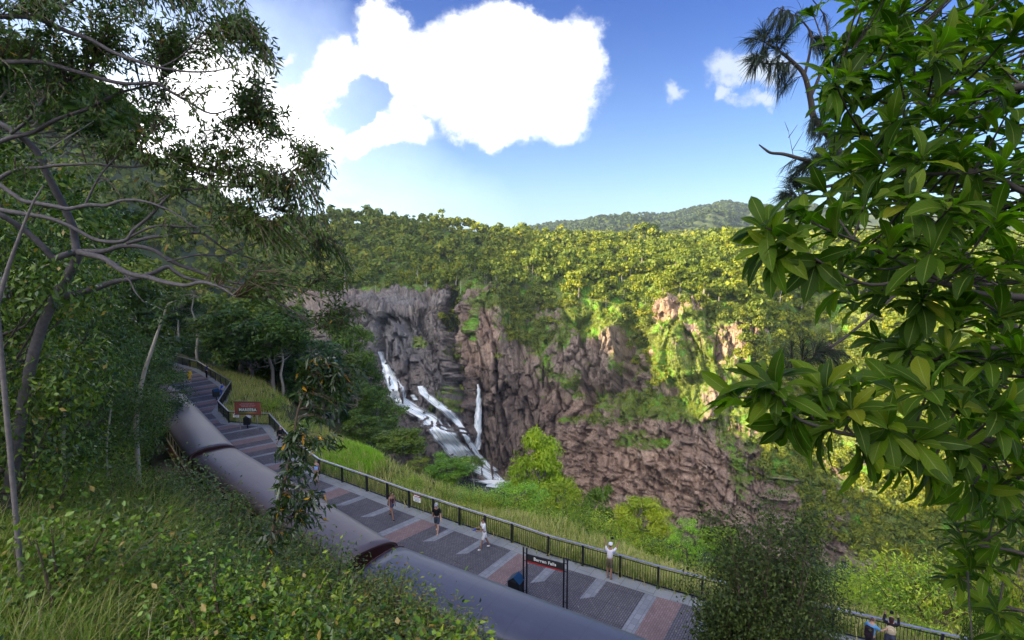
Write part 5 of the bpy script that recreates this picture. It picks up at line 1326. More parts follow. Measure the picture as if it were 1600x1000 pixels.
# ------------------------------------------------------------------ spreading tree at upper left
RS = 1.0
def poly3(pts):
    """pts: (px, py, D, radius cm)"""
    P = [W(a, b, D) for a, b, D, r in pts]; R_ = [r * RS / 100 for *_, r in pts]
    # Catmull-Rom through the points
    out, rad = [], []
    P = np.array(P); n = len(P)
    for i in range(n - 1):
        p0, p1, p2, p3 = P[max(i - 1, 0)], P[i], P[i + 1], P[min(i + 2, n - 1)]
        for k in range(4):
            t = k / 4; out.append(.5 * ((2 * p1) + (-p0 + p2) * t + (2 * p0 - 5 * p1 + 4 * p2 - p3) * t * t + (-p0 + 3 * p1 - 3 * p2 + p3) * t ** 3)); rad.append(R_[i] * (1 - t) + R_[i + 1] * t)
    out.append(P[-1]); rad.append(R_[-1]); return np.array(out), rad
def hero_left():
    r = np.random.default_rng(5)
    BR = [  # trunk and main limbs
     ("trunk", [(-30, 900, 9.3, 17), (8, 800, 9.2, 16), (25, 700, 9.0, 14), (42, 600, 9.0, 13), (62, 520, 9.0, 12), (88, 462, 9.0, 11), (118, 408, 9.0, 10), (122, 394, 9, 10)]),
     ("limb", [(122, 394, 9, 9), (114, 370, 9, 8), (110, 345, 8.9, 8), (100, 318, 8.8, 8), (88, 296, 8.7, 8), (74, 268, 8.6, 7), (60, 238, 8.5, 7), (35, 213, 8.4, 6.5), (-10, 190, 8.3, 6), (-60, 180, 8.3, 5)]),
     ("limb", [(122, 394, 9, 8), (100, 398, 8.8, 7.5), (80, 404, 8.7, 7), (62, 385, 8.6, 6.5), (38, 362, 8.5, 6.5), (0, 334, 8.3, 6), (-50, 310, 8.2, 5)]),
     ("limb", [(122, 394, 9, 8), (150, 399, 8.8, 7), (175, 412, 8.6, 6.5), (205, 427, 8.4, 6), (241, 435, 8.2, 5.5), (287, 444, 8.0, 4.5), (318, 439, 7.8, 4), (345, 446, 7.7, 3), (371, 461, 7.6, 1.5)]),
     ("limb", [(122, 394, 9, 7), (160, 392, 9, 6), (192, 382, 9, 5.5), (232, 386, 9, 5), (266, 405, 9, 4.5), (315, 430, 9, 4), (350, 436, 9, 3.5), (400, 450, 9, 3), (432, 470, 9, 2.5), (472, 492, 9, 2), (518, 519, 9, 1)]),
     ("limb", [(82, 474, 9.4, 8), (110, 462, 9.5, 8), (140, 450, 9.6, 7.5), (175, 442, 9.7, 7), (212, 437, 9.8, 6.5), (240, 428, 9.9, 6), (262, 415, 10, 5.5), (275, 422, 10, 5), (297, 433, 10, 4.5), (350, 446, 10, 3), (420, 470, 10, 1.5)]),
     ("limb", [(-40, 318, 8, 5), (0, 328, 8, 5), (40, 336, 8, 5), (70, 342, 8, 4.5), (112, 359, 8, 4), (157, 377, 8, 4), (196, 377, 8, 4), (212, 360, 8, 3.6), (236, 338, 8, 3.2), (273, 300, 8, 2.8), (330, 294, 8, 2.4), (390, 288, 8, 2), (434, 277, 8, 1.5), (470, 255, 8, .9), (495, 240, 8, .5)]),
     ("limb", [(-30, 270, 7.6, 5), (0, 287, 7.6, 4.6), (22, 304, 7.6, 4.5), (42, 318, 7.6, 4.5), (91, 326, 7.6, 4.2), (110, 328, 7.6, 4), (140, 322, 7.6, 3.8), (165, 322, 7.6, 3.5), (189, 315, 7.6, 3), (225, 318, 7.6, 2.5), (262, 330, 7.6, 2), (300, 352, 7.6, 1)]),
     ("limb", [(-40, 92, 7.5, 5), (0, 96, 7.5, 5), (60, 96, 7.5, 4.5), (90, 104, 7.5, 4.2), (122, 113, 7.5, 4), (175, 126, 7.5, 3.5), (241, 131, 7.5, 3), (265, 144, 7.5, 2.8), (290, 160, 7.5, 2.4), (329, 180, 7.5, 1.8), (367, 168, 7.5, 1)]),
     ("limb", [(-40, 30, 7.2, 5), (0, 22, 7.2, 5), (45, 24, 7.2, 5), (70, 33, 7.2, 4.5), (105, 50, 7.2, 4), (140, 62, 7.2, 4), (175, 82, 7.2, 3.5), (210, 98, 7.2, 3), (240, 108, 7.2, 2.6), (273, 113, 7.2, 2.2), (310, 116, 7.2, 1.7), (345, 113, 7.2, 1.2), (378, 101, 7.2, .6)]),
     ("limb", [(-30, 235, 8.3, 5), (35, 211, 8.3, 5), (70, 195, 8.2, 4.6), (105, 182, 8.1, 4.2), (157, 158, 8, 3.5), (185, 143, 8, 3), (210, 137, 8, 2.4), (240, 130, 8, 1.6), (259, 118, 8, 1)]),
     ("limb", [(21, 210, 8.3, 4), (45, 182, 8.1, 3.2), (70, 157, 8, 3), (100, 137, 7.9, 2.4), (130, 121, 7.8, 1.6), (150, 90, 7.7, .8)]),
     ("limb", [(-20, 290, 8.1, 5), (0, 280, 8.1, 4.6), (35, 262, 8.1, 4), (70, 261, 8.1, 3.6), (105, 261, 8.1, 3.2), (150, 258, 8.1, 2.8), (192, 259, 8.1, 2.4), (262, 259, 8, 2), (310, 272, 8, 1.8), (350, 288, 8, 1.5), (400, 284, 8, 1.1), (440, 272, 8, .7), (468, 267, 8, .5)]),
     ("limb", [(196, 377, 8, 3), (215, 366, 8, 2.7), (245, 354, 8, 2.4), (290, 354, 8, 2), (332, 352, 8, 1.5), (385, 347, 8, .8)]),
     ("limb", [(200, 379, 8.6, 4), (240, 371, 8.6, 4), (280, 370, 8.7, 3.6), (315, 366, 8.8, 3.1), (335, 374, 8.8, 2.7), (350, 384, 8.9, 2.4), (402, 412, 9, 1.9), (448, 440, 9, 1.2), (482, 449, 9, .6)]),
     ("limb", [(189, 418, 8.5, 2.4), (203, 436, 8.4, 1.9), (212, 456, 8.3, 1.4), (227, 473, 8.3, .6)]),
     ("limb", [(133, 325, 8, 2.5), (150, 290, 8, 2.2), (175, 250, 8, 1.9), (205, 225, 8, 1.5), (240, 205, 8, .9)]),
     ("limb", [(432, 470, 9, 2), (455, 492, 9, 1.5), (478, 500, 9, 1.0), (497, 530, 9, .5)]),
     ("limb", [(240, 320, 8.2, 2), (290, 285, 8.2, 1.5), (330, 262, 8.2, 1.1), (370, 235, 8.2, .7), (400, 190, 8.1, .4)]),
     ("limb", [(250, 110, 7.3, 1.8), (290, 90, 7.3, 1.4), (320, 60, 7.3, 1), (370, 40, 7.3, .6)]),
     ("limb", [(60, 26, 7.2, 3), (110, 5, 7.2, 2.4), (160, -20, 7.2, 2), (230, -40, 7.2, 1.4), (320, -20, 7.2, .9), (380, 10, 7.2, .5)]),
     ("limb", [(262, 405, 8.9, 2.5), (320, 400, 8.9, 2), (370, 392, 8.9, 1.5), (430, 372, 8.9, 1), (490, 365, 8.9, .5)]),
     ("limb", [(273, 300, 8, 1.8), (310, 322, 8.1, 1.5), (360, 330, 8.2, 1.1), (420, 322, 8.3, .7)]),
    ]
    global RS
    RS = .66
    base = W(-30, 900, 9.3)
    root = empty("spreading_tree", (base[0], base[1], base[2] - .5), 0, "large spreading tree with crooked grey limbs and narrow drooping leaves at upper left", "tree")
    off = np.array([base[0], base[1], base[2] - .5]); PT, PR_ = [], []
    trunk = MB(); limbs = MB()
    for nm, pts in BR:
        P, rad = poly3(pts); wob = (np.array([[vnoise(np.array([p[0] * 2.2, p[1] * 2.2, p[2] * 2.2 + c * 9.])) - .5 for c in range(3)] for p in P])) * .09
        P = P + wob * (0 if nm == "trunk" else 1)
        if nm == "trunk":
            g0 = gz(P[0][0] - .2, P[0][1])
            if P[0][2] > g0: P = np.concatenate([[[P[0][0] - .25, P[0][1], g0 - .3], [P[0][0] - .1, P[0][1], (g0 + P[0][2]) / 2]], P]); rad = [rad[0] * 1.35, rad[0] * 1.12] + list(rad)
            print('hero trunk base', P[0], g0)
            trunk.tube(P - off, rad, 12, False)
        else: limbs.tube(P - off, rad, 8, False); PT.append(P); PR_.append(np.array(rad))
    mt = plain("ridged_grey_bark", (.085, .075, .08), .85, 0, .45, 16)
    trunk.build("trunk", mt, root, smooth=True); limbs.build("limbs", mt, root, smooth=True)
    RS = 1.0; PT = np.concatenate(PT); PR_ = np.concatenate(PR_)
    CL = [(40, 30, 60, 35, 10), (110, 15, 60, 28, 10), (180, 25, 70, 35, 14), (260, 25, 70, 35, 14), (330, 40, 60, 40, 14), (385, 60, 40, 40, 12), (412, 110, 26, 30, 9), (60, 75, 60, 25, 6), (150, 90, 60, 30, 9), (230, 75, 60, 25, 9), (300, 80, 60, 30, 9), (360, 120, 50, 26, 6), (110, 60, 60, 30, 8),
          (395, 165, 45, 30, 10), (435, 185, 22, 26, 6), (432, 210, 14, 16, 3), (345, 195, 22, 20, 5), (270, 160, 50, 25, 6), (300, 210, 40, 24, 6), (200, 165, 60, 22, 5), (120, 145, 50, 20, 4), (215, 230, 50, 20, 7), (160, 215, 50, 24, 5), (260, 250, 45, 20, 8), (320, 245, 45, 26, 11), (360, 268, 30, 20, 7), (395, 240, 26, 22, 7),
          (400, 280, 34, 22, 8), (500, 270, 24, 30, 9), (470, 238, 24, 10, 4), (455, 300, 26, 16, 5), (430, 322, 45, 20, 8), (360, 320, 50, 18, 7), (290, 290, 50, 16, 5), (230, 310, 50, 18, 4), (470, 345, 26, 14, 5), (60, 130, 50, 30, 5), (30, 165, 40, 26, 5), (380, 355, 60, 16, 5), (300, 375, 50, 14, 3),
          (455, 385, 50, 20, 7), (505, 395, 40, 22, 7), (400, 405, 50, 16, 5), (540, 430, 26, 10, 3), (480, 425, 50, 16, 6), (440, 455, 40, 12, 4), (520, 455, 40, 16, 5), (540, 480, 30, 14, 4), (495, 500, 40, 16, 4), (350, 420, 40, 12, 3), (540, 510, 30, 20, 5), (25, 270, 40, 20, 3), (500, 365, 30, 12, 4)]
    tw = MB(); LP, LD = [], []
    for (cx, cy, rx, ry, wt) in CL:
        for i in range(int(wt * 2.8)):
            a = r.uniform(0, 6.283); q = math.sqrt(r.random()); px, py = cx + rx * q * math.cos(a), cy + ry * q * math.sin(a)
            D = {0: 7.3}.get(0); # depth from the nearest limb
            c0 = W(px, py, 8); d2 = ((PT - c0) ** 2).sum(1) + r.random(len(PT)) * .15; j = d2.argmin(); D = PT[j, 1] + r.normal() * .35
            c = W(px, py, D); st = PT[j]; dist = np.linalg.norm(c - st)
            if dist > 1.6: st = c + (st - c) * 1.6 / dist
            md = (st + c) / 2 + np.array([0, 0, .08 + .1 * dist]) + r.normal(size=3) * .04
            tw.tube([st - off, md - off, c - off, c - off + np.array([r.normal() * .04, r.normal() * .04, -.10])], [.009, .006, .0035, .002], 4, False)
            k = 19; t = r.uniform(.3, 1.05, k)[:, None]; p = (1 - t) ** 2 * st + 2 * t * (1 - t) * md + t ** 2 * c + r.normal(size=(k, 3)) * .05
            LP.append(p); ax = unit((c - st)[None] * .6 + r.normal(size=(k, 3)) * .55); ax[:, 2] -= .55; LD.append(unit(ax))
    LP = np.concatenate(LP); LD = np.concatenate(LD); k = len(LP)
    V, Fq = leaf_quads(LP - off, LD, unit(r.normal(size=(k, 3)) + [0, 0, .4]), r.uniform(.08, .15, k), r.uniform(.020, .036, k), .12, .12)
    link("leaves", npmesh("leaves", V, Fq, LEAF_GUM), root); tw.build("twigs", TWIG, root); print("hero leaves", k)
hero_left()

# ------------------------------------------------------------------ slim trees in the left thicket
def slim(px0, pts, D, rad, label, name="sapling", mat=None, leafat=(), nl=0, lm=None, L=.12, w=.045, droop=.8, sp=.2):
    r = np.random.default_rng(int(px0) + 3); P, rr_ = poly3([(a, b, D, rad * (1 - .7 * i / max(1, len(pts) - 1))) for i, (a, b) in enumerate(pts)])
    g0 = gz(P[0][0], P[0][1])
    if P[0][2] > g0 - .1:
        P = np.concatenate([[[P[0][0] - .1, P[0][1], g0 - .15]], P]); rr_ = [rr_[0] * 1.15] + list(rr_)
    off = np.array([P[0][0], P[0][1], P[0][2]]); root = empty(name, off, 0, label, "tree")
    mb = MB(); mb.tube(P - off, rr_, 7, False)
    LP, LD = [], []
    for (cx, cy, rx, ry, n) in leafat:
        for i in range(n):
            a = r.uniform(0, 6.283); q = math.sqrt(r.random()); c = W(cx + rx * q * math.cos(a), cy + ry * q * math.sin(a), D + r.normal() * rx / F * D * .6)
            j = ((P - c - [0, 0, -.15]) ** 2).sum(1).argmin(); st = P[j]; md = (st + c) / 2 + [0, 0, .06]
            mb.tube([st - off, md - off, c - off], [.007, .005, .002], 4, False)
            k = nl; t = r.uniform(.45, 1.05, k)[:, None]; LP.append((1 - t) ** 2 * st + 2 * t * (1 - t) * md + t ** 2 * c + r.normal(size=(k, 3)) * .03 * sp / .2)
            ax = unit((c - st)[None] * .5 + r.normal(size=(k, 3)) * .6); ax[:, 2] -= droop; LD.append(unit(ax))
    mb.build("stem", mat or BARK, root, smooth=True)
    if LP:
        LP = np.concatenate(LP); LD = np.concatenate(LD); k = len(LP); V, Fq = leaf_quads(LP - off, LD, unit(r.normal(size=(k, 3)) + [0, 0, .6]), L * r.uniform(.6, 1.3, k), w * r.uniform(.7, 1.2, k), .15, .25)
        link("leaves", npmesh("leaves", V, Fq, lm or LEAF_BUSH), root)
    return root
LEAF_SAP = leaf_mat("sapling_leaves", [(.018, .035, .014), (.03, .055, .018), (.05, .085, .022), (.035, .06, .02)], .26, .28, .6, dry=(.5, .26, .02), dryf=.03)
slim(420, [(418, 905), (424, 850), (432, 800), (448, 740), (458, 690), (466, 640), (478, 612), (486, 590), (492, 560)], 9.0, 3.0, "slim sapling with long drooping glossy leaves standing before the coaches", mat=TWIG,
     leafat=[(500, 575, 34, 22, 20), (478, 590, 20, 30, 9), (520, 600, 40, 30, 24), (545, 590, 22, 28, 12), (510, 640, 30, 22, 10), (470, 680, 26, 22, 8), (500, 690, 40, 20, 12), (455, 720, 28, 24, 10), (470, 740, 30, 20, 8),
             (445, 765, 24, 22, 9), (470, 775, 36, 22, 14), (495, 790, 26, 22, 10), (440, 810, 26, 24, 9), (480, 820, 28, 18, 7), (425, 835, 24, 20, 7)], nl=13, lm=LEAF_SAP, L=.17, w=.045, droop=.9)
slim(212, [(212, 662), (222, 595), (236, 550), (246, 520), (255, 495), (262, 475)], 17, 7, "thin pale curving trunk rising in front of the dark feathery tree", "slim_tree", BARK_PALE,
     leafat=[(262, 478, 30, 16, 8), (240, 500, 20, 12, 4)], nl=9, lm=LEAF_DARK, L=.2, w=.08)
slim(96, [(98, 690), (101, 620), (99, 580), (92, 558), (80, 590)], 12, 4, "pale forked dead stem in the left thicket", "dead_stem", BARK_PALE)
slim(166, [(166, 700), (172, 650), (178, 612), (182, 600)], 14, 2.5, "thin upright pale sapling with a few leaves, right side of the thicket", "sapling", BARK_PALE, leafat=[(182, 604, 20, 10, 6)], nl=8, lm=LEAF_BUSH, L=.2, w=.1)
slim(2, [(-5, 480), (12, 420), (30, 370), (50, 320), (68, 290)], 7, 3, "thin straight grey stem leaning across the left edge", "leaning_stem", BARK)

# ------------------------------------------------------------------ broad-leaved tree close on the right
def broad_leaf_material():
    t = NT("broad_leaves"); uv = t.n("TexCoord").outputs["UV"]; sp = t.n("SeparateXYZ"); t.set(sp.inputs[0], uv); rnd = t.n("NewGeometry").outputs["Random Per Island"]
    c = t.ramp(rnd, [(0, (.022, .048, .005)), (.35, (.042, .082, .006)), (.7, (.075, .13, .008)), (.93, (.12, .17, .01)), (1, (.16, .17, .012))])
    ax = t.math('ABSOLUTE', t.math('SUBTRACT', sp.outputs[0], .5))
    midr = t.math('LESS_THAN', ax, .03)
    wv = t.math('SINE', t.math('MULTIPLY', t.math('SUBTRACT', sp.outputs[1], t.math('MULTIPLY', ax, .45)), 70.0)); vein = t.math('MULTIPLY', t.math('GREATER_THAN', wv, .82), .22)
    c = t.mix(vein, c, t.mix(1.0, c, (1.9, 1.7, 1.3), 'MULTIPLY')); c = t.mix(t.math('MULTIPLY', midr, .55), c, (.22, .27, .07))
    r2 = t.math('FRACT', t.math('MULTIPLY', rnd, 53.1)); c = t.mix(t.math('LESS_THAN', r2, .0), c, (.55, .32, .02))
    sptn = t.noise(t.n("NewGeometry").outputs["Position"], 60, 4, .6); c = t.mix(t.math('MULTIPLY', sstepn(t, sptn, .62, .72), .5), c, (.10, .09, .02))
    p = t.bsdf(c, .55, 0, t.bump(wv, .12, .003), .16)
    tr = t.n("BsdfTranslucent"); t.set(tr.inputs[0], t.mix(1.0, c, (1.3, 2.1, .4), 'MULTIPLY'))
    mx = t.n("MixShader"); t.set(mx.inputs[0], .46); t.set(mx.inputs[1], p); t.set(mx.inputs[2], tr.outputs[0])
    return t.done(mx.outputs[0])
BROAD = broad_leaf_material()
def broad_leaves(P, D_, N_, L, w, r):
    """leaf sheets 4 x 7 with camber, droop and an obovate outline"""
    n = len(P); D_ = unit(D_); S = unit(np.cross(D_, N_)); N_ = np.cross(S, D_); rows = []; uvs = []
    m = 8; curl = r.uniform(.05, .42, n); fold = r.uniform(.08, .30, n); tw = r.normal(size=n) * .25
    for i in range(m):
        t = i / (m - 1); ww = w * (math.sin(math.pi * min(1, t ** 1.35 * .97 + .03)) ** .8) * .5 + (.0035 if i == 0 else 0)
        c = P + D_ * (L * (t - .12 * t * t * curl))[:, None] - N_ * (L * curl * t * t)[:, None] + N_ * (L * .06 * math.sin(t * 3.1))[:, None]
        for j, u in enumerate((-1, -.5, 0, .5, 1)):
            off = S * (ww * u)[:, None] + N_ * (ww * (abs(u) ** 1.3) * fold * 1.6 + ww * u * tw * t + ww * .12 * np.sin(t * 17 + tw * 40) * abs(u))[:, None]
            rows.append(c + off); uvs.append((.5 + u / 2, t))
    V = np.stack(rows, 1); uvs = np.tile(np.array(uvs), (n, 1)); k = m * 5; b = (np.arange(n) * k)[:, None]
    Fq = np.concatenate([b + [i * 5 + j, i * 5 + j + 1, (i + 1) * 5 + j + 1, (i + 1) * 5 + j] for i in range(m - 1) for j in range(4)], 1).reshape(-1, 4)
    return V.reshape(-1, 3), Fq, uvs
def hero_right():
    r = np.random.default_rng(19)
    RO = [(1150, 622, 2.0, -1, .35), (1195, 596, 2.05, -.6, .7), (1235, 655, 2.0, -.4, -.5), (1290, 668, 2.05, -.2, -.4), (1350, 705, 2.1, 0, -.5), (1405, 722, 2.2, .1, -.5), (1450, 735, 2.2, .1, -.4), (1340, 600, 2.2, -.2, .7), (1290, 610, 2.15, -.3, .7), (1205, 385, 2.35, -.9, .1), (1275, 410, 2.35, -.4, -.3), (1310, 445, 2.5, -.5, -.1), (1195, 355, 2.35, -.9, .5), (1260, 340, 2.4, -.4, .8), (1520, 760, 2.3, .1, -.3), (1580, 740, 2.2, .2, 0), (1215, 610, 2.0, -.8, .5), (1262, 645, 2.15, -.3, .1), (1245, 372, 2.3, -.9, .45), (1300, 360, 2.4, -.4, .6), (1330, 395, 2.5, -.3, .2), (1345, 205, 2.9, -.6, .5), (1300, 110, 3.2, -.7, .6), (1350, 120, 2.9, -.5, .4), (1400, 55, 2.8, -.3, .7), (1465, 80, 2.6, -.1, .6), (1530, 55, 2.6, .1, .7),
          (1585, 45, 2.5, .2, .6), (1320, 60, 3.2, -.6, .6), (1270, 20, 3.4, -.6, .4), (1395, 190, 2.7, -.4, .4), (1455, 165, 2.6, -.1, .5), (1520, 150, 2.6, .1, .6), (1580, 165, 2.5, .1, .5), (1330, 268, 2.7, -.6, .3), (1375, 250, 2.6, -.4, .5), (1440, 245, 2.5, -.2, .5), (1500, 235, 2.6, .1, .5), (1565, 260, 2.4, .2, .5),
          (1290, 300, 2.7, -.8, .4), (1350, 320, 2.5, -.4, .5), (1420, 315, 2.4, -.2, .6), (1490, 320, 2.3, 0, .6), (1555, 340, 2.3, .2, .6), (1390, 385, 2.4, -.2, .5), (1455, 390, 2.3, -.1, .5), (1520, 410, 2.3, .1, .5), (1585, 400, 2.3, .2, .6), (1340, 470, 2.8, -.6, .3), (1385, 460, 2.6, -.4, .4), (1440, 470, 2.5, -.2, .5),
          (1500, 480, 2.4, 0, .5), (1565, 490, 2.3, .1, .6), (1375, 530, 2.7, -.6, .4), (1420, 545, 2.5, -.5, .3), (1480, 550, 2.4, -.1, .6), (1545, 560, 2.3, .1, .5), (1595, 560, 2.2, .2, .5), (1395, 600, 2.4, -.5, .3), (1450, 610, 2.1, -.3, .6), (1500, 635, 2.1, -.1, .4), (1560, 640, 2.1, .1, .6), (1330, 640, 2.1, -.3, .3),
          (1385, 665, 2.1, -.2, .1), (1430, 690, 2.1, .1, -.2), (1490, 700, 2.2, .1, 0), (1550, 700, 2.2, .2, 0), (1590, 680, 2.2, .2, .3), (1305, 640, 2.2, -.4, -.3), (1500, 730, 2.8, .1, -.3), (1560, 760, 2.9, .1, -.2), (1590, 810, 3.0, .2, .2), (1470, 345, 2.8, 0, .3), (1600, 120, 3.0, .3, .5), (1600, 330, 2.8, .3, .4), (1540, 200, 3.0, 0, .5)]
    for i in range(290):
        px = 1620 - 330 * r.random() ** .8; py = r.uniform(-40, 740)
        if px < 1330 and not (60 < py < 420): continue
        if px < 1390 and 430 < py < 580: continue
        if px < 1450 and py > 600: continue
        RO.append((px, py, r.uniform(2.7, 4.8), r.uniform(-.7, .4), r.uniform(0, .8)))
    base = W(1660, 900, 3.2); base[2] = gz(base[0], base[1]); off = base.copy()
    root = empty("broad_leaved_tree", off, 0, "broad-leaved tree with whorls of big glossy leaves filling the right side", "tree")
    LB = [[(1700, 1100, 3.2, 8), (1694, 900, 3.2, 7), (1676, 700, 3.1, 6), (1680, 480, 3.0, 5.2), (1672, 250, 3.0, 4), (1690, 0, 3.0, 2.5)],
          [(1676, 480, 3.0, 3), (1630, 470, 2.8, 2.2), (1590, 464, 2.6, 1.6), (1540, 460, 2.5, 1.2), (1490, 448, 2.45, 1.0), (1430, 436, 2.45, .85), (1360, 445, 2.4, .7), (1300, 420, 2.35, .6), (1262, 395, 2.3, .5), (1245, 372, 2.3, .4)],
          [(1490, 448, 2.45, .9), (1440, 425, 2.5, .8), (1395, 405, 2.5, .6), (1345, 380, 2.5, .5), (1300, 362, 2.4, .4)],
          [(1680, 250, 3, 3), (1640, 290, 2.8, 2), (1600, 300, 2.7, 1.5), (1540, 268, 2.7, 1.2), (1460, 272, 2.7, .9), (1400, 262, 2.7, .6), (1345, 205, 2.9, .4)],
          [(1680, 740, 3.1, 3), (1620, 720, 2.6, 2), (1560, 690, 2.3, 1.5), (1490, 690, 2.2, 1.2), (1420, 690, 2.15, 1), (1350, 683, 2.1, .8), (1290, 670, 2.05, .7), (1240, 650, 2.0, .55), (1215, 612, 2.0, .4)],
          [(1680, 120, 3, 3), (1600, 135, 2.8, 1.8), (1530, 140, 2.8, 1.3), (1450, 150, 2.8, 1), (1380, 160, 2.9, .6), (1310, 112, 3.1, .4)],
          [(1680, 560, 3, 3), (1610, 540, 2.6, 1.6), (1540, 545, 2.5, 1.1), (1470, 560, 2.5, .8), (1400, 580, 2.5, .5)]]
    for i in range(26): RO.append((r.uniform(1490, 1640), r.uniform(770, 1010), r.uniform(2.8, 4.4), r.uniform(-.5, .3), r.uniform(-.2, .6)))
    for i in range(130): RO.append((r.uniform(1610, 2080), r.uniform(-120, 760), r.uniform(2.5, 4.3), r.uniform(-.2, .8), r.uniform(0, .8)))
    LB += [[(1690, 900, 3.2, 2.5), (1640, 880, 3.2, 1.6), (1580, 860, 3.2, 1.1), (1510, 850, 3.2, .6)], [(1692, 960, 3.2, 2), (1620, 960, 3.3, 1.2), (1550, 940, 3.4, .6)], [(1676, 480, 3.0, 3), (1760, 430, 3.1, 2), (1850, 400, 3.2, 1.4), (1960, 370, 3.3, .6)], [(1682, 250, 3, 3), (1780, 200, 3.1, 1.8), (1900, 150, 3.2, .7)], [(1682, 700, 3.1, 3), (1780, 640, 3.2, 1.8), (1920, 600, 3.2, .8)], [(1688, 50, 3, 2.5), (1640, -40, 3, 1.6), (1560, -90, 3, .7)], [(1688, 60, 3, 2.5), (1760, -20, 3.2, 1.6), (1840, -60, 3.3, .7)]]
    mb = MB(); PT = []
    for b in LB:
        P, rad = poly3(b); mb.tube(P - off, rad, 8, False); PT.append(P[4:])
    PT = np.concatenate(PT)
    LP, LD, LN, LL = [], [], [], []
    for (px, py, D, ax, up) in RO:
        c = W(px, py, D); j = ((PT - c) ** 2).sum(1).argmin(); st = PT[j]
        dist = np.linalg.norm(c - st)
        if dist > 1.3: st = c + (st - c) * 1.3 / dist + [0, 0, -.1]
        md = (st + c) / 2 + [0, 0, -.05 * dist]; mb.tube([st - off, md - off, c - off], [.006, .005, .0035], 6, False)
        A = unit(np.array([ax + r.normal() * .15, r.normal() * .35 - .15, up + .25])); n = r.integers(9, 15)
        e1 = unit(np.cross(A, [0.1, .3, 1])); e2 = np.cross(A, e1)
        for k in range(n):
            a = k * 2.399 + r.normal() * .25; tl = R(r.uniform(28, 100)) * (.6 + .4 * k / n); d = A * math.cos(tl) + (e1 * math.cos(a) + e2 * math.sin(a)) * math.sin(tl)
            d = unit(d + np.array([0, 0, -.22 - .25 * r.random()])); LP.append(c - A * .05 * k / n + d * .008); LD.append(d); LN.append(unit(A * math.sin(tl) * 1.2 - (e1 * math.cos(a) + e2 * math.sin(a)) * math.cos(tl) * .7 + [0, 0, .6])); LL.append(r.uniform(.14, .235) * (.75 + .25 * k / n) * (1.0 if D < 2.65 else .88))
    LP, LD, LN, LL = map(np.array, (LP, LD, LN, LL)); V, Fq, uvs = broad_leaves(LP - off, LD, LN, LL, LL * r.uniform(.27, .37, len(LL)), r)
    o = link("leaves", npmesh("leaves", V, Fq, BROAD, True, uv=uvs), root)
    mb.build("branches", BARK_DARK, root, smooth=True); print("broad leaves", len(LP))
hero_right()

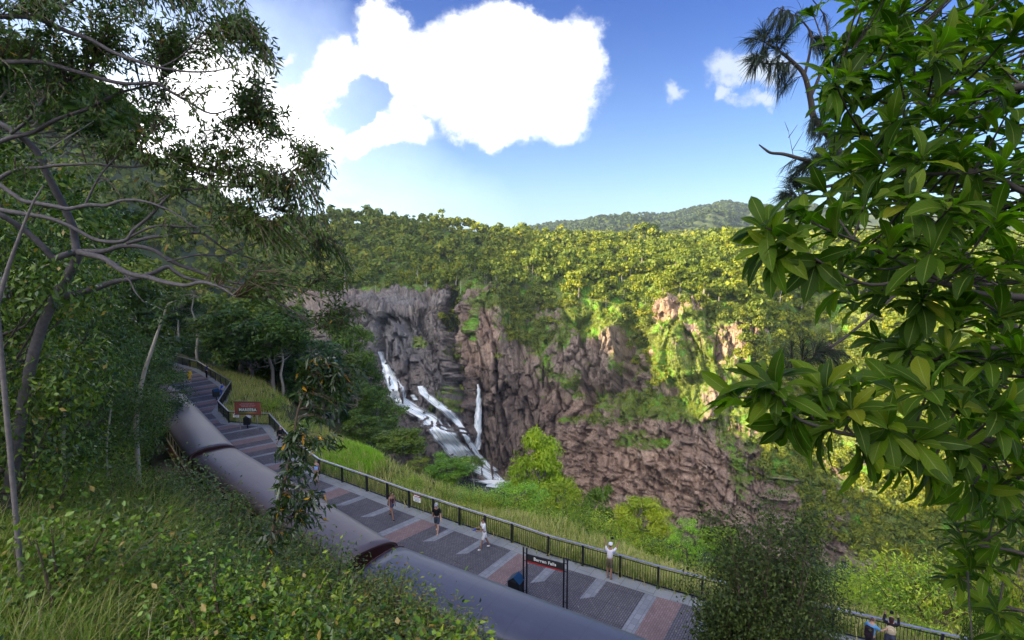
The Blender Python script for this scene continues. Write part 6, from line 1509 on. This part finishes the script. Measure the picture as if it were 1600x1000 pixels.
def casuarina():
    r = np.random.default_rng(8)
    BR = [[(1640, 700, 6, 9), (1560, 480, 6, 8), (1430, 330, 6, 6), (1330, 262, 6, 5), (1299, 217, 6, 4), (1285, 200, 6, 3.6), (1271, 182, 6, 3.3), (1267, 157, 6, 3), (1257, 118, 6, 2.4), (1240, 98, 6, 2), (1218, 80, 6, 1.4), (1195, 66, 6, .7)],
          [(1267, 150, 6, 2), (1280, 120, 6.1, 1.6), (1292, 80, 6.1, 1.2), (1290, 30, 6.1, .7), (1270, 0, 6, .5)], [(1257, 118, 6, 1.6), (1268, 60, 6, 1.2), (1250, 30, 6, .8), (1215, 12, 6, .4)],
          [(1330, 262, 6, 2.5), (1290, 258, 5.9, 2.2), (1250, 248, 5.8, 2), (1225, 241, 5.8, 1.7), (1205, 239, 5.8, 1.4), (1195, 233, 5.8, 1.1), (1186, 226, 5.8, .6)],
          [(1345, 290, 6, 2.4), (1300, 290, 6, 1.8), (1265, 300, 6, 1.2), (1238, 312, 6, .7)], [(1240, 98, 6, 1.2), (1205, 100, 6, .9), (1180, 96, 6, .5)],
          [(1400, 420, 6.4, 3), (1450, 300, 6.6, 2.2), (1500, 200, 6.8, 1.8), (1560, 120, 7, 1.4), (1600, 80, 7, 1)], [(1400, 460, 6.6, 2), (1330, 520, 6.4, 1.6), (1270, 560, 6.2, 1.2), (1210, 590, 6.1, .6)]]
    base = W(1660, 1010, 6); base[2] = gz(base[0], base[1]) - .2; off = base
    root = empty("needle_leaved_tree", off, 0, "dark feathery tree with thin drooping needles behind the broad-leaved tree, bare broken branch left", "tree"); mb = MB(); PT = []
    BR[0] = [(1660, 1010, 6, 10)] + BR[0]
    for b in BR:
        P, rad = poly3(b); mb.tube(P - off, rad, 7, False); PT.append(P)
    PTc = np.concatenate(PT)
    CL = [(1190, 68, 24, 24, 12), (1215, 50, 26, 26, 12), (1238, 22, 24, 20, 8), (1205, 88, 28, 16, 10), (1186, 96, 16, 12, 5), (1218, 108, 24, 14, 7), (1222, 138, 12, 14, 4), (1280, 50, 22, 30, 7), (1290, 95, 20, 26, 6), (1285, 190, 20, 18, 7), (1270, 195, 14, 12, 4), (1290, 235, 26, 18, 9), (1265, 245, 20, 12, 6), (1248, 262, 22, 12, 6),
          (1240, 295, 20, 16, 10), (1232, 315, 14, 16, 8), (1262, 280, 24, 16, 8), (1310, 210, 24, 24, 6), (1480, 190, 60, 50, 14), (1560, 130, 50, 50, 12), (1540, 240, 50, 30, 8), (1420, 150, 40, 30, 6), (1200, 575, 40, 18, 12), (1255, 545, 40, 20, 12), (1300, 560, 30, 20, 8), (1160, 600, 20, 14, 4)]
    P0, Dn = [], []
    for (cx, cy, rx, ry, wt) in CL:
        for i in range(int(wt * 1.5)):
            a = r.uniform(0, 6.283); q = math.sqrt(r.random()); c0 = W(cx + rx * q * math.cos(a), cy + ry * q * math.sin(a), 6); j = ((PTc - c0) ** 2).sum(1).argmin(); st = PTc[j]; c = W(cx + rx * q * math.cos(a), cy + ry * q * math.sin(a), st[1] + r.normal() * .15)
            if np.linalg.norm(c - st) > .6: st = c + unit(st - c) * .6
            md = (st + c) / 2 + [0, 0, .03]; mb.tube([st - off, md - off, c - off], [.005, .0035, .0015], 4, False)
            k = 34; t = r.uniform(.2, 1.0, k)[:, None]; P0.append((1 - t) ** 2 * st + 2 * t * (1 - t) * md + t ** 2 * c); d = unit((c - st)[None] * 1.6 + r.normal(size=(k, 3)) * .22 * np.linalg.norm(c - st) * 2); d[:, 2] -= .3; Dn.append(unit(d))
    # bare twigs above the broken branch
    for a, b in (((1240, 246), (1232, 205)), ((1232, 205), (1226, 190)), ((1232, 215), (1246, 195)), ((1238, 235), (1256, 205))): mb.tube([W(*a, 5.8) - off, W(*b, 5.8) - off], [.004, .0015], 4, False)
    P0 = np.concatenate(P0); Dn = np.concatenate(Dn); k = len(P0); n = unit(r.normal(size=(k, 3))); s = unit(np.cross(Dn, n)); L = r.uniform(.08, .19, k)[:, None]; w = .0022
    V = np.stack([P0 - s * w, P0 + s * w, P0 + Dn * L * .55 + s * w - [0, 0, .01], P0 + Dn * L * .55 - s * w - [0, 0, .01]], 1); V2 = np.stack([V[:, 3], V[:, 2], P0 + Dn * L + s * w * .3 - [0, 0, .045], P0 + Dn * L - s * w * .3 - [0, 0, .045]], 1)
    V = np.concatenate([V, V2], 1).reshape(-1, 3) - off
    link("needles", npmesh("needles", V, np.arange(len(V)).reshape(-1, 4), NEEDLE), root); mb.build("branches", BARK_DARK, root, smooth=True)
casuarina()

# ------------------------------------------------------------------ round many-stemmed tree at lower right
def many_stem():
    r = np.random.default_rng(33); D = 15.0; bx = (1236 - 800) / F * D; g = gz(bx, D); top = W(1236, 722, D)[2]; H = top - g; cr = 112 / F * D
    root = empty("many_stemmed_tree", (bx, D, g), 0, "dense rounded tree with many upright reddish stems in front of the railing, lower right", "tree"); mb = MB(); P, D_ = [], []
    for i in range(54):
        a = r.uniform(0, 6.283); q = math.sqrt(r.random()); z = H * (1.0 - .33 * q ** 2.2) * r.uniform(.72, 1.0); rad_at = cr * (1.0 if z < H * .55 else math.sqrt(max(.05, 1 - ((z / H - .5) / .54) ** 2)))
        tp = np.array([math.cos(a) * q * rad_at, math.sin(a) * q * rad_at, z]); md = np.array([tp[0] * .55, tp[1] * .55, H * .42]) + r.normal(size=3) * .12; b = np.array([math.cos(a) * .2, math.sin(a) * .2, 0])
        mb.tube([b, (b + md) / 2 + r.normal(size=3) * .05, md, (md + tp) / 2 + r.normal(size=3) * .08, tp], [.05, .04, .03, .018, .006], 6, False)
        for j in range(14):
            t = r.uniform(.30, 1.03); c = (1 - t) ** 2 * b + 2 * t * (1 - t) * md + t * t * tp; o_ = unit(np.array([c[0], c[1], 0]) + r.normal(size=3) * .6) * r.uniform(.05, .75); e = c + o_
            mb.tube([c, e], [.009, .003], 4, False); k = 80; P.append(e + r.normal(size=(k, 3)) * [.23, .23, .2]); D_.append(unit(o_[None] + r.normal(size=(k, 3)) * .6))
    # skirt of leaves hanging low
    for i in range(400):
        a = r.uniform(0, 6.283); z = H * r.uniform(.04, .60); rr_ = cr * r.uniform(.55, 1.02); c = np.array([math.cos(a) * rr_, math.sin(a) * rr_, z]); k = 80
        mb.tube([np.array([c[0] * .3, c[1] * .3, z * .75]), c], [.012, .003], 4, False); P.append(c + r.normal(size=(k, 3)) * [.22, .22, .2]); D_.append(unit(c[None] * [1, 1, .2] + r.normal(size=(k, 3))))
    P = np.concatenate(P); D_ = np.concatenate(D_); k = len(P); V, Fq = leaf_quads(P, D_, unit(r.normal(size=(k, 3)) * .6 + [0, 0, .8]), r.uniform(.075, .135, k), r.uniform(.045, .075, k), .2, .15)
    LM = leaf_mat("small_olive_leaves", [(.024, .042, .012), (.045, .07, .016), (.07, .10, .02), (.10, .13, .03)], .5, .28, .3)
    link("crown", npmesh("crown", V, Fq, LM), root); mb.build("stems", plain("reddish_stem", (.12, .075, .06), .85, 0, .3, 9), root); print("many stem", k)
many_stem()
# leafy shoots in front of the coaches at the bottom
def shoot(px, py, D, hh, n, label, col=(1, 1, 1), key='bush1', wd=1.0):
    x = float((px - 800) / F * D); g = gz(x, D); top = W(px, py, D)[2]; h = max(.8, top - g); o = put_tree("shrub", key, x, D, g - .1, 1, random.uniform(0, 6), label, "shrub", None, col, parts=("foliage", "stems")); s = h / 4.4; o.scale = (wd * s ** .6, wd * s ** .6, s)
shoot(600, 865, 8.6, 3, 1, "tall leafy shrub with orange tips hiding the underside of the third coach", (1.35, 1.2, .8), 'tb0', 1.1)
shoot(680, 925, 7.6, 3, 1, "leafy shrub at the bottom edge below the nearest coach roof", (1.3, 1.25, .8), 'tb1', 1.0)
shoot(540, 850, 9.6, 3, 1, "leafy shrub left of the orange tipped shrub below the coaches", (1.1, 1.1, .8), 'tb1', 1.1)
shoot(352, 772, 15.5, 3, 1, "rounded shrub against the coach side, right of the bright round shrub", (1.0, 1.15, .9), 'tb0', 1.3)
shoot(408, 798, 13.5, 3, 1, "leafy shrub just left of the foot of the sapling", (1.15, 1.15, .8), 'tb1', 1.25)
shoot(468, 822, 11.8, 3, 1, "leafy shrub just right of the foot of the sapling below the coaches", (1.0, 1.1, .8), 'tb0', 1.2)
shoot(258, 700, 19, 3, 1, "dark shrub at the far end of the visible coach side", (.7, .85, .8), 'tb1', 1.4)
shoot(310, 735, 16, 3, 1, "round bright shrub against the shadowed side of the second coach", (1.2, 1.2, .8), 'tb0', 1.1)

tree_at("tree", 'dense_m', 1600, 850, 1200, 95, 9, "dark leafy tree rising from the lower right corner", (.8, .9, .6))
tree_at("tree", 'dense_n', 1510, 915, 1200, 70, 11, "dark low tree right of the two visitors at bottom right", (1.1, 1.1, .8))
# ------------------------------------------------------------------ people
SKIN = plain("skin", (.42, .24, .17), .55, 0, .06, 20); SKIN_D = plain("tanned_skin", (.28, .15, .10), .55, 0, .06, 20)
def cloth(name, col, rough=.8): return plain(name, col, rough, 0, .10, 12, .2)
def skin_obj(name, chains, mat, parent, sub=1, root_i=0):
    """chains: lists of (point, radius[, radius2]); first points that coincide with an earlier point are welded"""
    V, E, Rd, key = [], [], [], {}
    for ch in chains:
        prev = None
        for p in ch:
            c, r = p[0], p[1]; k = tuple(round(v, 4) for v in c)
            if k not in key: key[k] = len(V); V.append(k); Rd.append(r if hasattr(r, '__len__') else (r, r))
            i = key[k]
            if prev is not None and prev != i: E.append((prev, i))
            prev = i
    me = bpy.data.meshes.new(name); me.from_pydata(V, E, []); me.materials.append(mat)
    o = link(name, me, parent); md = o.modifiers.new("skin", 'SKIN'); md.use_smooth_shade = True
    if not me.skin_vertices: bpy.context.view_layer.update()
    sv_ = me.skin_vertices[0].data
    for i, r in enumerate(Rd): sv_[i].radius = r
    sv_[root_i].use_root = True
    s = o.modifiers.new("sub", 'SUBSURF'); s.levels = sub; s.render_levels = sub
    bpy.context.view_layer.update(); dg = bpy.context.evaluated_depsgraph_get(); m2 = bpy.data.meshes.new_from_object(o.evaluated_get(dg))
    o.modifiers.clear(); o.data = m2; m2.materials.clear() if len(m2.materials) > 1 else None
    if not m2.materials: m2.materials.append(mat)
    return o
def person(x, y, face, h, label, legs=((.25, .1), (-.25, .35)), arms=((.1, .1, .3), (-.1, .1, .3)), lean=.03, top=None, bottom=None, bl='shorts', skin=None, hair=(.03, .02, .015), hairlen='short', shoes=(.5, .5, .5), hat=None, head=(0, 0), sleeves='short', z=0, dress=None, bag=None, hold=None, beard=False, band=None):
    """legs: (swing, knee bend) left/right; arms: (swing forward, out, elbow bend); faces +Y locally, turned by FACE (degrees clockwise from north)"""
    s = h / 1.75; root = empty("person", (x, y, z), -R(face), label, "person"); root.scale = (s, s, s); sk = skin or SKIN; v = Vector
    hipz = .92; low = 0
    def leg(sd, sw, kb):
        hp = v((sd * .09, 0, hipz)); kn = hp + v((0, math.sin(sw) * .44, -math.cos(sw) * .44)); an = kn + v((0, math.sin(sw - kb) * .42, -math.cos(sw - kb) * .42)); return hp, kn, an
    LG_ = [leg(-1, *legs[0]), leg(1, *legs[1])]; dz = min(l[2].z for l in LG_) - .075; sh_ = v((0, 0, -dz))
    LG_ = [[p + sh_ for p in l] for l in LG_]; pel = v((0, 0, .97)) + sh_; wa = pel + v((0, .01 + lean * .3, .13)); ch = pel + v((0, .01 + lean, .32)); nb = pel + v((0, lean * 1.4, .49)); nk = nb + v((0, .015, .06)); hd = nk + v((0, .03, .10)); tp = hd + v((0, .01, .09))
    SH, EL, WR = [], [], []
    for sd, (sw, ou, eb) in zip((-1, 1), arms):
        shd = nb + v((sd * .185, 0, -.055)); d = v((sd * math.sin(ou), math.sin(sw) * math.cos(ou), -math.cos(sw) * math.cos(ou))); el = shd + d * .29
        a2 = sw + eb; inn = sd * math.sin(ou) * (1 if eb < 1.2 else -.6); d2 = v((inn, math.sin(a2) * math.cos(ou), -math.cos(a2) * math.cos(ou))).normalized(); wr = el + d2 * .255; SH.append(shd); EL.append(el); WR.append((wr, d2))
    T = lambda p: (p.x, p.y, p.z)
    C = [[(T(pel), (.14, .105)), (T(wa), (.125, .095)), (T(ch), (.15, .11)), (T(nb), (.09, .075)), (T(nk), .052), (T(hd), (.078, .09)), (T(tp), (.07, .085))]]
    # face: nose and chin grow from the head
    C.append([(T(hd), .08), (T(hd + v((0, .075, -.035))), .038), ])
    C.append([(T(hd), .08), (T(hd + v((0, .10, .005))), .016)])
    for i, sd in enumerate((-1, 1)):
        hp, kn, an = LG_[i]; C.append([(T(pel), .13), (T(hp), .088), (T(hp + (kn - hp) * .5), .075), (T(kn), .055), (T(kn + (an - kn) * .35), .056), (T(an), .036), (T(an + v((0, .05, -.045))), .036), (T(an + v((0, .14, -.05))), .032)])
        el = EL[i]; wr, d2 = WR[i]; C.append([(T(nb), .09), (T(SH[i]), .058), (T((SH[i] + el) / 2), .046), (T(el), .038), (T((el + wr) / 2), .036), (T(wr), .026), (T(wr + d2 * .055), (.036, .02))])
        pm = wr + d2 * .055; a = d2.orthogonal().normalized(); b = d2.cross(a)
        side = v((0, 1, 0)) if abs(d2.y) < .7 else v((0, 0, 1)); side = (side - d2 * side.dot(d2)).normalized(); pal = d2.cross(side)
        for q, (o_, L_) in enumerate(((-.028, .062), (-.010, .075), (.010, .072), (.027, .058))):
            b0 = pm + side * o_ + d2 * .02; C.append([(T(pm), .03), (T(b0), .010), (T(b0 + d2 * L_ * .55 + pal * .008), .0085), (T(b0 + d2 * L_ * .9 + pal * .03), .007)])
        b0 = pm + side * -.035 - d2 * .02; C.append([(T(pm), .03), (T(b0), .012), (T(b0 + (d2 * .6 - side * .7).normalized() * .05), .009)])
    body = skin_obj("body", C, sk, root)
    def part(nm, chains, mat, sub=1): return skin_obj(nm, chains, mat, root, sub)
    tcol = top or (.3, .3, .3)
    if not dress:
        tc = [[(T(pel + v((0, 0, .02))), (.158, .122)), (T(wa), (.148, .118)), (T(ch), (.168, .128)), (T(nb + v((0, 0, -.02))), (.105, .09))]]
        if sleeves != 'none':
            for i in (0, 1):
                e = SH[i] + (EL[i] - SH[i]) * (.75 if sleeves == 'short' else 1.0); cch = [(T(nb + v((0, 0, -.02))), .1), (T(SH[i]), .072), (T(e), .062)]
                if sleeves == 'long': cch += [(T(WR[i][0]), .045)]
                tc.append(cch)
        part("shirt", tc, cloth("shirt_cloth", tcol))
        bc = [[(T(pel + v((0, 0, .08))), (.146, .112)), (T(pel), (.155, .12))]]
        for i in (0, 1):
            hp, kn, an = LG_[i]
            if bl == 'shorts': bc.append([(T(pel), .15), (T(hp + (kn - hp) * .1), .105), (T(hp + (kn - hp) * .62), .092), (T(hp + (kn - hp) * .88), .085)])
            elif bl == 'minis': bc.append([(T(pel), .15), (T(hp + (kn - hp) * .1), .108), (T(hp + (kn - hp) * .45), .095)])
            else: bc.append([(T(pel), .15), (T(hp + (kn - hp) * .1), .105), (T(kn), .075), (T(an), .058)])
        part("trousers" if bl == 'long' else "shorts", bc, cloth("lower_cloth", bottom or (.1, .1, .1)))
    else:
        hem = (LG_[0][2] + LG_[1][2]) / 2 + v((0, 0, .22))
        part("dress", [[(T(nb + v((0, 0, -.02))), (.11, .09)), (T(ch), (.165, .13)), (T(wa), (.14, .115)), (T(pel), (.17, .15)), (T((pel + hem) / 2), (.20, .20)), (T(hem), (.23, .25))]] +
             [[(T(nb + v((0, 0, -.02))), .1), (T(SH[i]), .075), (T(EL[i]), .075), (T(WR[i][0] - WR[i][1] * .05), .07)] for i in (0, 1)], cloth("dress_cloth", dress))
    hm = cloth("hair", hair, .5)
    if hair: 
        if hairlen == 'long': part("hair", [[(T(hd + v((0, -.02, .075))), (.088, .09)), (T(hd + v((0, -.05, .0))), (.095, .075)), (T(hd + v((0, -.07, -.14))), (.09, .06)), (T(hd + v((0, -.085, -.30))), (.07, .04))]], hm)
        elif hairlen == 'bun': part("hair", [[(T(hd + v((0, -.015, .07))), (.086, .09)), (T(hd + v((0, -.05, .01))), (.085, .07)), (T(hd + v((0, -.10, .07))), .05)]], hm)
        else: part("hair", [[(T(hd + v((0, .0, .085))), (.080, .088)), (T(hd + v((0, -.035, .03))), (.083, .075)), (T(hd + v((0, -.045, -.035))), (.065, .045))]], hm)
    for i in (0, 1):
        an = LG_[i][2]; part("shoe", [[(T(an + v((0, -.03, -.035))), .045), (T(an + v((0, .06, -.045))), (.047, .038)), (T(an + v((0, .15, -.05))), (.042, .03))]], cloth("shoe", shoes))
    if hat:
        hc, kind = hat; mb = MB(); mb.tube([hd + v((0, 0, .06)), hd + v((0, 0, .11)), hd + v((0, 0, .155)), hd + v((0, 0, .17))], [.104, .10, .075, .02], 16)
        if kind == 'cap': mb.box(tuple(hd + v((0, .125, .07))), (.15, .12, .012))
        else: mb.tube([hd + v((0, 0, .055)), hd + v((0, 0, .068))], [.19, .185], 20)
        mb.build("cap" if kind == 'cap' else "hat", cloth("hat_cloth", hc), root, smooth=False)
    # facial features
    fm = MB()
    for sd in (-1, 1): fm.box(tuple(hd + v((sd * .03, .086, .015))), (.02, .012, .01))
    fm.build("eyes", BLACK, body); fm = MB(); fm.box(tuple(hd + v((0, .094, -.045))), (.04, .012, .008)); fm.build("mouth", REDP, body)
    fm = MB()
    for sd in (-1, 1): fm.box(tuple(hd + v((sd * .083, 0, 0))), (.012, .03, .055))
    fm.build("ears", sk, body, bevel=.004)
    M = Matrix.Translation(root.location) @ Matrix.Rotation(-R(face), 4, 'Z') @ Matrix.Scale(s, 4)
    return dict(root=root, hand=[M @ (w_ + d_ * .1) for w_, d_ in WR], back=M @ (ch + v((0, -.17, -.05))), hip=M @ (pel + v((.17, -.02, .05))), M=M, ch=ch, face=-R(face), s=s)
def at_px(px, py): p = G(px, py, 0); return p[0], p[1]
def carried(name, loc, rz, fn, mat, label, cat, **k):
    mb = MB(); fn(mb); o = link(name, mb.mesh(name, mat, **k)); o.location = loc; o.rotation_euler = (0, 0, rz); tag(o, label, cat); return o
cam_fn = lambda mb: (mb.box((0, 0, 0), (.13, .06, .085)), mb.tube([(0, .03, 0), (0, .11, 0)], [.034, .038], 12), mb.box((0, 0, .055), (.05, .045, .03)))
def fence_heading(px, py):
    A_ = G(px, py)[:2]; i = ((FB - A_) ** 2).sum(1).argmin(); return i
# heading along the platform towards the camera is about 135 degrees, towards the gorge about 45
x, y = at_px(297, 597); p = person(x, y, 150, 1.66, "woman in a long yellow dress walking at the far end of the platform", ((.3, .1), (-.25, .3)), ((.25, .15, .5), (-.2, .15, .4)), dress=(.62, .40, .02), hair=(.012, .01, .01), hairlen='long', shoes=(.7, .7, .7))
x, y = at_px(323, 591); p = person(x, y, 40, 1.78, "man in a blue shirt raising his hand at the far railing", ((.0, 0), (.05, .05)), ((.1, .1, .6), (2.6, .35, .3)), top=(.03, .05, .20), bottom=(.01, .012, .02), bl='long', shoes=(.02, .02, .02))
x, y = at_px(346, 620); p = person(x, y, 60, 1.55, "visitor in bright blue leaning on the railing corner behind a litter bin", ((.1, 0), (.0, .1)), ((.9, .2, .7), (.9, .2, .7)), top=(.01, .09, .50), bottom=(.01, .05, .25), bl='long', lean=.10, hairlen='bun')
x, y = at_px(439, 697); p = person(x, y, 125, 1.80, "grey haired man in dark clothes walking beside the railing", ((.42, .15), (-.35, .45)), ((.3, .12, .5), (-.35, .12, .3)), top=(.012, .012, .018), bottom=(.02, .025, .045), hair=(.45, .42, .40), shoes=(.05, .03, .03), sleeves='long')
x, y = at_px(495, 755); p = person(x, y, 330, 1.65, "woman in a pale blue singlet and shorts standing at the railing beside the sapling", ((.05, 0), (-.05, .05)), ((.5, .2, 1.6), (.1, .15, .4)), top=(.30, .42, .80), bottom=(.28, .20, .14), bl='minis', hair=(.30, .22, .12), shoes=(.75, .16, .06), sleeves='none', hairlen='bun')
x, y = at_px(468, 764); p = person(x, y, 20, 1.25, "child in a bright blue shirt half hidden behind the sapling leaves", ((.05, 0), (-.05, .05)), ((.2, .2, .6), (.1, .15, .4)), top=(.02, .12, .60), bottom=(.05, .05, .06))
x, y = at_px(612.5, 810); p = person(x, y, 135, 1.72, "woman in a patterned sleeveless top and denim shorts walking along the platform", ((-.38, .30), (.38, .10)), ((-.2, .12, .3), (.2, .2, .5)), top=(.06, .02, .035), bottom=(.03, .07, .16), bl='minis', skin=SKIN_D, hair=(.02, .012, .01), sleeves='none', hairlen='bun', shoes=(.03, .02, .02))
def bag_fn(mb):
    mb.add([(-.20, -.07, -.17), (.20, -.07, -.17), (.20, .07, -.17), (-.20, .07, -.17), (-.15, -.04, .12), (.15, -.04, .12), (.15, .04, .12), (-.15, .04, .12)], [(0, 3, 2, 1), (4, 5, 6, 7), (0, 1, 5, 4), (1, 2, 6, 5), (2, 3, 7, 6), (3, 0, 4, 7)])
    mb.tube([(-.13, 0, .11), (-.10, 0, .34), (0, 0, .50), (.10, 0, .34), (.13, 0, .11)], .012, 6)
carried("shoulder_bag", p["hip"] + Vector((.04, .02, .05)), p["face"] + 1.57, bag_fn, cloth("bag_cloth", (.10, .07, .09)), "dark shoulder bag hanging at the hip of the woman in shorts", "bag", bevel=.02)
x, y = at_px(683, 832); p = person(x, y, 185, 1.80, "man in a black shirt and pale cap walking past the railing", ((.35, .10), (-.15, .45)), ((.35, .22, .3), (-.25, .18, .2)), top=(.010, .010, .014), bottom=(.035, .05, .075), hat=((.33, .34, .42), 'cap'), shoes=(.45, .32, .25))
x, y = at_px(757, 857); p = person(x, y, 250, 1.80, "man all in white looking down at a camera in his hands", ((.35, .10), (-.30, .15)), ((.45, -.05, 1.15), (.45, -.05, 1.15)), top=(.72, .72, .76), bottom=(.70, .70, .74), shoes=(.72, .72, .72), hair=(.06, .04, .03), skin=SKIN_D)
hm_ = (p["hand"][0] + p["hand"][1]) / 2; carried("camera", hm_ + Vector((0, 0, .0)), p["face"], cam_fn, cloth("camera_body", (.02, .10, .45), .4), "small blue camera held by the man in white", "camera")
x, y = at_px(952, 904); p = person(x, y, 25, 1.80, "man in a white shirt and cap lifting a camera over the railing", ((.02, 0), (-.06, .05)), ((1.9, .30, .85), (2.1, .32, .75)), top=(.62, .60, .68), bottom=(.10, .085, .06), hat=((.66, .65, .72), 'cap'), skin=SKIN_D, shoes=(.20, .15, .13))
hm_ = (p["hand"][0] + p["hand"][1]) / 2; carried("camera", hm_, p["face"], cam_fn, cloth("camera_dark", (.02, .02, .025), .4), "small dark camera raised by the man in the white cap", "camera")
A1 = G(1362, 970, 1.65); p = person(A1[0], A1[1], 60, 1.78, "man in a light blue shirt with a dark backpack at the railing, bottom right", ((.05, 0), (-.1, .1)), ((.3, .2, .5), (.9, .15, .7)), top=(.10, .26, .50), bottom=(.03, .03, .04), hair=(.10, .06, .045), sleeves='short')
def pack_fn(mb): mb.box((0, 0, 0), (.30, .16, .44)); mb.box((0, -.10, -.08), (.22, .06, .22))
bp = carried("backpack", p["back"] + Vector((0, 0, -.05)), p["face"], pack_fn, cloth("pack_cloth", (.02, .012, .02)), "dark backpack worn by the man in light blue", "backpack", bevel=.05)
A1 = G(1393, 968, 1.6); p = person(A1[0], A1[1], 35, 1.72, "dark haired woman in black photographing across the railing, bottom right", ((.05, 0), (-.1, .1)), ((1.3, .25, 1.3), (1.3, .25, 1.3)), top=(.012, .010, .014), bottom=(.05, .06, .10), hair=(.035, .015, .015), hairlen='long', sleeves='long')
hm_ = (p["hand"][0] + p["hand"][1]) / 2; carried("camera", hm_, p["face"], cam_fn, cloth("camera_black", (.015, .015, .018), .4), "black camera held by the woman in black", "camera")
def hat_fn(mb): mb.tube([(0, 0, 0), (0, -.012, 0)], [.19, .185], 22); mb.tube([(0, -.01, 0), (0, -.11, 0)], [.10, .085], 18)
carried("straw_hat", p["back"] + Vector((0, 0, -.02)), p["face"], hat_fn, cloth("straw", (.50, .42, .30)), "pale straw hat hanging on the back of the woman in black", "hat")

# fallen leaves on the paving
P = []
for i in range(420):
    s_ = rr.uniform(FS[3], FS[-1] - 6); d_ = rr.uniform(.6, fo(s_) - .1) if rr.random() < .4 else fo(s_) - .1 - abs(rr.normal()) * .25; P.append(at_s(s_, d_, .012))
P = np.array(P); n = len(P); a = rr.uniform(0, 6.28, n); V, Fq = leaf_quads(P, np.stack([np.cos(a), np.sin(a), .05 + 0 * a], -1), np.tile([0, 0, 1.], (n, 1)), rr.uniform(.06, .13, n), rr.uniform(.03, .05, n), .1, 0)
tag(link("fallen_leaves", npmesh("fallen_leaves", V, Fq, leaf_mat("dry_leaves", [(.25, .16, .06), (.40, .32, .16), (.14, .09, .05), (.5, .45, .3)], .7, .1, .2))), "dry fallen leaves scattered over the paving and along the kerb", "fallen leaves", kind="stuff")
# ------------------------------------------------------------------ air
def haze():
    mb = MB(); lo, hi = -200.0, 420.0; mb.add([(-3600, -500, lo), (3600, -500, lo), (3600, 4200, lo), (-3600, 4200, lo), (-3600, -500, hi), (3600, -500, hi), (3600, 4200, hi), (-3600, 4200, hi)], [(0, 3, 2, 1), (4, 5, 6, 7), (0, 1, 5, 4), (1, 2, 6, 5), (2, 3, 7, 6), (3, 0, 4, 7)])
    m = bpy.data.materials.new("haze"); m.use_nodes = True; t = m.node_tree; t.nodes.clear(); out = t.nodes.new("ShaderNodeOutputMaterial"); v = t.nodes.new("ShaderNodeVolumePrincipled")
    v.inputs["Color"].default_value = (.62, .80, 1, 1); v.inputs["Density"].default_value = .00008; v.inputs["Anisotropy"].default_value = .2; t.links.new(v.outputs[0], out.inputs["Volume"])
    tag(mb.build("haze", m), kind="stuff"); m.cycles.homogeneous_volume = True if hasattr(m.cycles, "homogeneous_volume") else None
haze()
